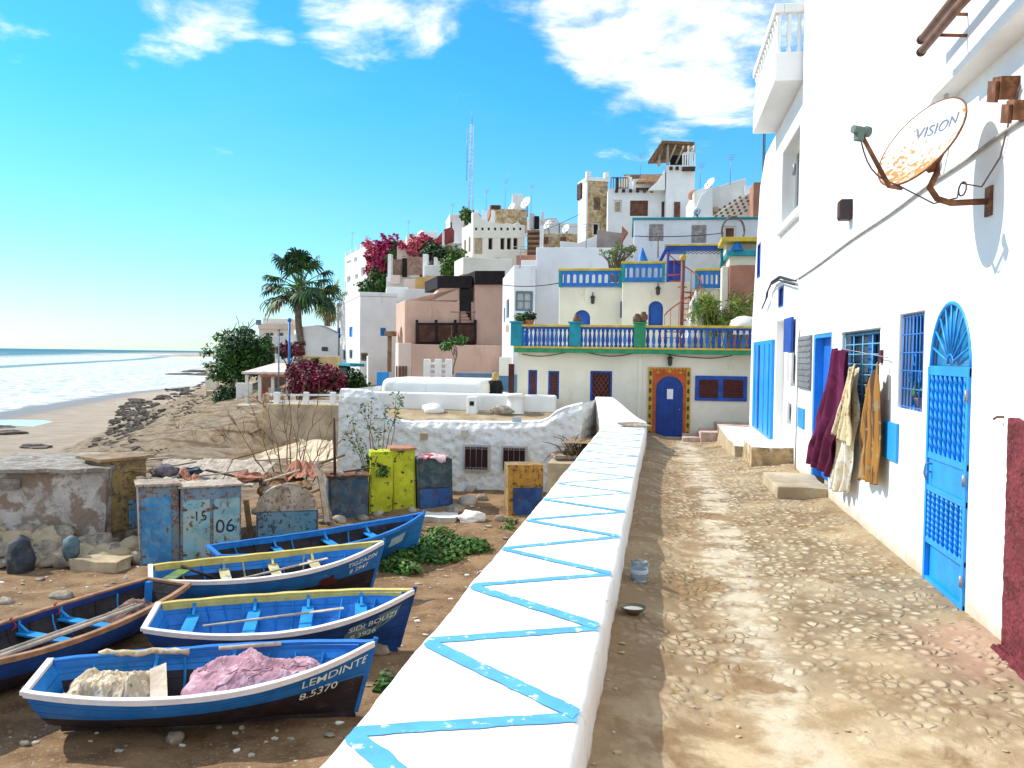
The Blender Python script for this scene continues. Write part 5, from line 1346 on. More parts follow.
# the flat boards roofing the row, cloths and sheets thrown over it
def sheet3(name, label, cat, pts, mat, th=.03, seed=0, am=.05, nu=14, nv=10, group=None):
    a, b, c, d = [Vector(p) for p in pts]
    m = MB(); m.grid(nu, nv, lambda u, v: a.lerp(b, u).lerp(d.lerp(c, u), v) + Vector((0, 0, am * noise.noise(Vector((u * 4, v * 3, seed))) + am * .6 * noise.noise(Vector((u * 9, v * 7, seed))))), smooth=False)
    return tag(m.build(name, mat, solid=th), label, cat, group)
def q(px, py, Y): return atY(px, py, Y)
sheet3('roof_sheet', 'bleached roofing sheet over the ochre locker, left of three', 'roof sheet', (q(150, 478, 20.6), q(186, 482, 20.7), q(205, 461, 23.6), q(165, 459, 23.5)), BOARD, .04, 1, .05)
sheet3('roof_sheet', 'bleached roofing sheet behind the numbered locker, middle of three', 'roof sheet', (q(186, 484, 20.9), q(220, 486, 21.0), q(232, 460, 24.0), q(204, 459, 23.8)), BOARD, .04, 2, .04)
sheet3('roof_sheet', 'bleached roofing sheet beside the plaster hump, right of three', 'roof sheet', (q(221, 486, 21.1), q(252, 487, 21.2), q(276, 463, 24.2), q(234, 460, 24.1)), BOARD, .04, 3, .05)
sheet3('terracotta_sheet', 'crumpled terracotta sheet hanging at the edge of the board roof', 'sheet', (q(178, 474, 20.4), q(200, 489, 20.2), q(206, 480, 20.9), q(182, 470, 21)), TERRA, .02, 5, .14)
sheet3('terracotta_sheet', 'crumpled terracotta sheet propped above the plaster hump', 'sheet', (q(284, 478, 22.0), q(318, 476, 22.3), q(312, 461, 22.9), q(288, 464, 22.9)), TERRA, .02, 7, .18)
sheet3('canvas', 'beige canvas slope pitched behind the bare shrub', 'canvas', (q(246, 460, 27.5), q(338, 462, 27.0), q(332, 440, 29.5), q(292, 440, 29.5)), pm('beige canvas', (.60, .48, .32), .9, .08, 2, .3, 12), .02, 9, .12)
sheet3('wood_plank', 'long tan plank slanting up from the board roof', 'plank', (q(222, 458, 26), q(224, 462, 25.8), q(300, 441, 28.6), q(298, 438, 28.6)), WOOD, .05, 3, .0, 4, 2)
sheet3('thatch_heap', 'brown thatch heaped between the boards and the plaster hump', 'thatch', (q(258, 492, 21.6), q(312, 488, 21.9), q(300, 473, 22.8), q(262, 476, 22.8)), BROWNTHATCH, .10, 12, .22)
m = MB(); m.tube([q(316, 462, 22.6), q(331, 525, 22.6)], [.07, .09], 8); tag(m.build('fence_stake', OLDWASH), 'thick whitish stake between the plaster hump and the slate locker', 'stake')
m = MB(); m.tube([q(334, 418, 23), q(335, 475, 22.9)], [.035, .04], 6); tag(m.build('wooden_post', WOOD_DARK), 'thin dark post rising behind the slate locker', 'post')
m = MB(); m.bar(q(280, 477, 22.5), q(345, 455, 23.4), .05, .06); tag(m.build('wooden_pole', WOOD), 'bare slanting pole over the plaster hump', 'pole')
m = MB(); m.blob(q(165, 471, 21.0), (.34, .3, .16), 6, .3, 1.4, 3); tag(m.build('rag_heap', pm('grey purple rags', (.16, .13, .14), .9, .3, 4, .5, 10)), 'dark rag heap on the roof of the ochre locker', 'rags')

# crumbling whitewashed wall at the left with a concrete top
A = ground(-40, 560); B = ground(106, 556); A.z = B.z = -3
d = (B - A); ow = Face(A, d, (d.y, -d.x)); L = d.length
zt = ow.uz(60, 471)[1]
root = thing('old_wall', 'crumbling whitewashed wall with a flat concrete top at the left edge', 'wall', (ow.p(L / 2, -2.9, -2)))
def oface(u, v):
    z = lerp(-2.95, zt, v); return ow.p(u * L, z, .05 * noise.noise(Vector((u * 9, z * 1.6, 2))) + .09 * noise.noise(Vector((u * 3, z * .8, 5))) + .18 * (1 - v) ** 2)
m = MB(); m.grid(70, 30, oface, smooth=False); m.grid(30, 4, lambda u, v: lerp(0, 1, 0) * ow.p(0, 0) + ow.p(L, lerp(-2.95, zt, v), -3.4 * u), smooth=False); m.build('masonry', OLDWASH, root)
m = MB(); m.grid(40, 14, lambda u, v: ow.p(u * (L + .1), zt + .02 + .05 * noise.noise(Vector((u * 6, v * 4, 3))), lerp(.16 + .08 * noise.noise(Vector((u * 7, 3, 0))), -3.5, v)), smooth=False); m.build('capping', pm('broken concrete cap', (.34, .30, .25), .95, .25, 2.0, .9, 10, wear=(.22, .17, .13), wth=(.48, .6), ws=2.5, wear2=(.46, .42, .36), w2th=(.56, .62), w2s=5, bd=.04), root, solid=.09)
m = MB(); m.grid(20, 5, lambda u, v: ow.p(lerp(.0, L * .42, u), lerp(zt - .42, zt - .16, v), .10 + .04 * noise.noise(Vector((u * 9, v * 3, 1)))), smooth=False); m.build('broken_band', pm('dark broken render', (.24, .20, .17), .95, .3, 3, .8, 8, bd=.04), root, solid=.05)
rnd = random.Random(5)
for k in range(74):
    px = rnd.uniform(-8, 140); py = 528 + 40 * rnd.random(); 
    if px > 100: py = 545 + 24 * rnd.random()
    p = ground(px, py + 6); r_ = rnd.uniform(.13, .33); row = (566 - py) / 38
    c = Vector((p.x, p.y, 0)); u = (c - ow.o).dot(ow.d); o_ = (c - ow.o).dot(ow.n); o_ = clampf(o_, .05, 1.0)
    o_ = lerp(1.0, .18, clampf(row, 0, 1)); zz_ = -2.78 + .62 * clampf(row, 0, 1)
    c = ow.p(u, zz_ + r_ * .3, o_); m = MB(); m.blob(c, (r_ * rnd.uniform(1, 1.6), r_, r_ * .75), k * 2.3, .3, 1.1, 2); tag(m.build('boulder', STONE if k % 3 else CONC_WARM), 'rough boulder in the heap along the foot of the crumbling wall', 'boulder', 'boulders under the old wall')
for k, (px, py, w_) in enumerate(((88, 553, .85), (98, 566, .95), (112, 558, .7))):
    p = ground(px, py + 4); slab('stone_slab', ('upper', 'lower', 'right-hand')[k] + ' worn flat slab of the rough steps beside the blue locker', 'slab', p.x - w_ * .6, p.y - .2, p.x + w_ * .6, p.y + .5, -2.9, -2.55 + .12 * (k == 0), CONC_WARM, None, .10, k + 30)
p = ground(20, 572); m = MB(); m.tube([(p.x, p.y, -2.85), (p.x + .04, p.y, -2.55), (p.x - .05, p.y + .05, -2.25), (p.x + .06, p.y + .1, -2.08)], [.27, .30, .25, .13], 12); o = m.build('tarp_bundle', pm('dark blue grey tarp', (.05, .06, .075), .7, .35, 2.5, .8, 7, wear=(.12, .10, .09), wth=(.55, .65), ws=5, bd=.05)); tag(o, 'dark tarpaulin bundle standing against the boulders at the left', 'bundle')
m = MB(); m.blob((p.x + .95, p.y + .45, -2.35), (.2, .18, .3), 3, .2, 1.3, 2); tag(m.build('plastic_sack', pm('teal grey sack', (.10, .16, .18), .7, .3, 4, .5, 10)), 'teal grey sack among the boulders', 'sack')

# loose boards, tins and stones thrown on and between the lockers
rnd = random.Random(61)
for k, (x0, y0, x1, y1, Y) in enumerate(((108, 467, 150, 472, 20.8), (136, 482, 178, 476, 20.6), (188, 478, 246, 470, 21.3), (206, 470, 262, 482, 21.6), (246, 500, 252, 548, 21.0), (320, 470, 327, 522, 22.4), (262, 482, 300, 470, 22.0), (330, 474, 370, 468, 23.0), (150, 470, 196, 462, 21.6), (236, 462, 292, 458, 24.5), (120, 462, 170, 458, 22.6))):
    m = MB(); m.bar(atY(x0, y0, Y), atY(x1, y1, Y + rnd.uniform(-.3, .5)), rnd.uniform(.10, .22), .035, mi=0); tag(m.build('loose_plank', (WOOD, WOOD_PALE, PLASTER_OLD, WOOD_DARK)[k % 4]), 'weathered loose plank lying on or between the lockers', 'plank', 'loose planks about the lockers')
for k, (px, py, Y, r_) in enumerate(((142, 479, 20.3, .10), (168, 481, 20.3, .13), (200, 482, 20.6, .11), (226, 483, 20.7, .12), (268, 490, 21.8, .16), (308, 484, 22.2, .14), (340, 474, 23.0, .12), (360, 473, 23.2, .10), (112, 464, 20.9, .12), (258, 512, 21.2, .12))):
    p_ = atY(px, py, Y); m = MB(); m.blob(p_, (r_ * 1.3, r_, r_ * .7), k * 2.7, .3, 1.3, 2); tag(m.build('stone', CONC if k % 2 else STONE), 'rough stone weighing down a locker roof', 'stone', 'stones on the locker roofs')
for k, (px, py, Y, rx, rz, mt, lb) in enumerate(((190, 472, 21.4, .30, .12, LK_BLACK, 'dark crumpled rag on the bleached roofing sheets'), (246, 476, 21.8, .34, .14, TERRA, 'terracotta crumpled rag left of the thatch heap'), (276, 496, 21.5, .3, .14, BROWNTHATCH, 'brown straw tuft on the plaster hump'), (126, 459, 22.4, .4, .12, PLASTER_OLD, 'brown rubble heap behind the ochre locker'))):
    m = MB(); m.blob(atY(px, py, Y), (rx, rx * .8, rz), k * 5.1 + 2, .45, 1.9, 3, 0, False); tag(m.build('rag', mt), lb, 'rag')

# slabs and stones before the lockers
p = ground(436, 522); slab('concrete_slab', 'broken pale concrete slab lying before the blackened locker', 'slab', p.x - .55, p.y - .1, p.x + .5, p.y + .8, p.z - .2, p.z + .16, CONC, OFFWHITE, .08, 41)
p = ground(471, 521); m = MB(); m.blob((p.x, p.y, p.z + .08), (.36, .3, .2), 5, .3, 1.2, 3, 0, False); tag(m.build('stone', OFFWHITE), 'white lump of stone right of the concrete slab', 'stone')
for k, (px, py, r_) in enumerate(((340, 522, .16), (362, 521, .14), (378, 516, .13), (324, 524, .12), (412, 512, .12), (455, 512, .2), (468, 505, .22), (482, 500, .14), (470, 492, .16), (500, 520, .12), (548, 520, .12), (445, 500, .14))):
    p = ground(px, py); m = MB(); m.blob((p.x, p.y, p.z + r_ * .4), (r_ * 1.25, r_, r_ * .8), k * 1.9, .28, 1.2, 2); tag(m.build('stone', STONE if k % 2 else CONC), 'rounded stone lying at the foot of the lockers', 'stone', 'stones before the lockers')
# bucket-like clear bottle base and enamel bowl on the lane
p = onZ(639, 590, .02); z0 = lane_z(p.x, p.y)
o = thing('cut_bottle', 'cut off clear plastic water bottle standing on the lane by the low wall', 'bottle', (p.x, p.y, z0))
m = MB(); rr = .082; m.lathe([(0, .003), (rr * .9, .003), (rr, .02), (rr * .97, .05), (rr, .07), (rr * .96, .10), (rr, .12), (rr * 1.02, .185), (rr * .985, .185), (rr * .97, .12), (rr * .95, .02), (0, .012)], (p.x, p.y, z0), 24)
PLAST = pm('clear blue plastic', (.70, .82, .90), .12, .05, 6, .15, 30, trans=.82, ior=1.2, spec=.5); m.build('shell', PLAST, o)
m = MB(); m.lathe([(rr * 1.0, .078), (rr * 1.012, .085), (rr * 1.012, .11), (rr * 1.0, .117)], (p.x, p.y, z0), 24); m.build('band', pm('pale blue band', (.5, .62, .7), .4), o)
p = onZ(633, 626, .02); z0 = lane_z(p.x, p.y)
o = thing('enamel_bowl', 'shallow bowl with a white inside left on the lane by the low wall', 'bowl', (p.x, p.y, z0))
m = MB(); m.lathe([(0, 0), (.05, 0), (.055, .012), (.10, .045), (.108, .06), (.10, .06), (.09, .048), (.05, .02), (0, .018)], (p.x, p.y, z0), 28); m.build('bowl_body', pm('green brown glaze', (.16, .13, .06), .4), o)
m = MB(); m.lathe([(0, .036), (.075, .038), (.082, .042)], (p.x, p.y, z0), 28); m.build('contents', pm('white porridge', (.80, .78, .70), .6, .05, 30, .4, 60), o)
# flat stone on the end of the low wall
p = atY(633, 427, 22.6); m = MB(); m.blob((-.62, p.y, PW_T + .045), (.36, .22, .075), 3, .25, 1.3, 3); tag(m.build('flat_stone', STONE), 'flat stones left on the low wall near its bend', 'stone')
# leaf litter twig at the bottom of the lane
p = onZ(645, 762, 0); m = MB(); m.tube([(p.x - .05, p.y, .03), (p.x, p.y + .03, .04), (p.x + .06, p.y - .01, .03)], .008, 5); leaves(m, [((p.x, p.y, .035), (.05, .04, .015))], 14, .03, (0,), .5, 2); tag(m.build('fallen_leaf', LEAF_Y), 'fallen yellow green leaf at the bottom of the lane', 'leaf')

# ================================================================ LIME-WASHED LOW HOUSE below the lane
LY = 26.8
lh = thing('lime_house', 'low roughcast white house with a flat brown roof below the lane wall', 'house', (-6.5, 28.5, -2))
LF = Face((0, LY, 0), (1, 0), (0, -1))
rim_px = [(339, 390), (356, 390.5), (369, 392), (376, 398), (381, 411), (387, 420), (410, 423), (440, 422), (470, 423), (510, 423), (540, 422), (548, 419), (556, 412), (565, 408), (582, 404)]
rim = [LF.uz(x, y) for x, y in rim_px]
u0, u1 = rim[0][0], rim[-1][0]
def rim_z(u): return table(rim, u)
m = MB(); NU, NV = 220, 44
def lf(u, v):
    uu = lerp(u0, u1, u); z = lerp(-2.7, rim_z(uu), v); n = .05 * noise.noise(Vector((uu * .8, z * .9, 3))) + .028 * noise.noise(Vector((uu * 4.2, z * 4.2, 1)))
    return LF.p(uu, z, n - .10 * sstep(v, .93, 1.0) + .15 * (1 - v))
m.grid(NU, NV, lf)
m.grid(NU, 4, lambda u, v: LF.p(lerp(u0, u1, u), rim_z(lerp(u0, u1, u)) + .05 * math.sin(v * 3.14) - .10 * sstep(v, .7, 1), lerp(-.10, -.42, v) + .018 * noise.noise(Vector((lerp(u0, u1, u) * 5, rim_z(lerp(u0, u1, u)) * 5, 1)))))
m.grid(NU, 3, lambda u, v: LF.p(lerp(u0, u1, u), rim_z(lerp(u0, u1, u)) - .1 - v * .9, -.42))
# flanks
m.grid(6, 20, lambda u, v: Vector((LF.p(u0, 0).x + .05 * noise.noise(Vector((u * 4, v * 4, 1))), LY + .1 + u * 5.0, lerp(-2.7, rim[0][1], v))))
m.grid(8, 20, lambda u, v: Vector((LF.p(u1, 0).x + .06 * noise.noise(Vector((u * 4, v * 4, 1))) + u * .50, LY + u * 3.0, lerp(-2.7, lerp(rim[-1][1], .86, u), v))))
m.build('front_wall', WHITE_ROUGH, lh)
# low side parapet on the right, back walls and the rounded upper block
xr = LF.p(u1, 0).x; xl = LF.p(u0, 0).x
m = MB(); m.prism([(xr - .35, LY + .1, -.3), (xr - .01, LY + .02, -.3), (xr + .49, LY + 3.0, -.3), (xr + .1, LY + 3.0, -.3)], (0, 0, 0), (0, 0, .95)); m.build('side_parapet', WHITE_ROUGH, lh, bevel=.06)
m = MB(); bz = lambda py, Y, px=440: atY(px, py, Y).z
xb = atY(556, 400, 29.4).x
m.box(xl + .02, 29.35, -1.5, xb, 29.75, bz(393, 29.4)); m.build('back_wall', WHITE, lh, bevel=.08, seg=3)
m = MB(); xa, xc = atY(384, 385, 30.6).x, atY(487, 385, 30.6).x; m.box(xa, 30.2, -1.5, xc, 33.0, bz(379, 30.3)); m.build('upper_block', WHITE, lh, bevel=.25, seg=5)
m = MB(); m.box(xl, 29.77, -1.4, xa - .01, 31.6, bz(392, 29.8) - .12); m.build('roof', CONC_WARM, lh)
m = MB(); m.grid(30, 8, lambda u, v: (lerp(xl + .1, xr + .05, u), lerp(LY + .35, 29.36, v), lerp(.00, .34, v) + .02 * noise.noise(Vector((u * 12, v * 4, 2)))), smooth=False); m.build('roof', pm('brown earth roof', (.36, .27, .16), .95, .2, 1.5, .6, 10, wear=(.46, .37, .25), wth=(.5, .7), ws=1.5), lh)
# windows with white wrought grilles, plates
lc = MB()
for (a, b, c, d) in ((466, 446, 489, 469), (504, 447, 526, 470)):
    r4 = LF.rect(a, b, c, d); fr = MB()
    for (x0, z0, x1, z1) in ((r4[0] - .05, r4[1] - .05, r4[2] + .05, r4[1]), (r4[0] - .05, r4[3], r4[2] + .05, r4[3] + .05), (r4[0] - .05, r4[1], r4[0], r4[3]), (r4[2], r4[1], r4[2] + .05, r4[3])): LF.box(fr, x0, z0, x1, z1, -.05, .20)
    fo = fr.build('window', pm('grey window surround', (.42, .39, .37), .9), lh); g = MB(); LF.box(g, *r4, -.03, .12); g.build('pane', pm('very dark maroon', (.035, .010, .010), .8), fo)
    g = MB()
    for k in range(5): u = lerp(r4[0], r4[2], k / 4); g.tube([LF.p(u, r4[1], .215), LF.p(u, r4[3], .215)], .005, 4)
    for k in range(8):
        for (u, z) in ((lerp(r4[0], r4[2], (k + .5) / 8), r4[1] + .04), (lerp(r4[0], r4[2], (k + .5) / 8), r4[3] - .04)): g.tube([LF.p(u + .04 * math.cos(a * .9), z + .04 * math.sin(a * .9), .22) for a in range(8)], .007, 4)
    g.build('grille', pm('rusty white iron', (.34, .31, .30), .6), fo)
for (a, b, c, d, mt) in ((462, 430, 468, 437, CONC), (421, 433, 428, 439, CONC_WARM)): g = MB(); LF.box(g, *LF.rect(a, b, c, d), -.02, .12); g.build('wall_plate', mt, lh)
g = MB(); LF.box(g, *LF.rect(513, 417, 522, 422), .10, .125); o = g.build('notice', pm('blue white notice', (.5, .58, .70), .7, .2, 30, .1, 20)); tag(o, 'small blue and white notice on the rim of the flat roof', 'notice')
# on the roof: vent block, stones, chimney pot
def onroof(px, py, Y): p = atY(px, py, Y); return p
p = atY(473, 412, 29.0); m = MB(); m.box(p.x - .18, 28.8, .2, p.x + .16, 29.2, p.z + .52); o = m.build('vent_block', WHITE, bevel=.05); tag(o, 'square white vent block on the flat brown roof', 'vent'); m = MB(); m.box(p.x - .07, 28.78, p.z + .22, p.x + .07, 28.803, p.z + .36); m.build('opening', DARK, o)
p = atY(515, 411, 29.1); m = MB(); m.lathe([(.30, 0), (.27, .35), (.26, .52), (.32, .56), (.32, .64), (.2, .66), (0, .6)], (p.x, 29.1, .28), 18); tag(m.build('chimney_pot', WHITE), 'round white chimney pot on the flat brown roof', 'chimney')
for k, (px, py, r_, mt, lb) in enumerate(((433, 408, .28, OFFWHITE, 'white rough stone on the roof edge of the low lime house'), (502, 411, .28, STONE, 'brown stone on the flat roof between vent and chimney'))):
    p = atY(px, py, 28.9); m = MB(); m.blob((p.x, 28.9, .36), (r_ * 1.3, r_, r_ * .75), k + 3, .3, 1.2, 2); tag(m.build('stone', mt), lb, 'stone')
# person in black with a straw-coloured head covering, seen over the rear wall
p = atY(495, 391, 31.2); px_, py_ = p.x, 31.2; zt_ = atY(495, 373, 31.2).z; H = 1.62; zf = zt_ - H
per = thing('person', 'person in a black robe and straw yellow headscarf behind the white rear wall', 'person', (px_, py_, zf))
def body_mesh():
    m = MB(); c = Vector((px_, py_, zf))
    prof = [(.02, 0), (.24, .01), (.23, .3), (.20, .7), (.175, .95), (.20, 1.12), (.215, 1.26), (.20, 1.34), (.12, 1.395), (.055, 1.42), (.052, 1.45), (.075, 1.48), (.088, 1.53), (.075, 1.585), (.03, 1.615), (0, 1.62)]
    n = 20; vs = []; fs = []
    for (r_, z) in prof:
        for k in range(n): a = 6.28319 * k / n; vs.append(c + Vector((r_ * math.cos(a), r_ * math.sin(a) * (.62 if z < 1.4 else 1.05), z)))
    for i in range(len(prof) - 1):
        for k in range(n): fs.append((i * n + k, i * n + (k + 1) % n, (i + 1) * n + (k + 1) % n, (i + 1) * n + k))
    m.add(vs, fs, 0, True)
    for sg in (-1, 1): m.tube([c + Vector((sg * .17, 0, 1.32)), c + Vector((sg * .25, .02, 1.05)), c + Vector((sg * .20, -.12, .86)), c + Vector((sg * .10, -.2, .88))], [.07, .06, .05, .035], 10)
    return m
body_mesh().build('body', pm('black robe cloth', (.018, .016, .02), .9), per)
c = Vector((px_, py_, zf)); m = MB(); m.lathe([(.14, 1.36), (.125, 1.44), (.115, 1.50), (.112, 1.56), (.09, 1.61), (.05, 1.645), (0, 1.655)], c + Vector((0, .01, 0)), 18); m.build('headscarf', pm('straw yellow scarf', (.48, .33, .12), .9, .2, 12, .3, 30), per)
m = MB(); m.grid(6, 6, lambda u, v: c + Vector((lerp(-.055, .055, u), -.082 - .014 * math.sin(u * 3.14) , lerp(1.46, 1.57, v)))); fc = m.build('face', pm('tan skin', (.34, .19, .12), .6), per)

# ================================================================ CREAM HOUSE with blue balconies, closing the lane
HY = 30.0
ch = thing('cream_house', 'cream house with blue balustrade balconies closing the end of the lane', 'house', (-.5, 31, -.5))
HF = Face((0, HY, 0), (1, 0), (0, -1))
xl = HF.uz(517, 400)[0]; xr = 4.6
zb = HF.uz(640, 349)[1]
hc = MB()
m = MB(); m.box(xl, HY, -1.6, xr, 38.0, zb - .10); low = m.build('wall', CREAM, ch, bevel=.05)
m = MB(); m.box(HF.uz(637, 400)[0], HY - .03, -1.2, HF.uz(642, 400)[0], HY + .1, zb - .12); m.build('pilaster', CREAM, ch, bevel=.02)
# terrace slab with green and yellow mouldings
m = MB(); m.box(xl - .05, HY - .34, zb - .10, xr, 38.2, zb + .02); sl = m.build('terrace_slab', CREAM, ch)
m = MB(); m.box(xl - .07, HY - .37, zb - .16, xr, HY - .28, zb - .02); m.box(xl - .07, HY - .28, zb - .16, xl + .02, 33.4, zb - .02); m.build('green_moulding', GREEN, sl, bevel=.015)
m = MB(); m.box(xl - .08, HY - .385, zb - .018, xr, HY - .27, zb + .05); m.box(xl - .08, HY - .27, zb - .018, xl + .02, 33.4, zb + .05); m.build('yellow_moulding', YELLOW, sl, bevel=.015)
zr = HF.uz(640, 327)[1]
bl = MB(); bl.box(xl - .06, HY - .36, zr - .10, xr, HY - .22, zr - .03); bl = bl.build('balustrade', MIDBLUE, ch)
m = MB(); m.box(xl - .10, HY - .39, zr - .03, xr, HY - .19, zr + .05); m.box(xl - .10, HY - .19, zr - .03, xl + .08, 33.4, zr + .05); m.build('handrail', YELLOW, bl, bevel=.015)
for pxx in (518, 576, 640):
    c = HF.uz(pxx, 340)[0]; m = MB(); m.box(c - .19, HY - .42, zb + .052, c + .19, HY - .17, zr + .09); m.box(c - .23, HY - .45, zr + .09, c + .23, HY - .15, zr + .15); m.build('post', TEAL if pxx < 600 else GREEN, bl, bevel=.015)
BALPROF = [(.05, 0), (.05, .06), (.03, .10), (.06, .24), (.055, .34), (.028, .56), (.045, .62), (.05, .70)]
def balusters(x0, x1, n, y, z0, z1, mats, parent):
    for k in range(n):
        x = lerp(x0, x1, (k + .5) / n); h = (z1 - z0) / .70; m = MB(); m.lathe([(r_ * 1.05, z * h) for r_, z in BALPROF], (x, y, z0), 8); m.build('baluster', mats[k % len(mats)], parent)
PURPLE = pm('violet blue paint', (.05, .06, .32), .5, .15, 3, .15, 30)
X = lambda px: HF.uz(px, 340)[0]
balusters(X(522), X(572), 12, HY - .29, zb + .05, zr - .10, [BLUE_RAIL, MIDBLUE], bl); balusters(X(580), X(636), 13, HY - .29, zb + .05, zr - .10, [MIDBLUE, BLUE_RAIL, MIDBLUE], bl); balusters(X(645), X(752), 18, HY - .29, zb + .05, zr - .10, [MIDBLUE, BLUE_RAIL, MIDBLUE], bl)
for k in range(5): m = MB(); h = (zr - zb - .15) / .7; m.lathe([(r_ * 1.05, z * h) for r_, z in BALPROF], (xl - .01, HY + .3 + k * .5, zb + .05), 8); m.build('baluster', BLUE_RAIL, bl)
# ground-floor windows
def lattice(fo, r4, face, mat, n=5, dep=-.06, w=.012):
    g = MB(); u0, z0, u1, z1 = r4; W_, H_ = u1 - u0, z1 - z0
    for k in range(-n, n + 1):
        for sg in (-1, 1):
            pts = []
            for t in (0, 1):
                pass
            a = k / n
            # clip the diagonal u = a + t, z = t to the pane
            t0, t1 = max(0, -a), min(1, 1 - a)
            if t1 - t0 < .05: continue
            f_ = lambda t: face.p((u0 + (a + t) * W_) if sg > 0 else (u1 - (a + t) * W_), z0 + t * H_, dep)
            g.tube([f_(t0), f_(t1)], w, 4)
    return g.build('lattice', mat, fo)
for (a, b, c, d) in ((528, 370, 537, 396), (548, 371, 559, 399), (590, 371, 612, 401)):
    r4 = HF.rect(a, b, c, d); fo = window(HF, ch, hc, r4, frame=MIDBLUE, pane=MAROON_P, depth=.16, fw=.07); lattice(fo, (r4[0] + .07, r4[1] + .07, r4[2] - .07, r4[3] - .07), HF, pm('rust red lattice', (.20, .07, .05), .7), 4, -.11, .014)
r4 = HF.rect(695, 376, 747, 401); f = MB(); HF.box(f, *r4, -.01, .05); fo = f.build('window', MIDBLUE, ch, bevel=.01); fo['label'] = 'wide double window in a blue frame'
for (a, c) in ((699, 718), (723, 743)):
    r5 = HF.rect(a, 379.5, c, 398); g = MB(); HF.box(g, *r5, .03, .056); g.build('pane', MAROON_P, fo); g = MB()
    for k in range(6): z = lerp(r5[1], r5[3], (k + .5) / 6); g.tube([HF.p(lerp(r5[0], r5[2], q_ / 12), z + .025 * math.sin(q_ * 2.1 + k), .066) for q_ in range(13)], .012, 4)
    g.build('grille', pm('dark red iron', (.15, .03, .03), .6), fo)
m = MB(); m.box(HF.uz(512, 385)[0] - .05, HY - .45, .3, HF.uz(516, 385)[0], HY - .38, 1.9); sh = m.build('open_shutter', MAROON_P, ch)
# painted portal and blue arched door
r4 = HF.rect(648, 367.5, 690, 437); pu0, pz0, pu1, pz1 = r4; rd = HF.rect(655.5, 376, 683, 436.5)
ar = HF.arch(*rd, 16)
out = [(pu0, pz0), (pu0, pz1), (pu1, pz1), (pu1, pz0)]
m = MB()
# surround as a strip between the arch and the square outline
N_ = len(ar); arch_pts = [ar[1]] + ar[2:] + [ar[0]]
def outer(p):
    u, z = p; c = (rd[0] + rd[2]) / 2; zc = rd[3] - (rd[2] - rd[0]) / 2
    if z <= zc + 1e-4: return (pu1 if u > c else pu0, z)
    d_ = Vector((u - c, z - zc)); s1 = (pu1 - c) / abs(d_.x) if abs(d_.x) > 1e-4 else 1e9; s2 = (pz1 - zc) / d_.y if d_.y > 1e-4 else 1e9; s_ = min(s1, s2)
    return (c + d_.x * s_, zc + d_.y * s_)
seq = [ar[1]] + ar[2:-0 or None]
seq = [ar[1]] + ar[2:] + [ar[0]]
for k in range(len(seq) - 1):
    a, b = seq[k], seq[k + 1]; oa, ob = outer(a), outer(b)
    m.prism([HF.p(*a), HF.p(*oa), HF.p(*ob), HF.p(*b)], HF.n * -.01, HF.n * .06)
for pc in ((pu0, pz1), (pu1, pz1)):
    c = (rd[0] + rd[2]) / 2
    oo = [outer(p_) for p_ in seq]; near = sorted(oo, key=lambda q_: (q_[0] - pc[0]) ** 2 + (q_[1] - pc[1]) ** 2)[:2]
    m.prism([HF.p(*near[0]), HF.p(*pc), HF.p(*near[1])], HF.n * -.01, HF.n * .06)
po = m.build('portal', ORANGE, ch); po['label'] = 'orange red portal painted with yellow and green ornaments'
ORN = pm('ochre ornament paint', (.55, .33, .035), .7, .15, 8, .1, 20); ORG = pm('dark green ornament paint', (.05, .07, .02), .7)
m = MB(); HF.box(m, pu0 + .002, pz0, pu0 + .13, pz1 - .03, .061, .066); HF.box(m, pu1 - .13, pz0, pu1 - .002, pz1 - .03, .061, .066); m.build('ornament_band', ORN, po)
for side in (pu0 + .065, pu1 - .065):
    for k in range(8):
        z = lerp(pz0 + .12, pz1 - .2, k / 7); m = MB(); m.add([HF.p(side + a * .05, z + b * .10, .070) for a, b in ((0, -1), (1, -.3), (.5, 0), (1, .3), (0, 1), (-1, .3), (-.5, 0), (-1, -.3))], [(0, 1, 2, 3, 4, 5, 6, 7)]); m.build('ornament', ORG, po)
for (du, dz, s_) in ((0, -.12, 1.0), (-.36, -.16, .8), (.36, -.16, .8)):
    c = (pu0 + pu1) / 2; m = MB(); m.add([HF.p(c + du + .11 * s_ * math.cos(a_ * .785) * (1 if a_ % 2 == 0 else .5), pz1 + dz + .07 * s_ * math.sin(a_ * .785) * (1 if a_ % 2 == 0 else .5), .066) for a_ in range(8)], [tuple(range(8))]); m.build('ornament', ORN, po)
m = MB(); HF.box(m, pu0 + .002, pz1 - .028, pu1 - .002, pz1 - .002, .061, .067); m.build('ornament_band', ORN, po)
for k in range(11): u = lerp(pu0 + .08, pu1 - .08, k / 10); m = MB(); m.add([HF.p(u - .05, pz1 - .03, .069), HF.p(u + .05, pz1 - .03, .069), HF.p(u, pz1 - .09, .069)], [(0, 2, 1)]); m.build('ornament', ORN, po)
m = MB(); HF.poly(m, HF.arch(rd[0] + .01, rd[1] - .1, rd[2] - .01, rd[3] - .01, 16), .005, .03); dr = m.build('door', pm('cobalt door', (.012, .05, .25), .5, .12, 3, .2, 30), ch); dr['label'] = 'cobalt blue arched door with a white paper on it'
for k in range(5): u = lerp(rd[0] + .1, rd[2] - .1, k / 4); m = MB(); HF.box(m, u - .008, rd[1], u + .008, rd[3] - .25 - .12 * abs(k - 2), .031, .034); m.build('board_joint', NAVY, dr)
m = MB(); HF.box(m, *HF.rect(667, 389, 673, 399), .034, .038); o = m.build('door_notice', PAPER); tag(o, 'white paper notice pinned on the cobalt blue arched door', 'notice')
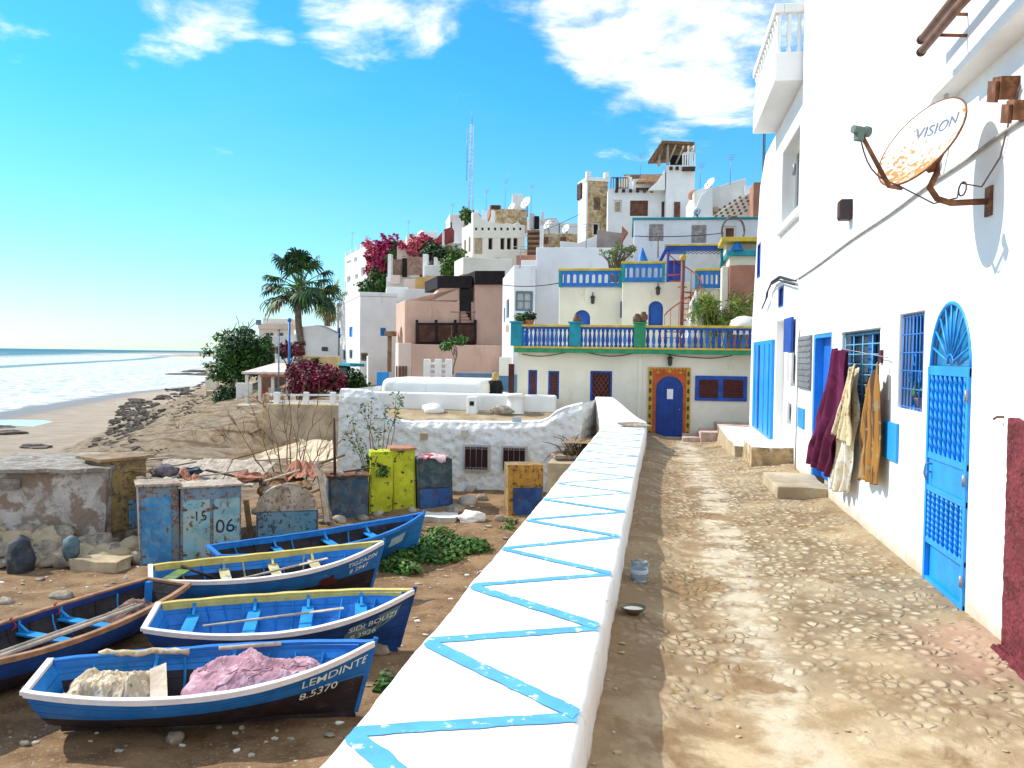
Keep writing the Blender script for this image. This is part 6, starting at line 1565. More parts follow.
m = MB(); m.blob(HF.p(rd[2] - .12, (rd[1] + rd[3]) / 2 - .1, .05), .03, 1, 0, 1, 2); m.build('handle', GREYMETAL, dr)
m = MB(); m.box(pu0 - .1, HY - .35, -.85, pu1 + .1, HY - .01, pz0 + .02); m.build('threshold', CONC_WARM, ch, bevel=.02)
# lamp over the door and the cable swags
def lantern(px, py, face, label):
    u, z = face.uz(px, py); p = face.p(u, z, .14); o = thing('wall_lantern', label, 'lamp', face.p(u, z))
    m = MB(); m.tube([face.p(u, z + .22, 0), face.p(u, z + .28, .1), face.p(u, z + .18, .14)], .016, 5); m.build('bracket', BLACKCABLE, o)
    m = MB(); m.lathe([(.03, -.16), (.07, -.12), (.075, .06), (.11, .08), (.05, .15), (.01, .18)], p, 8, smooth=False); m.build('lamp_body', pm('dark bronze', (.05, .045, .04), .5), o)
lantern(670, 361, HF, 'small dark lantern above the cobalt arched door')
m = MB(); pts = []
for k in range(60):
    x = lerp(522, 752, k / 59); y = 354 + 2.2 * math.sin(k * .34) + (6 * math.exp(-((x - 715) / 20) ** 2) if x > 660 else 0) - (10 * sstep(x, 728, 752)); pts.append(atY(x, y, HY - .06))
m.tube(pts, .014, 5); tag(m.build('wall_cable', BLACKCABLE), 'thin black cable sagging across the cream house under its balcony', 'cable')

# ---- set-back upper storey
SY_ = 33.6
SF = Face((0, SY_, 0), (1, 0), (0, -1)); S2 = Face((0, SY_ - .5, 0), (1, 0), (0, -1))
sc1 = MB(); sc2 = MB()
zA = SF.uz(590, 287)[1]; zB = S2.uz(640, 282)[1]; zC = SF.uz(710, 289)[1]
m = MB(); m.box(SF.uz(559, 300)[0], SY_, zb + .022, SF.uz(625, 300)[0], 38, zA); wa = m.build('wall', CREAM, ch, bevel=.03)
m = MB(); m.box(S2.uz(622, 300)[0], SY_ - .5, zb + .022, S2.uz(690, 300)[0], 37.9, zB); wb = m.build('wall', CREAM, ch, bevel=.03)
m = MB(); m.box(SF.uz(691, 300)[0], SY_ + .02, zb + .022, SF.uz(728, 300)[0], 37.8, zC); wc = m.build('wall', CREAM, ch, bevel=.03)
dcol = pm('deep sky door blue', (.02, .10, .42), .5, .12, 3, .15, 30)
window(SF, ch, sc1, SF.rect(574, 310, 590, 328), frame=MIDBLUE, pane=dcol, depth=.14, fw=.05, arch=True, name='door', pname='door_panel')
window(S2, ch, sc2, S2.rect(648.5, 301, 663, 326), frame=MIDBLUE, pane=dcol, depth=.14, fw=.05, arch=True, name='door', pname='door_panel')
sc3 = MB(); window(SF, ch, sc3, SF.rect(700, 295, 716, 326), frame=CREAM, pane=DARK, depth=.5, fw=.04, arch=True, name='archway', pname='recess')
r4 = SF.rect(616, 302, 621, 318); m = MB(); S2.box(m, S2.uz(622, 300)[0] - .06, r4[1], S2.uz(622, 300)[0] + .01, r4[3], -.45, -.1); m.build('window', NAVY, ch)
cut(wa, sc1); cut(wb, sc2); cut(wc, sc3); cut(low, hc)
def parapet(name, face, x0, x1, y0, y1, n, y_off=0.0, cap=YELLOW):
    """blue roof parapet pierced by a row of round-headed openings"""
    r4 = face.rect(x0, y0, x1, y1); m = MB(); face.box(m, *r4, -.16, .10); p = m.build(name, BLUE_RAIL, ch)
    c = MB(); u0, z0, u1, z1 = r4; w_ = (u1 - u0) / n; h = z1 - z0
    for k in range(n):
        a = u0 + (k + .5) * w_; face.poly(c, face.arch(a - w_ * .30, z0 + h * .22, a + w_ * .30, z0 + h * .80, 8), -.3, .3)
    cut(p, c)
    m = MB(); face.box(m, u0 - .03, z1 + .002, u1 + .03, z1 + .09, -.20, .14); m.build('coping', cap, p, bevel=.015)
    for e in (u0, u1): m = MB(); face.box(m, e - .12 if e == u1 else e + .0, z0 - .02, e + .0 if e == u1 else e + .12, z1 - .004, -.18, .125); m.build('end_pier', TEAL, p, bevel=.01)
    return p
parapet('roof_parapet', SF, 559, 622, 271, 286.5, 10); parapet('roof_parapet', S2, 622, 665, 264, 281.5, 7); parapet('roof_parapet', SF, 695, 724, 271, 288, 6)
lantern(593, 300, SF, 'small lantern on the upper wall left of the corner'); lantern(658, 291, S2, 'small lantern on the upper wall above the blue arched terrace door')
# roof pergola in blue with white lattice
PF = Face((0, 34.6, 0), (1, 0), (0, -1))
pr = thing('pergola', 'blue roof pergola with white lattice panels above the cream house', 'pergola', PF.p(PF.uz(695, 270)[0], PF.uz(695, 282)[1]))
r4 = PF.rect(666, 246, 724, 250); m = MB(); PF.box(m, *r4, -1.4, .06); m.build('roof_edge', MIDBLUE, pr, bevel=.02); m = MB(); PF.box(m, r4[0] - .05, r4[3] + .002, r4[2] + .05, r4[3] + .06, -1.45, .1); m.build('roof_cap', YELLOW, pr)
m = MB(); m.bar(PF.p(PF.uz(660, 262)[0], PF.uz(660, 262)[1]), PF.p(PF.uz(667, 248)[0], PF.uz(667, 248)[1]), .08, .12); m.build('brace', MIDBLUE, pr)
for px in (668, 684, 722): u = PF.uz(px, 260)[0]; m = MB(); PF.box(m, u - .05, zB - .2, u + .05, r4[1], -.12, -.02); m.build('post', MIDBLUE if px < 680 else TEAL, pr)
r5 = PF.rect(686, 251, 721, 270); m = MB(); nl = 13
for k in range(-nl, nl + 1):
    a = k / nl * 1.6; t0, t1 = max(0, -a), min(1, 1 - a)
    if t1 - t0 > .04: m.bar(PF.p(lerp(r5[0], r5[2], a + t0), lerp(r5[1], r5[3], t0), -.06), PF.p(lerp(r5[0], r5[2], a + t1), lerp(r5[1], r5[3], t1), -.06), .028, .012, up=(0, 1, 0))
    if t1 - t0 > .04: m.bar(PF.p(lerp(r5[2], r5[0], a + t0), lerp(r5[1], r5[3], t0), -.075), PF.p(lerp(r5[2], r5[0], a + t1), lerp(r5[1], r5[3], t1), -.075), .028, .012, up=(0, 1, 0))
m.build('lattice_panel', pm('white lath', (.74, .73, .68), .8), pr)
r6 = PF.rect(667, 258, 683, 280); m = MB(); PF.box(m, r6[0], r6[1], r6[2], r6[3], -.9, -.85); m.build('back_panel', PURPLE, pr)
for k in range(9): u = lerp(r6[0], r6[2], (k + .5) / 9); m = MB(); PF.box(m, u - .02, r6[1], u + .02, lerp(r6[1], r6[3], .7), -.2, -.16); m.build('rail_bar', MIDBLUE, pr)
u, z = S2.uz(642, 262); z2 = S2.uz(642, 247)[1]; m = MB(); m.lathe([(.24, 0), (.20, .08), (.02, z2 - z), (0, z2 - z + .02)], S2.p(u, z + .02, -.4), 12); tag(m.build('roof_finial', BLUE_RAIL), 'blue cone finial on the roof parapet of the cream house', 'finial')
# spiral stair
su, sz0 = S2.uz(681, 327); ctr = S2.p(su, 0, .95); zt_ = S2.uz(681, 262)[1]; zd = S2.uz(681, 277)[1]
st = thing('spiral_stair', 'red iron spiral staircase rising from the balcony to the roof', 'staircase', (ctr.x, ctr.y, zb + .02))
m = MB(); m.tube([(ctr.x, ctr.y, zb + .02), (ctr.x, ctr.y, zt_)], .065, 10); m.build('pole', pm('brown red iron', (.20, .07, .05), .6), st); m = MB(); m.blob((ctr.x, ctr.y, zt_ + .05), .12, 1, 0, 1, 2); m.build('finial', ORN, st)
ns = 12
for k in range(ns):
    a = 3.6 + k * .47; z = lerp(zb + .2, zd, (k + 1) / ns); m = MB()
    m.prism([(ctr.x + .05 * math.cos(a - .2), ctr.y + .05 * math.sin(a - .2), z), (ctr.x + .68 * math.cos(a - .24), ctr.y + .68 * math.sin(a - .24), z), (ctr.x + .68 * math.cos(a + .24), ctr.y + .68 * math.sin(a + .24), z)], (0, 0, 0), (0, 0, .03)); m.build('tread', REDIRON, st)
    m = MB(); m.tube([(ctr.x + .66 * math.cos(a), ctr.y + .66 * math.sin(a), z), (ctr.x + .66 * math.cos(a), ctr.y + .66 * math.sin(a), z + .8)], .010, 4); m.build('rail_bar', REDIRON, st)
m = MB(); m.tube([(ctr.x + .66 * math.cos(3.6 + k * .2), ctr.y + .66 * math.sin(3.6 + k * .2), lerp(zb + .2, zd, (k * .2 / .47 + 1) / ns) + .8) for k in range(27)], .022, 6); m.build('handrail', REDIRON, st)
# closed parasol, potted plants, bamboo, white cover, pots
u, z = HF.uz(697, 326); p = HF.p(u, zb + .02, -1.6); zt_ = atY(697, 292, p.y).z
o = thing('closed_parasol', 'closed white parasol standing on the balcony beside the spiral stair', 'parasol', p)
m = MB(); m.tube([p, (p.x, p.y, zt_)], .025, 6); m.build('pole', WOOD, o)
m = MB(); hh = zt_ - p.z - .35; n = 30
m.grid(40, 14, lambda u_, v: Vector((p.x, p.y, p.z + .40 + v * hh)) + Vector((math.cos(u_ * 6.28319), math.sin(u_ * 6.28319), 0)) * ((.34 * (1 - v) ** .8 + .04 * (1 - v) + .012 + .05 * math.exp(-((v - .72) / .08) ** 2)) * (1 + .22 * math.sin(u_ * 50.27) * (1 - v * .6)))); m.build('canopy', pm('white parasol cloth', (.78, .74, .72), .9, .05, 3, .2, 20), o)
m = MB(); m.lathe([(0, 0), (.42, .0), (.52, .25), (.44, .46), (.25, .58), (0, .62)], atY(744, 342, HY + .6) + Vector((0, 0, .25)), 16); tag(m.build('white_cover', pm('white plastic cover', (.80, .77, .68), .5)), 'rounded white cover at the right end of the balcony', 'cover')
def pot_plant(px, py, Y, hgt, label, mats, seed, potr=.16, lsize=.10, n=120):
    p = atY(px, py, Y); o = thing('potted_plant', label, 'plant', p, 'potted plants on the balcony rail')
    m = MB(); m.lathe([(0, 0), (potr * .7, 0), (potr, .24), (potr * 1.12, .26), (potr * 1.1, .30), (potr * .9, .30), (0, .26)], p, 12); m.build('pot', CLAYPOT, o)
    m = MB(); leaves(m, [(p + Vector((0, 0, .3 + hgt * .4)), (potr * 1.3, potr * 1.3, hgt * .45))], n, lsize, (0, 1), .35, seed, .6); m.build('foliage', mats, o)
pot_plant(520, 330, HY - .25, .30, 'small potted plant at the left end of the balcony rail', [LEAF_G, LEAF_L], 3)
pot_plant(529, 329, HY - .25, .34, 'potted plant on the balcony rail, second from its left end', [LEAF_D, LEAF_G], 4)
for (px, py, lb) in ((577, 324, 'round brown jar on the left teal post of the balcony'), (637, 323, 'brown clay jar on the balcony rail, left of a pair'), (643.5, 321, 'brown clay jar on the green balcony post, right of a pair')):
    p = atY(px, py, HY - .3); m = MB(); m.lathe([(0, 0), (.08, 0), (.145, .12), (.135, .23), (.07, .30), (.085, .34), (.06, .34), (0, .2)], p + Vector((0, 0, -.04)), 14); tag(m.build('clay_jar', pm('brown clay jar', (.17, .09, .05), .7, .2, 5, .2, 20)), lb, 'jar')
p = atY(722, 330, HY + 1.2); p.z = zb + .02
bb = thing('bamboo_clump', 'yellow green bamboo clump growing on the balcony terrace', 'plant', p); rnd = random.Random(8); m = MB(); tips = []
for k in range(34):
    b = p + Vector((rnd.uniform(-.7, .7), rnd.uniform(-.4, .4), 0)); tp = b + Vector((rnd.uniform(-.7, .7), rnd.uniform(-.3, .3), rnd.uniform(1.1, 2.2))); m.tube([b, b.lerp(tp, .5) + Vector((0, 0, .1)), tp], [.016, .012, .006], 4, cap=False); tips.append((b.lerp(tp, .75), (.22, .22, .4)))
m.build('stems', LEAF_Y, bb); m = MB(); leaves(m, tips, 2200, .14, (0, 1, 1), .14, 6, .4); m.build('foliage', [LEAF_L, LEAF_Y], bb)
# terracotta side wall with a blue and yellow ledge, right of the terrace
TF = Face((0, 32.6, 0), (1, 0), (0, -1))
tw = thing('side_house', 'terracotta walled annex with a white ledge right of the cream house terrace', 'house', TF.p(TF.uz(742, 300)[0], zb))
x0, x1 = TF.uz(729, 290)[0], 4.6
m = MB(); m.box(x0, 32.6, zb + .03, x1, 37, TF.uz(740, 265)[1]); m.build('wall', TERRA, tw, bevel=.04)
m = MB(); m.box(x0 - .25, 32.7, zb + .03, x0 - .01, 36, TF.uz(728, 266)[1]); m.build('pier', CREAM, tw, bevel=.03)
zz1, zz2, zz3 = TF.uz(740, 265)[1], TF.uz(740, 256)[1], TF.uz(740, 242)[1]
m = MB(); m.box(x0, 32.7, zz1 + .002, x1, 36.5, zz2); m.build('ledge', CREAM, tw); m = MB(); m.box(x0 - .1, 32.45, zz2 + .002, x1, 36.5, zz2 + .18); m.build('moulding', TEAL, tw)
m = MB(); m.box(x0 - .1, 33.2, zz2 + .182, x1, 36.5, zz3); m.build('upper_wall', OFFWHITE, tw); m = MB(); m.box(x0 - .3, 32.4, zz3 + .002, x1, 36.6, zz3 + .16); m.build('coping', YELLOW, tw, bevel=.02)
m = MB(); m.lathe([(.25, 0), (.2, .06), (.015, .42)], TF.p(TF.uz(737, 252)[0], zz2 + .18, .02), 10); m.build('finial', BLUE_RAIL, tw)

# ================================================================ THE TOWN climbing the hill behind
BROWNWIN = pm('brown shutter wood', (.17, .075, .045), .8, .2, 4, .3, 20)
GREYWIN = pm('grey lattice screen', (.36, .33, .31), .9, .25, 9, .8, 26)
TANPANEL = pm('tan lattice panel', (.50, .38, .24), .9, .2, 9, .8, 26)
BLUEGREY = pm('blue grey window paint', (.15, .22, .30), .6, .15, 4, .2, 20)
def boxpx(name, mat, root, Y, x0, y0, x1, y1, depth, a=0.0, bevel=.03):
    """block whose front stands at distance Y and fills the given place in the view"""
    C = atY(x0, y1, Y); a = R(a); f = Face(C, (math.cos(a), math.sin(a)), (math.sin(a), -math.cos(a))); u1 = f.uz(x1, (y0 + y1) / 2)[0]
    zt = f.uz((x0 + x1) / 2, y0)[1]; zb = f.uz((x0 + x1) / 2, y1)[1]; m = MB(); f.box(m, 0, zb, u1, zt, -depth, 0); return m.build(name, mat, root, bevel=bevel), f, zb, zt, u1
def rail(root, name, f, u0, u1, z0, z1, n, mat, posts=.05, out=-.1):
    m = MB(); f.box(m, u0, z1 - .06, u1, z1, out - .05, out + .05); r = m.build(name, mat, root)
    for k in range(n): u = lerp(u0, u1, k / max(1, n - 1)); m = MB(); f.box(m, u - posts / 2, z0, u + posts / 2, z1 - .062, out - .03, out + .03); m.build('rail_post', mat, r)
    return r

# --- pale grey house with a cross-barred window, left of the cream house
h = House('grey_house', 'pale grey stepped house with one cross barred window left of the cream house', 514, 37, 14, 503, 536, 265, -1, GREYWHITE, rim=0)
h.win('F', 515.5, 291, 533, 311, frame=BLUEGREY, pane=pm('bright curtain glass', (.45, .44, .42), .4), fw=.10, mull=(2, 2), depth=.18)
h.win('L', 506, 300, 509, 318, frame=BLUEGREY, fw=.08, depth=.15); h.win('L', 503.6, 308, 505.2, 322, frame=BLUEGREY, fw=.08, depth=.15)
h.done()
boxpx('taller_block', GREYWHITE, h.root, 37.9, 534, 247.5, 626, 400, 7, 6)
boxpx('blue_base', pm('faded blue base', (.10, .24, .40), .8, .15, 1, .3, 10), h.root, 35.6, 499, 375, 517, 392, 1.4, 8); boxpx('white_base', OFFWHITE, h.root, 35.5, 499, 357, 511, 376, 1.2, 8)
boxpx('meter_box', PINKW, h.root, 36.6, 505.5, 325, 509, 332, .3, 10)
# --- terracotta edge and balcony steps behind the grey house
o = thing('terracotta_terrace', 'small terracotta edged terrace behind the grey house roof', 'terrace', atY(524, 265, 44)); boxpx('wall', TERRA, o, 43, 516, 255, 538, 266, 3); boxpx('parapet', OFFWHITE, o, 42.6, 521, 260, 537, 266, .4)

# --- peach house with black roof fascia and lattice fence
h = House('peach_house', 'peach house with black roof edge and dark lattice fence, left of the grey house', 405, 45, 24, 396, 476, 300, -1, PEACH, rim=.0)
f = h.F
fL = h.L; window(fL, h.root, h.cutter, tuple(fL.rect(399.5, 327, 402.5, 346)), frame=PINKW, pane=BROWNWIN, fw=.05, arch=True, depth=.15); h.done()
def fpoly(name, mat, root, f, pts, o0, o1, bevel=.02):
    m = MB(); f.poly(m, [f.uz(x, y) for x, y in pts], o0, o1); return m.build(name, mat, root, bevel=bevel)
fpoly('stepped_wall', PEACH, h.root, f, [(406, 300.5), (432, 300.5), (440, 288), (460, 288), (460, 300.5)], -1.2, -.02)
fpoly('tower', PEACH, h.root, f, [(474, 400), (474, 282), (502, 282), (502, 400)], -6, .25)
fpoly('roof_fascia', BLACKISH, h.root, f, [(437, 288), (437, 276), (472, 276), (472, 288)], -4, .1); fpoly('roof_fascia', BLACKISH, h.root, f, [(473, 285), (473, 271.5), (503, 271.5), (503, 285)], -6, .45)
fpoly('stair_recess', DARK, h.root, f, [(459.5, 323), (459.5, 289), (471, 289), (471, 323)], -.05, .06)
for k in range(4): fpoly('stair', pm('worn peach step', (.42, .26, .18), .9), h.root, f, [(460, 323 - k * 3), (460, 320.5 - k * 3), (470 - k * 1.5, 320.5 - k * 3), (470 - k * 1.5, 323 - k * 3)], .06, .30 - .05 * k)
fn = fpoly('lattice_fence', BLACKISH, h.root, f, [(416, 344), (416, 323), (474, 323), (474, 344)], .25, .34)
for k in range(3):
    x0, x1 = 417.5 + k * 19.3, 434 + k * 19.3; a, b = f.uz(x0, 325), f.uz(x1, 342); m = MB()
    for q_ in range(9): z = lerp(b[1], a[1], (q_ + .5) / 9); f.box(m, a[0], z - .03, b[0], z + .03, .345, .37)
    for q_ in range(14): u = lerp(a[0], b[0], (q_ + .5) / 14); f.box(m, u - .03, b[1], u + .03, a[1], .372, .39)
    m.build('lattice_panel', WOOD_DARK, fn)
for px in (416, 435, 454, 474): u, z = f.uz(px, 321); m = MB(); f.box(m, u - .06, z - 1.2, u + .06, z + .05, .24, .42); m.build('fence_post', BLACKISH, fn)
boxpx('front_terrace', PEACH, h.root, 42.2, 411, 345, 501, 398, 2.8, 20); boxpx('left_pier', PINKW, h.root, 42.0, 398, 343, 411.5, 390, 2.5, 20)
for k in range(4): boxpx('pier_slot', BROWNWIN, h.root, 41.9, 396 + k * 3.2, 366, 397.6 + k * 3.2, 377, .2, 20, 0)
# young tree in front of it
def small_tree(name, label, px, py, Y, top, cw, mats, seed, n=1200, ls=.13, tr=.06, grp=None):
    p = atY(px, py, Y); zt = atY(px, top, Y).z; H = zt - p.z; o = thing(name, label, 'tree', p, grp); rnd = random.Random(seed)
    m = MB(); ends = []; branchy(m, p, p + Vector((.1 * H, 0, H * .62)), tr, 2, rnd, .8, 0, 4, ends); m.build('trunk', BARK, o)
    cl = [(p + Vector((rnd.uniform(-.7, .7) * cw, rnd.uniform(-.6, .6) * cw, H * rnd.uniform(.66, .95))), (cw * rnd.uniform(.3, .5), cw * .4, cw * rnd.uniform(.18, .3))) for _ in range(9)]
    m = MB(); leaves(m, cl, n, ls, tuple(range(len(mats))), .45, seed); m.build('crown', mats, o); return o
small_tree('young_tree', 'young green tree before the peach house wall', 453, 374, 40.5, 336, .62, [LEAF_G, LEAF_L], 21, 700, .12, .05)
# white concrete railing in front of it
wr = thing('concrete_railing', 'white concrete railing of three posts before the peach house', 'railing', atY(438, 378, 38))
RF = Face(atY(425, 378, 38), (math.cos(R(8)), math.sin(R(8))), (math.sin(R(8)), -math.cos(R(8))))
for k, px in enumerate((427, 438, 448.5)): u, z = RF.uz(px, 379); zt = RF.uz(px, 359 + (k == 0) * 0)[1]; m = MB(); RF.box(m, u - .14, z - .4, u + .14, zt, -.12, .12); m.build('post', WHITE, wr, bevel=.03)
for py in (363.5, 369, 374.5): a, b = RF.uz(427, py), RF.uz(448.5, py); m = MB(); m.bar(RF.p(a[0], a[1], -.0), RF.p(b[0], b[1], -.0), .08, .10); m.build('rail', WHITE, wr, bevel=.01)
o = thing('terrace_wall', 'low blue grey wall behind the rear of the lime house', 'wall', atY(480, 388, 36.5)); boxpx('masonry', pm('blue grey wash', (.16, .25, .36), .9, .15, 1, .3, 10), o, 36.4, 455, 373, 502, 392, .4, 6)

# --- white house with small blue windows
h = House('white_house', 'white house with small blue windows left of the peach house', 360, 52, 26, 336, 397, 296, -1, WHITE, rim=.25)
for (x0, y0, x1, y1) in ((349, 327, 352.5, 337), (337.8, 328, 340.5, 338)): h.win('L', x0, y0, x1, y1, frame=BLUE_RAIL, pane=BRIGHT, fw=.10, depth=.12)
for (x0, y0, x1, y1) in ((342.5, 350, 345.5, 360), (349, 350, 352.5, 359)): h.win('L', x0, y0, x1, y1, frame=BLUEGREY, fw=.08)
h.win('F', 380.5, 328, 386, 336, frame=BLUE_RAIL, pane=TEAL, fw=.10); h.win('F', 361, 353, 368, 361, frame=WOOD, fw=.08)
h.done()
a = fpoly('side_ramp', WHITE, h.root, h.F, [(366, 385), (366, 356), (369, 356), (381, 378), (381, 385)], .3, .9); 
boxpx('blue_door', BRIGHT, h.root, 45.5, 376.5, 372, 389, 388, .2, 15); boxpx('awning', TEAL, h.root, 50, 338, 363, 350, 366, .8, -60); boxpx('dark_doorway', DARK, h.root, 50.2, 339.5, 366, 347, 377, .2, -60)
boxpx('porch_post', WOOD, h.root, 47, 387, 334, 390.5, 372, .25); boxpx('porch_beam', WOOD, h.root, 46.8, 384.5, 331, 393.5, 336, .6)
# --- sloping white house further left
h = House('white_house', 'white house with a stepped sloping roof line beside the palm', 282, 62, 6, None, 338, 372, -1, WHITE, deep=6)
fpoly('gable_wall', WHITE, h.root, h.F, [(275, 385), (275, 352), (287, 345), (288, 338), (297, 333), (300, 327), (318, 325), (338, 334), (338, 385)], -5, .02); h.plate('window', 'F', 322, 347, 328, 351, GLASS, .08, .0)
boxpx('ochre_wall', pm('ochre yellow plaster', (.62, .45, .22), .9, .12, 1, .3, 10), h.root, 58, 303, 356, 338, 378, .6)
# --- distant low house by the shore
h = House('shore_house', 'pink roofed low house behind the green tree by the shore', 259, 80, 12, 256, 292, 328, -1, OFFWHITE, rim=0)
h.win('F', 265, 332, 274, 337, frame=OFFWHITE, fw=.08, mull=(2, 1)); h.win('F', 277, 332, 284, 337, frame=OFFWHITE, fw=.08)
h.plate('roof_band', 'F', 259, 324, 292, 329, PINKW, .4, -2); h.plate('upper_terrace', 'F', 262, 318.5, 290, 324, OFFWHITE, -.3, -5); h.plate('blue_panel', 'F', 257, 320, 262, 325, BLUEGREY, .42, .3)
h.done()
boxpx('yellow_wall', pm('ochre yellow plaster', (.62, .45, .22)), h.root, 74, 262, 344, 294, 378, .5); boxpx('white_annex', WHITE, h.root, 72, 270, 336, 300, 380, 3, 14)
# --- canopy terrace by the shore
cn_ = thing('terrace_canopy', 'low pale canopy roof with an orange edge on posts below the palm', 'canopy', atY(268, 385, 58))
CF = Face(atY(243, 372, 58), (math.cos(R(6)), math.sin(R(6))), (math.sin(R(6)), -math.cos(R(6))))
m = MB(); a, b = CF.uz(243, 374), CF.uz(291, 374); t0, t1 = CF.uz(258, 365.5), CF.uz(293, 366)
m.prism([CF.p(a[0], a[1], .3), CF.p(b[0], b[1], .3), CF.p(t1[0], t1[1], -3.5), CF.p(t0[0], t0[1], -3.5)], (0, 0, 0), (0, 0, .14)); m.build('roof', pm('pale pink canvas', (.70, .58, .52), .9), cn_)
a, b = CF.uz(262, 374.5), CF.uz(293, 377); m = MB(); CF.box(m, a[0], b[1], b[0], a[1], .3, .36); m.build('valance', pm('orange red canvas', (.50, .16, .07), .9), cn_)
for px in (247, 260, 273, 288): u, z = CF.uz(px, 375); m = MB(); CF.box(m, u - .10, z - 2.4, u + .10, z, -.1, .1); m.build('post', OFFWHITE, cn_)
a, b = CF.uz(244, 376), CF.uz(293, 376); m = MB(); CF.box(m, a[0], a[1] - 3, b[0], a[1] - .1, -3.6, -3.4); m.build('back_wall', pm('brown back wall', (.22, .13, .09), .9), cn_)
rnd = random.Random(12)
for k in range(5):
    px = 255 + k * 8; u, z = CF.uz(px, 379); m = MB(); c = CF.p(u, z - 1.3, -1.2 - .3 * (k % 2)); m.box(c.x - .22, c.y - .22, c.z - .9, c.x + .22, c.y + .22, c.z + .1); ch_ = m.build('chair', [REDIRON, OFFWHITE, BLUEGREY][k % 3]); tag(ch_, ('leftmost red', 'left hand white', 'middle blue', 'right hand red', 'rightmost white')[k] + ' chair in the shade of the terrace canopy', 'chair'); m = MB(); m.box(c.x - .22, c.y + .18, c.z + .1, c.x + .22, c.y + .23, c.z + .65); m.build('backrest', [REDIRON, OFFWHITE, BLUEGREY][k % 3], ch_)
# seaside walls
o = thing('shore_wall', 'low cream sea wall below the green tree', 'wall', atY(225, 405, 72)); boxpx('masonry', CREAM, o, 72, 205, 377, 216, 396, 2, 20); boxpx('masonry', pm('tan sea wall', (.52, .42, .28), .95, .2, 1, .6, 6), o, 70, 206, 391, 236, 412, 2, 24); boxpx('masonry', WHITE, o, 62, 236, 383, 252, 412, .5, 20)
o = thing('stone_hut', 'small square rubble hut on the slope below the canopy', 'hut', atY(248, 422, 56)); boxpx('wall', pm('grey rubble wall', (.34, .26, .18), .95, .2, 2, .8, 6), o, 54, 237, 407, 254, 422, 2, 20); boxpx('roof', CONC, o, 53.9, 236, 405.5, 255, 408, 2.2, 20); boxpx('side_step', STONEW, o, 55, 214, 416, 237, 421, 1.5, 12)

# --- retaining wall with white post-and-rail fence, in front of the bougainvillea
rt = thing('retaining_wall', 'tan retaining wall under the white post and rail fence', 'wall', atY(305, 440, 41)); boxpx('masonry', pm('tan retaining wall', (.50, .39, .25), .95, .2, 1.2, .8, 7), rt, 40.5, 266, 404.5, 341, 470, 3, 4); boxpx('side', STONEW, rt, 41, 262, 394, 270, 450, 2, 4)
pf = thing('post_fence', 'white post and rail fence along the retaining wall', 'fence', atY(305, 405, 41)); FF = Face(atY(266, 405, 40.9), (math.cos(R(4)), math.sin(R(4))), (math.sin(R(4)), -math.cos(R(4))))
for px in (277, 306, 333): u, z = FF.uz(px, 406); zt = FF.uz(px, 392)[1]; m = MB(); FF.box(m, u - .13, z, u + .13, zt, -.12, .12); m.build('post', WHITE, pf, bevel=.03)
for py in (395, 401): a, b = FF.uz(270, py), FF.uz(342, py); m = MB(); m.bar(FF.p(a[0], a[1]), FF.p(b[0], b[1]), .07, .09); m.build('rail', WHITE, pf)
for (px, top, Y, lb, r_, mt) in ((289, 320, 50, 'tall bright blue pole beside the palm', .085, BLUE_RAIL), (278.5, 330, 49, 'thin grey blue pole left of the bright blue pole', .05, BLUEGREY)):
    b = atY(px, 394, Y); t = atY(px + .5, top, Y); o = thing('flag_pole', lb, 'pole', b); m = MB(); m.tube([b - Vector((0, 0, 1.5)), t], [r_, r_ * .8], 8); m.build('shaft', mt, o); m = MB(); m.blob(t, r_ * 1.5, 1, 0, 1, 2); m.build('cap', mt, o)

# --- far white block with rows of windows, bougainvillea terraces
h = House('white_apartments', 'tall white block with many windows at the left end of the hill town', 369, 90, 30, 345, 376, 249, 2, WHITE, rim=.5)
for (x0, y0, x1, y1) in ((346.5, 257, 351.5, 263), (354, 257, 357, 262), (361, 267, 364.5, 276), (366, 264, 368.5, 275), (347, 276, 350.5, 282), (355, 274, 358, 279), (360, 284, 363, 292), (365.5, 282, 368, 292)): h.win('L', x0, y0, x1, y1, frame=WHITE, pane=GREYWIN if x0 < 356 else GLASS, fw=.12, depth=.25)
h.done()
for k in range(6): px = 346 + k * 5; u, z = h.L.uz(px, 248); m = MB(); h.L.box(m, clampf(u, .2, h.dp - .2) - .12, h.zt + .5, clampf(u, .2, h.dp - .2) + .12, h.zt + 1.0, -.2, .05); m.build('merlon', WHITE, h.root)
# --- mid-hill terraces
o = thing('terrace_house', 'cream terrace house with white pillars under the pink bougainvillea', 'house', atY(420, 300, 62))
boxpx('wall', PINKW, o, 66, 397, 246, 419, 262, 4, 12); boxpx('wall', OFFWHITE, o, 64, 386, 277, 445, 305, 5, 10); boxpx('wall', PINKW, o, 62, 404, 279, 420, 292, 1.5, 10); boxpx('fence_panel', pm('brown reed screen', (.30, .19, .14), .9, .2, 5, .5, 16), o, 63.8, 391, 259, 402, 275, .1, 10); boxpx('dark_gate', DARK, o, 63.7, 402, 258, 407, 277, .2, 10); boxpx('fence_panel', pm('brown reed screen', (.30, .19, .14)), o, 63.6, 407, 257, 424, 275, .1, 10)
for (x0, x1, y0) in ((387.5, 391, 254), (422.5, 427, 254), (433.5, 436, 257), (441, 444, 258.5)): boxpx('pillar', WHITE, o, 63.2, x0, y0, x1, 282, .5)
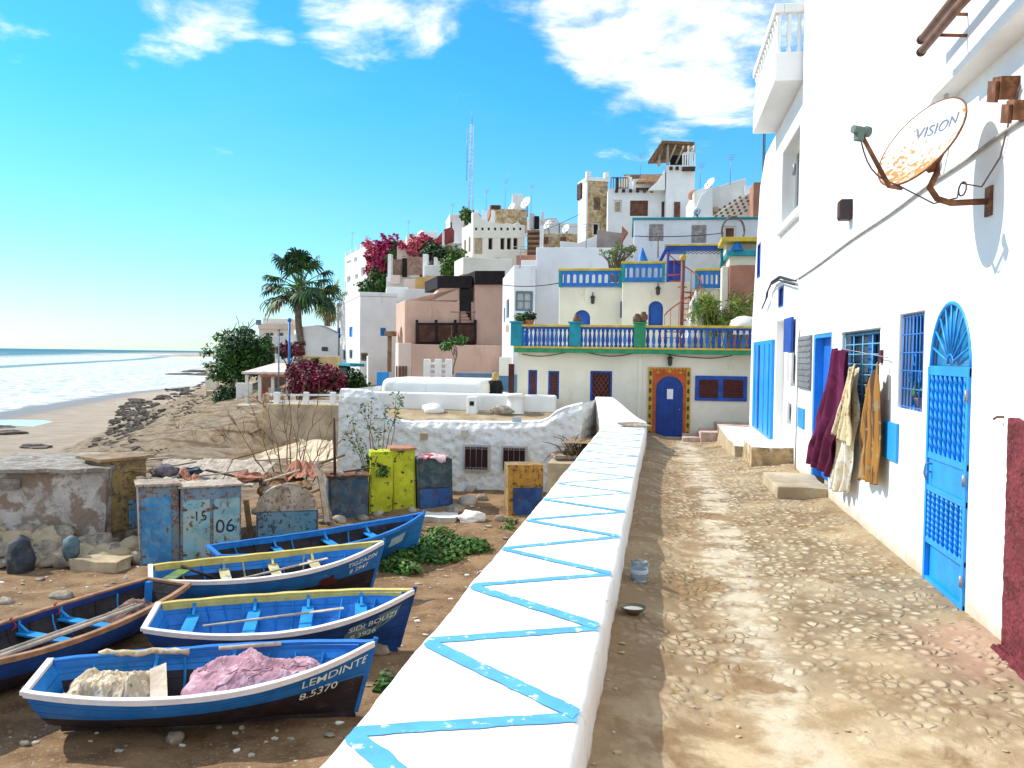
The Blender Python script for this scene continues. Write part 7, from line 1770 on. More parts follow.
boxpx('white_parapet', WHITE, o, 62.8, 424, 265, 446, 276, .4, 10); boxpx('dark_gap', PINKW, o, 63, 391, 275, 400, 284, .4, 10); boxpx('roof_slope', OFFWHITE, o, 58, 404, 289, 434, 302, 3, 10); boxpx('ochre_room', pm('ochre room', (.52, .32, .11), .9, .15, 1, .4, 8), o, 60, 415, 277, 440, 291, 1, 10); boxpx('ochre_door', BROWNWIN, o, 59.9, 425, 283, 431, 289, .1, 10); boxpx('white_wing', WHITE, o, 59, 386, 287, 408, 310, 2, 18)
o = thing('hill_house', 'white hill house with a maroon awning left of the arched roof house', 'house', atY(445, 245, 80)); boxpx('wall', OFFWHITE, o, 78, 434, 243, 463, 275, 5, 10); boxpx('upper_wall', WHITE, o, 82, 452, 222, 466, 245, 4, 10); boxpx('lower_shade', pm('green grey shade cloth', (.28, .29, .24), .9), o, 77.8, 436, 248, 460, 251, 2, 10)
a = atY(434, 243, 77); m = MB(); AF = Face(a, (1, .15), (.15, -1)); pts = [AF.uz(x, y) for x, y in ((433, 243), (445, 229), (452, 227), (452, 238), (446, 243))]; AF.poly(m, pts, -2.5, .1); m.build('awning', pm('maroon awning', (.33, .07, .06), .9), o)
boxpx('column', WHITE, o, 76.8, 442, 231, 444, 247, .3); 
boxpx('wall', PINKW, o, 88, 397, 240, 432, 252, 4, 10)
for k, (px, py) in enumerate(((402, 242), (410, 240), (420, 239))): boxpx('roof_block', WHITE, o, 87, px, py, px + 7, py + 6, 2)
# roof with satellite dishes at the skyline
def small_dish(px, py, Y, r_, label, aim=(-.6, -.7, .4), mat=WHITE):
    r_ *= .68; p = atY(px, py, Y); n = Vector(aim).normalized(); o = thing('satellite_dish', label, 'satellite dish', p - Vector((0, 0, r_ * 1.5)))
    m = MB(); m.lathe([(0.001, -.12 * r_), (r_ * .5, -.07 * r_), (r_, .12 * r_)], p, 18, axis=n); m.build('reflector', mat, o, solid=.03)
    m = MB(); m.tube([p - n * .1 * r_, p - n * .3 * r_ - Vector((0, 0, r_ * .4)), p - n * .3 * r_ - Vector((0, 0, r_ * 1.9))], .05, 5); m.build('mast', GREYMETAL, o)
    m = MB(); m.tube([p - Vector((0, 0, r_ * .9)) + n * .1 * r_, p + n * r_ * .9], .03, 4); m.build('feed_arm', GREYMETAL, o)
# --- arched roof white house
h = House('arched_roof_house', 'cream white house with a wavy roof line and a row of narrow windows', 473, 62, 26, 462, 525, 222, 0, pm('ivory plaster', (.79, .75, .65), .9, .05, .8, .4, 10), rim=0)
f = h.F
for x0 in (488.5, 500.5, 507, 513.5): h.win('F', x0, 238, x0 + 4.2, 249.5, frame=BROWNWIN, pane=DARK, fw=.07, depth=.25)
h.win('F', 474.5, 233, 482.5, 254, frame=TANPANEL, pane=TANPANEL, fw=.08, depth=.12); h.win('F', 477, 266.5, 488, 269.5, frame=GREYWIN, pane=GREYWIN, fw=.05, depth=.08)
for (x0, y0, x1, y1) in ((464, 240, 466, 252), (468.5, 237, 470.5, 252)): h.win('L', x0, y0, x1, y1, frame=TANPANEL, pane=GREYWIN, fw=.08, depth=.12)
h.done()
fpoly('wavy_parapet', pm('ivory plaster', (.79, .75, .65)), h.root, f, [(473, 223), (473, 212), (478, 213), (482, 219), (490, 222), (500, 224), (508, 223), (513, 225), (518, 222), (522, 226), (525, 232), (525, 238), (473, 238)], -.5, .04)
for k in range(8): u, z = f.uz(476 + k * 6.3, 229); m = MB(); f.box(m, u - .07, z - .09, u + .07, z + .09, .0, .05); m.build('drain_hole', DARK, h.root)
for px in (474, 482, 491): boxpx('pillar', WHITE, h.root, 63, px, 210, px + 3, 226, .5)
u, z = f.uz(497.5, 267.5); m = MB(); m.lathe([(.001, 0), (.55, .02), (.62, .06), (.68, .04)], f.p(u, z, .05), 20, axis=f.n); m.build('round_window', GREYWIN, h.root)
boxpx('upper_storey', STONEW, h.root, 66, 491, 209, 527, 232, 5, 14); boxpx('upper_storey', TERRA, h.root, 66.2, 490, 205, 501, 215, 4, 14); boxpx('dark_roof', WOOD_DARK, h.root, 65.8, 491.5, 205, 500, 209, 3, 14); boxpx('roof_room', WHITE, h.root, 70, 512, 194, 523, 211, 4, 10)
for k in range(5): boxpx('stair', pm('brown rail steps', (.24, .15, .10), .9), h.root, 58.5 + k * .25, 527, 250 - k * 5, 540, 252.5 - k * 5, .5)
boxpx('stair_wall', BROWNWIN, h.root, 60, 527, 232, 541, 256, .5); boxpx('pillar', WHITE, h.root, 58.2, 539.5, 226, 542.5, 256, .5)
boxpx('lower_wall', pm('ivory plaster', (.79, .75, .65)), h.root, 57, 463, 258, 512, 275, 3, 24)
for (px, py, r_, lb) in ((526, 203, .75, 'large white dish on the roof above the arched roof house'), (548, 225, .6, 'white dish above the stone wall, left of a pair'), (566, 229, .55, 'white dish above the stone wall, right of a pair'), (512, 207, .5, 'small white dish beside the white roof room'), (420, 236, .7, 'tilted white dish over the hill terraces')): small_dish(px, py, 69, r_, lb)
o = thing('roof_clutter_house', 'far white rooftops with railings at the crest left of the stone wall', 'house', atY(535, 232, 75)); boxpx('wall', WHITE, o, 76, 526, 218, 556, 240, 4); boxpx('roof_hut', GREYWHITE, o, 74, 529, 213, 534, 228, 2); boxpx('dark_door', DARK, o, 73.8, 534, 216, 539, 229, .2); boxpx('chimney', WHITE, o, 74, 541, 211, 543, 222, .5)
# --- small white blocks filling the crest
for k, (x0, y0, x1, y1, Y, lb, wn) in enumerate(((403, 238, 420, 252, 84, 'small square white house on the crest above the magenta bougainvillea', ((407, 242, 410, 246), (413, 242, 416, 246))), (419, 234, 437, 250, 86, 'small white house with two windows left of the maroon awning', ((423, 238, 426, 243), (430, 238, 433, 243))), (446, 217, 464, 240, 88, 'taller white house behind the arched roof house', ((450, 222, 453, 228), (457, 222, 460, 228), (453, 232, 456, 236))), (556, 226, 582, 240, 78, 'low white house behind the stone wall left of the stone tower', ((562, 229, 566, 233),)), (395, 262, 410, 275, 72, 'pale house wall behind the pillared terrace', ((399, 265, 402, 270),)))):
    hh = House('hill_house', lb, x0 + 4, Y, 18, x0, x1, y0, 0, (OFFWHITE, WHITE, OFFWHITE, WHITE, PINKW)[k], rim=.3)
    for w_ in wn: hh.win('F', *w_, frame=(BLUEGREY, BROWNWIN)[k % 2], pane=DARK, fw=.10, depth=.2)
    hh.done()
# --- stone wall and stone tower
o = thing('stone_wall', 'long tan rubble wall on the crest left of the stone tower', 'wall', atY(565, 248, 62)); boxpx('masonry', STONEW, o, 62, 541, 233.5, 594, 258, 1, 4)
for (x0, x1) in ((543, 548.5), (560, 566)): boxpx('opening', BROWNWIN, o, 61.9, x0, 237, x1, 243.5, .3, 4)
o = thing('white_ramp_wall', 'white wall stepping up below the stone tower', 'wall', atY(585, 250, 50)); WF = Face(atY(560, 250, 50), (1, 0), (0, -1)); fpoly('masonry', WHITE, o, WF, [(560, 262), (560, 241), (578, 243), (596, 236), (600, 232), (602, 262)], -1, 0)
o = thing('concrete_wall', 'brown grey concrete wall beside the long white house', 'wall', atY(610, 250, 47)); CF2 = Face(atY(597, 250, 47), (1, 0), (0, -1)); fpoly('masonry', pm('brown grey render', (.34, .27, .23), .95, .15, 1, .5, 8), o, CF2, [(596, 262), (597, 230), (622, 233), (622, 262)], -1, 0); fpoly('terracotta_flank', TERRA, o, CF2, [(621, 250), (622, 226), (628, 232), (623, 240)], -.5, .1)
h = House('stone_tower', 'narrow tan stone tower house with a white left flank', 588, 58, 20, 580, 608, 181, 0, STONEW, rim=0)
h.win('F', 593.5, 197.5, 600.5, 210, frame=WOOD, fw=.14, depth=.25); h.win('F', 592.5, 222, 600.5, 236, frame=OFFWHITE, pane=DARK, fw=.12, depth=.25)
h.done()
m = MB(); h.L.box(m, 0, 0, h.dp, h.zt + .25, .0, .10); m.build('white_flank', WHITE, h.root); m = MB(); h.F.box(m, -.15, h.zt + .002, h.w + .1, h.zt + .24, -h.dp, .12); m.build('cornice', WHITE, h.root, bevel=.04); m = MB(); h.L.box(m, h.dp * .5, h.zt - .9, h.dp, h.zt + .1, .11, .2); m.build('dark_eave', WOOD_DARK, h.root)
for px in (588, 606): u, z = h.F.uz(px, 180); m = MB(); h.F.box(m, u - .1, h.zt + .25, u + .15, h.zt + .6, -.3, .1); m.build('merlon', WHITE, h.root)
# --- big white house with roof pergolas
h = House('tall_white_house', 'large white house with brown shutters and timber roof pergolas on the hill top', 608, 56, 5, None, 668, 189, 0, WHITE, deep=8, rim=.0)
f = h.F
for (x0, y0, x1, y1) in ((630, 200.5, 648, 216), (661.5, 201.5, 667.5, 217)): h.win('F', x0, y0, x1, y1, frame=BROWNWIN, pane=BROWNWIN, fw=.08, depth=.15)
h.win('F', 613.5, 200, 622, 213, frame=OFFWHITE, pane=TANPANEL, fw=.10, depth=.2); h.done()
for k in range(6): u, z = f.uz(616.5 + k * 7, 191); m = MB(); f.box(m, u - .09, z - .1, u + .09, z + .08, 0, .25); m.build('beam_end', WOOD_DARK, h.root)
o_, tf, tzb, tzt, tu = boxpx('tower', WHITE, h.root, 55.6, 665, 165, 694.5, 240, 7, 5)
u0, z0, u1, z1 = tf.rect(674, 202, 680, 217.5); m = MB(); tf.box(m, u0, z0, u1, z1, .0, .06); m.build('shutter', BROWNWIN, h.root); m = MB(); tf.box(m, u0 - .0, z0 - .1, u1, z0 - .002, 0, .12); m.build('sill', WHITE, h.root)
fpoly('stair_flank', WHITE, h.root, tf, [(648, 190), (658, 181), (665.2, 170), (665.2, 190)], -2, -.02)
for k in range(2): u, z = tf.uz(671 + k * 6, 168.5); m = MB(); tf.box(m, u - .09, z - .1, u + .09, z + .08, 0, .2); m.build('beam_end', WOOD_DARK, h.root)
# tower pergola
P = lambda px, py, Y: atY(px, py, Y)
m = MB(); a, b, c, d = P(648, 166, 56.5), P(669, 164, 56.0), P(696, 146, 59.5), P(662, 142.5, 61.5)
m.prism([P(648, 164, 55.5), P(662, 143, 55.5), P(694.5, 144.5, 58.0), P(690, 150, 60.5), P(668, 163, 60)], (0, 0, 0), (0, 0, .16)); pg = m.build('pergola_roof', BROWNTHATCH, h.root)
for (x0, y0, x1, y1) in ((667.5, 168, 667.5, 143), (689, 165, 689, 146), (659, 166, 659, 155), (694, 160, 694, 146)): m = MB(); m.tube([P(x0, y0, 56), P(x1, y1, 56.2)], .09, 6); m.build('pergola_post', WOOD_PALE, pg)
for (x0, y0, x1, y1) in ((668, 163, 676, 145), (676, 164, 684, 146), (656, 164, 664, 146), (686, 160, 692, 147)): m = MB(); m.tube([P(x0, y0, 56.3), P(x1, y1, 56.3)], .06, 5); m.build('brace', WOOD_PALE, pg)
bx, bf, bz0, bz1, bu = boxpx('balcony', WOOD_DARK, h.root, 54.9, 682, 166.5, 695.5, 168.5, 2.0); r_ = rail(h.root, 'railing', bf, .05, bu - .05, bz1, bz1 + .85, 6, WHITE, .08, -.12); boxpx('dark_room', DARK, h.root, 57, 670, 155, 690, 166, .5)
# lower roof terrace with brown sloping shades
m = MB(); m.prism([P(617, 189, 56.5), P(624, 177, 58.5), P(630, 177.5, 58.5), P(628, 189, 56.5)], (0, 0, 0), (0, 0, .12)); m.build('terrace_shade', TANPANEL, h.root)
m = MB(); m.prism([P(624, 178.2, 59), P(654, 177.5, 60), P(654, 176, 60), P(624, 176.5, 59)], (0, -.6, 0), (0, 1.6, 0)); m.build('terrace_shade', WOOD, h.root)
m = MB(); m.prism([P(636, 184.5, 56.3), P(658, 183, 56.3), P(664, 176, 58.5), P(641, 177, 58.5)], (0, 0, 0), (0, 0, .14)); m.build('terrace_shade', BROWNTHATCH, h.root); boxpx('terrace_room', WHITE, h.root, 57, 633, 179, 660, 190, 3, 5); boxpx('terrace_slot', WOOD_DARK, h.root, 55.9, 636, 187.5, 653, 189, .3, 5)
rail(h.root, 'railing', f, f.uz(611, 188)[0], f.uz(628, 188)[0], h.zt, h.zt + .75, 8, BLUEGREY, .06, -.15)
for px in (616, 629.5): boxpx('terrace_post', WHITE if px > 620 else WOOD_DARK, h.root, 56, px, 177, px + 2.5, 190, .3)
# --- slanting white house right of it
o = thing('slanting_house', 'white house with slanting parapet walls right of the tower, against the sky', 'house', atY(725, 200, 50)); QF = Face(atY(690, 220, 50), (1, .06), (.06, -1))
fpoly('wall', OFFWHITE, o, QF, [(694, 240), (694, 192), (706, 187), (712, 188), (746, 178), (746, 240)], -5, 0); fpoly('left_wall', WHITE, o, QF, [(676, 232), (692, 217), (700, 197), (712, 187), (712, 232)], -.6, .35); fpoly('balustrade_slope', CREAM, o, QF, [(700, 226), (745, 196), (764, 193), (764, 226)], -.3, .7); fpoly('back_wall', GREYWHITE, o, QF, [(744, 240), (744, 187), (757, 186), (757, 240)], -4, .2)
for i in range(5):
    for k in range(9): 
        px = 713 + k * 5 + i * 1.5; py = 218 - k * 3.0 + (i - 1) * 3.2
        if py > 219 or py < 197 + .0 * k or px > 757: continue
        u, z = QF.uz(px, py); m = MB(); m.prism([QF.p(u - .09, z - .05, .702), QF.p(u + .03, z - .07, .702), QF.p(u + .09, z + .05, .702), QF.p(u - .03, z + .07, .702)], QF.n * 0, QF.n * .015); m.build('breeze_hole', BROWNTHATCH, o)
boxpx('terracotta_pier', TERRA, o, 47, 752, 182, 766, 255, 2); boxpx('niche', pm('ochre niche', (.5, .35, .2)), o, 49.8, 713, 206.5, 718, 212, .4)
small_dish(710, 184, 50, .55, 'white dish on the parapet of the slanting white house', (-.7, -.5, .5)); small_dish(693, 195, 51, .45, 'dark red dish beside the slanting house wall', (-.5, -.7, .3), TERRA)
small_dish(697, 212, 48, .3, 'small dark dish on the white wall below the red one', (-.5, -.8, .2), BLUEGREY)
# --- long low white house directly behind the cream house
h = House('long_white_house', 'long low white house with blue roof edge behind the pergola', 634, 41, 2, 621, 760, 220, 0, GREYWHITE, rim=0)
for (x0, y0, x1, y1) in ((649, 224, 663.5, 241), (691.5, 225, 706.5, 243)): h.win('F', x0, y0, x1, y1, frame=GREYWIN, pane=GREYWIN, fw=.06, depth=.10)
h.win('F', 724, 226, 736, 240, frame=OFFWHITE, pane=BROWNWIN, fw=.08, depth=.15); h.done()
m = MB(); h.F.box(m, -.08, h.zt + .002, h.w, h.zt + .10, -6, .10); m.build('roof_edge', TEAL, h.root, bevel=.02)
p = atY(733, 231, 40.6); m = MB(); m.tube([p + Vector((.48 * math.cos(a * .32), 0, .62 * math.sin(a * .32))) for a in range(21)], .05, 6); o = m.build('coiled_hose', BARK); tag(o, 'coiled dark hose hanging on the long white house wall', 'hose')
m = MB(); p = atY(658, 258, 40.5); m.tube([p, atY(658, 236, 40.6)], .025, 5); tag(m.build('tv_aerial', RUSTED), 'thin rusty mast before the long white house', 'aerial')
# --- lattice radio mast on the hilltop
b = atY(470, 215, 95); t = atY(472, 124, 95); o = thing('radio_mast', 'slender blue and white lattice radio mast on the hill top', 'mast', b)
H = t.z - b.z; w_ = .30; legs = [Vector((w_ * math.cos(a), w_ * math.sin(a), 0)) for a in (0, 2.09, 4.19)]
for l in legs: m = MB(); m.tube([b + l, b + l * .6 + Vector((.1, 0, H))], .032, 4); m.build('leg', pm('mast paint', (.52, .62, .74), .6), o)
for k in range(22):
    m = MB(); z0, z1 = H * k / 22, H * (k + 1) / 22
    for q_ in range(3): m.tube([b + legs[q_] + Vector((0, 0, z0)), b + legs[(q_ + 1) % 3] + Vector((0, 0, z1))], .02, 3, cap=False)
    m.build('brace', pm('mast paint', (.42, .52, .66)) if k % 4 else WHITE, o)
m = MB(); m.tube([t, t + Vector((0, 0, 1.4))], .03, 4); m.build('aerial', GREYMETAL, o); m = MB(); m.tube([t + Vector((-.5, 0, -6)), t + Vector((-.5, 0, -.5))], .035, 4); m.tube([t + Vector((-.5, 0, -4)), t + Vector((-.1, 0, -4))], .03, 4); m.build('side_aerial', GREYMETAL, o)

# --- thin aerials on the roofs and wires strung between the houses
for k, (px, py, Y, hh) in enumerate(((352, 247, 90, 1.6), (366, 246, 90, 1.2), (408, 240, 86, 2.0), (452, 222, 82, 1.8), (486, 210, 66, 1.6), (505, 208, 66, 2.2), (531, 213, 74, 2.4), (640, 178, 57, 1.6), (700, 187, 50, 1.4), (730, 183, 50, 1.6), (586, 246, 37.9, 1.0), (549, 247, 38, 1.3), (345, 300, 52, 1.2), (520, 266, 37, .9))):
    b = atY(px, py, Y) - Vector((0, 0, .1)); m = MB(); m.tube([b, b + Vector((.02, 0, hh))], .018, 5)
    for q_ in range(3): m.tube([b + Vector((-.28 + .06 * q_, 0, hh - .12 * q_)), b + Vector((.30 - .06 * q_, .05, hh - .12 * q_))], .010, 4)
    tag(m.build('roof_aerial', GREYMETAL), 'thin metal television aerial standing on a roof of the hill town', 'aerial', 'aerials on the hill roofs')
for k, (x0, y0, Y0, x1, y1, Y1, lb) in enumerate(((503, 285, 36.8, 559, 283, 33.5, 'black wire strung across the pale grey house'), (397, 302, 51, 476, 312, 44, 'black wire strung across the white and peach houses'), (525, 236, 61, 580, 214, 58, 'black wire running up to the stone tower'), (634, 236, 40.8, 724, 233, 40.8, 'black wire along the long low white house'), (373, 258, 69, 462, 244, 61, 'black wire over the bougainvillea terraces'))):
    a, b = atY(x0, y0, Y0), atY(x1, y1, Y1); m = MB(); m.tube([a.lerp(b, t / 14) - Vector((0, 0, .035 * (b - a).length * 4 * (t / 14) * (1 - t / 14) * .6)) for t in range(15)], .018, 4); tag(m.build('overhead_wire', BLACKCABLE), lb, 'wire')
for k, (f_, u_) in enumerate(((1, 0),)): pass

# ================================================================ PLANTS
# --- fan palm
def palm(label, px, base_y, Y, cx, cy, rad, seed, nf, mats, skirt=True, drop=0.0):
    b = atY(px, base_y, Y); c = atY(cx, cy, Y); o = thing('palm_tree', label, 'tree', b); rnd = random.Random(seed)
    m = MB(); n = 14; pts = [b.lerp(c, k / n) + Vector((.12 * math.sin(k * .5), 0, 0)) for k in range(n + 1)]; pts[0] -= Vector((0, 0, 1.0))
    m.tube(pts, [.27 - .07 * k / n + .02 * (k % 2) for k in range(n + 1)], 12); m.build('trunk', BARK, o)
    cr = MB(); st = MB(); dead = MB()
    for k in range(nf):
        a = rnd.uniform(0, 6.283); el = rnd.uniform(-.6, 1.4); isdead = el < -.42
        d = Vector((math.cos(a) * math.cos(el), math.sin(a) * math.cos(el), math.sin(el))); L = rad * rnd.uniform(.52, .76)
        p0 = c + Vector((0, 0, rnd.uniform(-.5, .3))); p1 = p0 + d * L * .55 + Vector((0, 0, -.02 * L)); p2 = p0 + d * L + Vector((0, 0, -.16 * L * (1.2 - abs(el))))
        (dead if isdead else st).tube([p0, p1, p2], [.05, .035, .02], 4, cap=False)
        ax = (p2 - p1).normalized(); side = ax.cross(Vector((0, 0, 1))); side = side.normalized() if side.length > .1 else Vector((1, 0, 0)); nr = side.cross(ax)
        tgt = dead if isdead else cr; nl = 17; FL = rad * rnd.uniform(.34, .48)
        for q_ in range(nl):
            t = (q_ / (nl - 1) - .5) * 2; an = t * 1.95; dd = (ax * math.cos(an) + side * math.sin(an) + nr * .10 * rnd.uniform(-1, 1)).normalized()
            w = nr.cross(dd).normalized() * rad * .026; l = FL * (1 - .22 * abs(t)) * rnd.uniform(.85, 1.1)
            m1 = p2 + dd * l * .55 + Vector((0, 0, -.06 * l)); m2 = p2 + dd * l * .85 + Vector((0, 0, -.28 * l)); e = p2 + dd * l * .93 + Vector((0, 0, -.58 * l))
            mi = rnd.choice((0, 0, 1)) if not isdead else 0
            tgt.add([p2 - w * .3, m1 - w, m2 - w * .7, e, m2 + w * .7, m1 + w, p2 + w * .3], [(0, 1, 5, 6), (1, 2, 4, 5), (2, 3, 4)], mi)
    st.build('leaf_stalks', LEAF_L, o); cr.build('crown', mats, o)
    if dead.v: dead.build('dry_skirt', LEAF_DEAD, o)
    return o
palm('tall dark green fan palm standing above the shore terrace', 299.5, 372, 62, 300, 287, 2.95, 5, 46, [LEAF_PALM, LEAF_G])
palm('yellowish smaller palm partly hidden behind the tall fan palm', 326, 360, 70, 330, 303, 2.2, 9, 26, [LEAF_Y, LEAF_DEAD])

# --- rounded green tree by the shore
p = atY(238, 384, 66); o = thing('broad_tree', 'broad dark green tree standing over the sea wall by the shore', 'tree', p); rnd = random.Random(3)
m = MB(); ends = []; branchy(m, p - Vector((0, 0, 1.2)), p + Vector((.2, 0, 2.2)), .20, 2, rnd, .9, 0, 4, ends); m.build('trunk', BARK, o)
cl = []
for (px, py, r_) in ((222, 372, 1.2), (232, 350, 1.25), (243, 343, 1.3), (255, 350, 1.3), (262, 352, 1.1), (248, 358, 1.5), (234, 364, 1.3), (228, 341, .8), (266, 347, .7), (240, 372, 1.0), (268, 358, .9), (224, 356, .8), (252, 366, 1.0)):
    c = atY(px, py, 66 + rnd.uniform(-1.5, 1.5)); cl.append((c, (r_, r_ * 1.1, r_ * .72)))
m = MB(); 
for _ in range(26):
    a = rnd.uniform(0, 6.28); q_ = atY(240 + 34 * math.cos(a), 358 - 26 * math.sin(a) - 2, 66 + rnd.uniform(-2, 2)); r_ = rnd.uniform(.25, .55); cl.append((q_, (r_, r_, r_ * .7)))
leaves(m, cl, 9500, .16, (0, 1, 2), .5, 17, .5); m.build('crown', [LEAF_G, LEAF_D, pm('fresh green leaf', (.075, .17, .03), .6, .25, 1.5, .1, 10)], o)
# shrubs at its foot
def shrub(label, Y, clumps, mats, n, ls, seed, cat='shrub', name='shrub', grp=None, base=None, asp=.5):
    cs = [(atY(px, py, Y + dy), (rx, rx, rz)) for (px, py, dy, rx, rz) in clumps]; c0 = cs[0][0]; zl = min(c[0].z - c[1][2] for c in cs)
    o = thing(name, label, cat, (c0.x, c0.y, zl), grp); rnd = random.Random(seed); m = MB()
    for (c, r_) in list(cs):
        for _ in range(5):
            d = Vector((rnd.gauss(0, 1), rnd.gauss(0, .6), rnd.gauss(.3, .8))).normalized(); e = c + Vector((d.x * r_[0], d.y * r_[1], d.z * r_[2])) * rnd.uniform(.95, 1.35); q = r_[0] * rnd.uniform(.12, .32)
            cs.append((e, (q, q, q * rnd.uniform(.6, 1.3)))); m.tube([c, e], [.015, .006], 4, cap=False)
    cs[:] = [(c, (r_[0] * .9, r_[1] * .9, r_[2] * .9)) for (c, r_) in cs]
    for (c, r_) in cs: m.tube([(c0.x + rnd.uniform(-.2, .2), c0.y, zl - .5), (Vector((c0.x, c0.y, zl)).lerp(c, .5)), c], [.04, .03, .012], 5, cap=False)
    m.build('stems', BARK, o); m = MB(); leaves(m, cs, n, ls, tuple(range(len(mats))), asp, seed); m.build('foliage', mats, o); return o
shrub('dark green bush hanging over the slope below the green tree', 63, [(226, 396, 0, 1.0, .9), (234, 394, .5, .7, .7), (219, 399, 0, .5, .5)], [LEAF_D, LEAF_G], 1500, .16, 4)
shrub('wine red bougainvillea bush behind the white rail fence', 46, [(315, 380, 0, 1.0, .85), (303, 374, .5, .9, .9), (328, 377, 0, .85, .6), (337, 384, 0, .6, .45), (310, 368, .5, .55, .4), (322, 371, 0, .5, .4), (298, 384, .5, .6, .7)], [WINE, WINE, MAGENTA, LEAF_D], 4200, .12, 8)
shrub('dry dark leafed half of the bougainvillea bush at its left', 47.5, [(300, 372, 0, .8, .8), (296, 382, 0, .6, .8), (308, 377, 0, .6, .6)], [LEAF_D, BARK, LEAF_G], 1600, .12, 12)
shrub('green bush between the wine red bougainvillea and the white house', 47, [(354, 378, 0, .55, .6), (349, 384, 0, .5, .45), (360, 384, 0, .4, .4)], [LEAF_G, LEAF_D, LEAF_L], 1100, .11, 13)
shrub('dark red bush beside the blue poles', 56, [(290, 350, 0, .9, .5), (284, 352, 0, .6, .45)], [WINE, LEAF_D, LEAF_D], 800, .15, 14)
shrub('magenta bougainvillea cascading at the end of the white block', 70, [(382, 255, 0, 1.5, 1.3), (390, 249, 0, 1.1, .9), (378, 266, 0, 1.0, 1.5), (388, 260, 0, .9, 1.0), (376, 274, 0, .8, 1.0)], [MAGENTA, MAGENTA, PINKRED], 3400, .20, 15)
shrub('dark green creeper below the magenta bougainvillea', 69, [(379, 285, 0, 1.5, 1.1), (372, 292, 0, 1.2, .9), (386, 291, 0, 1.0, .9), (394, 257, 0, .7, 1.0)], [LEAF_D, LEAF_G], 2000, .18, 16)
shrub('pink red bougainvillea over the pillared terrace', 66, [(420, 246, 0, 1.1, .8), (427, 243, 0, .8, .5), (416, 250, 0, .6, .7)], [PINKRED, PINKRED, MAGENTA], 1800, .17, 18)
shrub('dark green creeper hanging right of the pink red bougainvillea', 65, [(431, 251, 0, .9, .8), (440, 253, 0, .9, .6), (447, 255, 0, .6, .5)], [LEAF_D, LEAF_G], 1200, .16, 19)
shrub('bright green tree between the terraces and the arched roof house', 62, [(455, 264, 0, .9, 1.0), (450, 270, 0, .7, .7), (459, 257, 0, .5, .6)], [LEAF_L, LEAF_Y, LEAF_G], 1300, .17, 20)
shrub('slender pale green plant in front of the grey house', 35, [(616, 256, 0, .25, .5), (623, 249, 0, .5, .12), (630, 254, 0, .2, .3), (612, 252, 0, .4, .1)], [LEAF_Y, LEAF_L], 260, .11, 22, asp=.2)
shrub('small green bush on the crest beside the radio mast', 80, [(466, 215, 0, .7, .7), (471, 218, 0, .9, .4)], [LEAF_Y, LEAF_G], 500, .2, 23)
# potted greenery round the blue balcony
# --- bare shrub over the lockers
p = Vector((*atY(291, 470, 23.5).xy, -2.6)); o = thing('bare_shrub', 'leafless reddish shrub spreading over the plaster hump locker', 'shrub', p); rnd = random.Random(31); m = MB()
for (tx, ty) in ((232, 418), (250, 405), (262, 398), (281, 392), (300, 400), (318, 398), (333, 420), (340, 440), (270, 430), (305, 425), (325, 445), (290, 380)):
    e = atY(tx, ty, 23.5 + rnd.uniform(-1.3, 1.3)); mid = p.lerp(e, .5) + Vector((0, 0, rnd.uniform(.1, .5)))
    pts = [p.lerp(mid, k / 5) for k in range(5)] + [mid.lerp(e, k / 6) + Vector((rnd.uniform(-.05, .05), 0, rnd.uniform(-.06, .06))) for k in range(7)]
    m.tube(pts, [lerp(.026, .006, k / 11) for k in range(12)], 5, cap=False)
    for _ in range(6):
        t = rnd.randint(5, 10); b_ = pts[t]; d = (e - mid).normalized() + Vector((rnd.uniform(-.9, .9), rnd.uniform(-.6, .6), rnd.uniform(-.4, .8))); L = rnd.uniform(.4, 1.0)
        pp = [b_]; 
        for q_ in range(5): d = d + Vector((rnd.uniform(-.3, .3), rnd.uniform(-.3, .3), rnd.uniform(-.25, .25))); pp.append(pp[-1] + d.normalized() * L / 5)
        m.tube(pp, [.010 - .0014 * k for k in range(6)], 4, cap=False)
m.build('branches', BARK_RED, o)
# --- leafy sprigs and ivy at the yellow lockers
p = atY(376, 505, 25.6); o = thing('climbing_shrub', 'thin leafy green sprigs climbing before the lime house wall', 'shrub', p); m = MB(); cs = []; rnd = random.Random(33)
for (tx, ty) in ((345, 432), (352, 420), (362, 405), (372, 402), (386, 408), (396, 395), (358, 440), (378, 430), (402, 398)):
    e = atY(tx, ty, 25.6 + rnd.uniform(-.3, .3)); mid = p.lerp(e, .6) + Vector((rnd.uniform(-.2, .2), 0, .2)); m.tube([p, mid, e], [.022, .014, .005], 5, cap=False)
    for t in (.35, .6, .85, 1.0): cs.append((mid.lerp(e, t), (.20, .15, .16)))
m.build('stems', BARK_RED, o); m = MB(); leaves(m, cs, 420, .055, (0, 1), .45, 34); m.build('foliage', [LEAF_G, LEAF_L], o)
shrub('dark ivy clump grown over the top of the yellow locker', 24.4, [(380, 462, 0, .34, .32), (371, 466, 0, .2, .25), (389, 458, 0, .25, .18), (383, 472, -.3, .22, .2)], [LEAF_D, LEAF_G], 900, .06, 35)
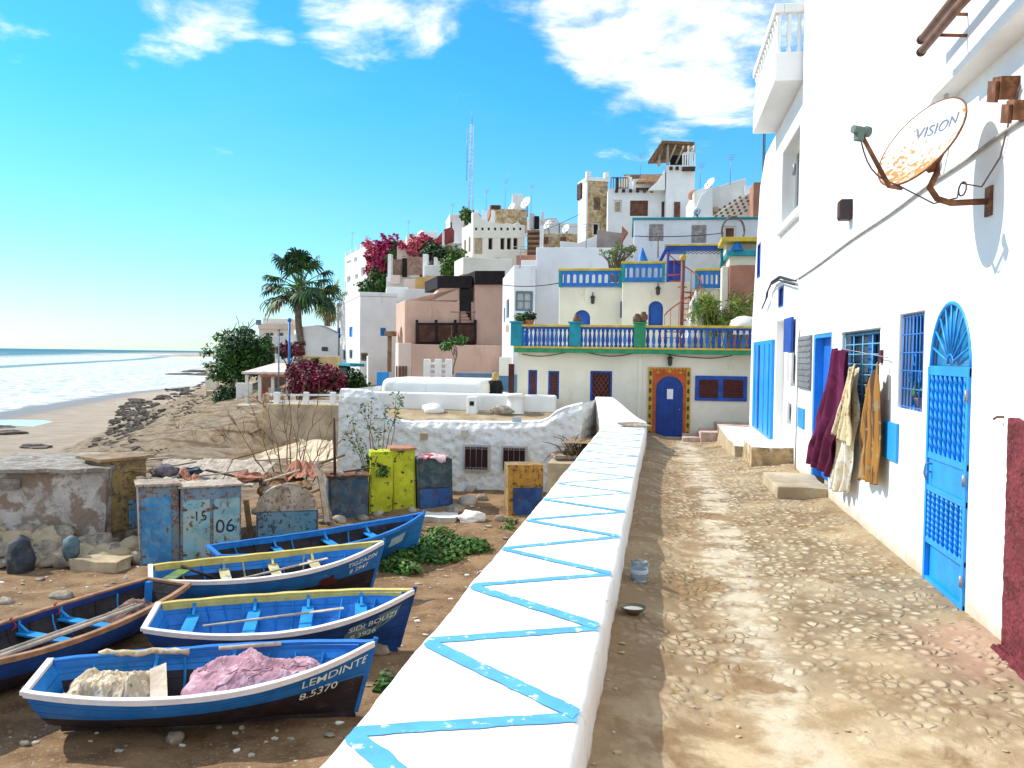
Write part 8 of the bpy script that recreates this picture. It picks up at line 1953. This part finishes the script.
# --- spreading green plant before the boats, small ones
def patch(label, pts, n, ls, seed, hgt=.3, r_=.45):
    cs = []; 
    for (px, py) in pts: g = ground(px, py); cs.append((Vector((g.x, g.y, g.z + hgt * .35)), (r_, r_ * .9, hgt)))
    o = thing('leafy_plant', label, 'plant', cs[0][0] - Vector((0, 0, hgt * .35))); rnd = random.Random(seed); m = MB()
    for (c, q_) in cs: m.tube([c - Vector((0, 0, hgt * .5)), c + Vector((rnd.uniform(-.1, .1), 0, hgt * .6))], .012, 4, cap=False)
    m.build('stems', LEAF_L, o); m = MB(); leaves(m, cs, n, ls, (0, 1, 2), .55, seed, .7); m.build('foliage', [LEAF_G, LEAF_L, LEAF_G], o)
patch('low spreading bright green plant between the blue boat and the orange locker', [(400, 560), (418, 555), (432, 548), (450, 545), (466, 548), (478, 551), (430, 562), (448, 560), (405, 572), (394, 570), (462, 552), (415, 545), (440, 538)], 6000, .06, 36, .22, .37)
patch('small green seedling at the foot of the low wall', [(384, 690), (388, 684)], 90, .07, 37, .16, .14)
patch('small green weed by the low wall beside the orange locker', [(507, 530), (512, 524)], 120, .06, 38, .15, .2)
m = MB(); rnd = random.Random(45)
for k in range(900):
    t = rnd.random(); g = ground(lerp(100, 205, t) + rnd.uniform(-14, 60) * (1 - .6 * t), lerp(452, 380, t ** .85) + rnd.uniform(-10, 22) * (1 - t * .6)); r_ = g.y / 900 * rnd.uniform(.5, 1.5)
    if g.z > -5.7: m.blob((g.x, g.y, g.z + r_ * .1), (r_ * 1.5, r_, r_ * .6), k, .4, 1.4, 1, rnd.choice((0, 0, 1)), False)
o = m.build('shore_rubble', [SEAROCK, STONE]); o['kind'] = 'stuff'
# --- sea rocks between beach and slope
rnd = random.Random(44)
for k in range(285):
    py = rnd.uniform(400, 449); px = 92 + (449 - py) * .85 + rnd.uniform(-4, 52) * (.4 + .6 * rnd.random())
    if k % 4 == 0: py = rnd.uniform(375, 400); px = 163 + (400 - py) * 1.2 + rnd.uniform(-6, 26)
    g = ground(px, py); D = g.y; r_ = D / 900 * rnd.uniform(1.5, 4.6)
    if g.z < -5.95: continue
    m = MB(); m.blob((g.x, g.y, g.z + r_ * .15), (r_ * 1.5, r_ * 1.1, r_ * .55), k * 1.3, .42, 1.5, 2, 0, False); tag(m.build('sea_rock', SEAROCK), 'dark jagged rock in the band between beach and slope', 'rock', 'rocks along the beach')
for k, (px, py, rx) in enumerate(((10, 434, 1.6), (36, 448, 1.3), (3, 428, 1.2), (185, 376, 6), (196, 373, 7), (204, 376, 5))):
    g = ground(px, py); m = MB(); m.blob((g.x, g.y, g.z + .1), (rx, rx * .6, rx * .16), k * 2.1 + 60, .3, 1.4, 3, 0, False); tag(m.build('sea_rock', SEAROCK), ('flat dark rock lying out on the wet sand at the left' if k < 3 else 'low rock ledge running into the sea by the sea wall'), 'rock', 'flat rocks on the sand' if k < 3 else 'rock ledges by the sea wall')

# dry brush and sticks on the slope behind the lockers
for k, (px, py) in enumerate(((205, 428), (226, 436), (250, 432), (190, 440), (272, 424), (216, 447), (262, 446), (180, 430), (240, 418), (300, 452))):
    g = ground(px, py); m = MB(); r_ = random.Random(k + 70)
    for _ in range(16):
        d = Vector((r_.uniform(-1, 1), r_.uniform(-.8, .8), r_.uniform(.15, .9))); pts = [g - Vector((0, 0, .05))]
        for q_ in range(5): d = d + Vector((r_.uniform(-.4, .4), r_.uniform(-.4, .4), r_.uniform(-.3, .2))); pts.append(pts[-1] + d.normalized() * r_.uniform(.12, .24))
        m.tube(pts, [.018 - .003 * q_ for q_ in range(6)], 4, cap=False)
    tag(m.build('dry_brush', BARK_RED if k % 2 else WOOD_PALE), 'dry leafless brush lying on the tan slope behind the lockers', 'brush', 'dry brush on the slope')
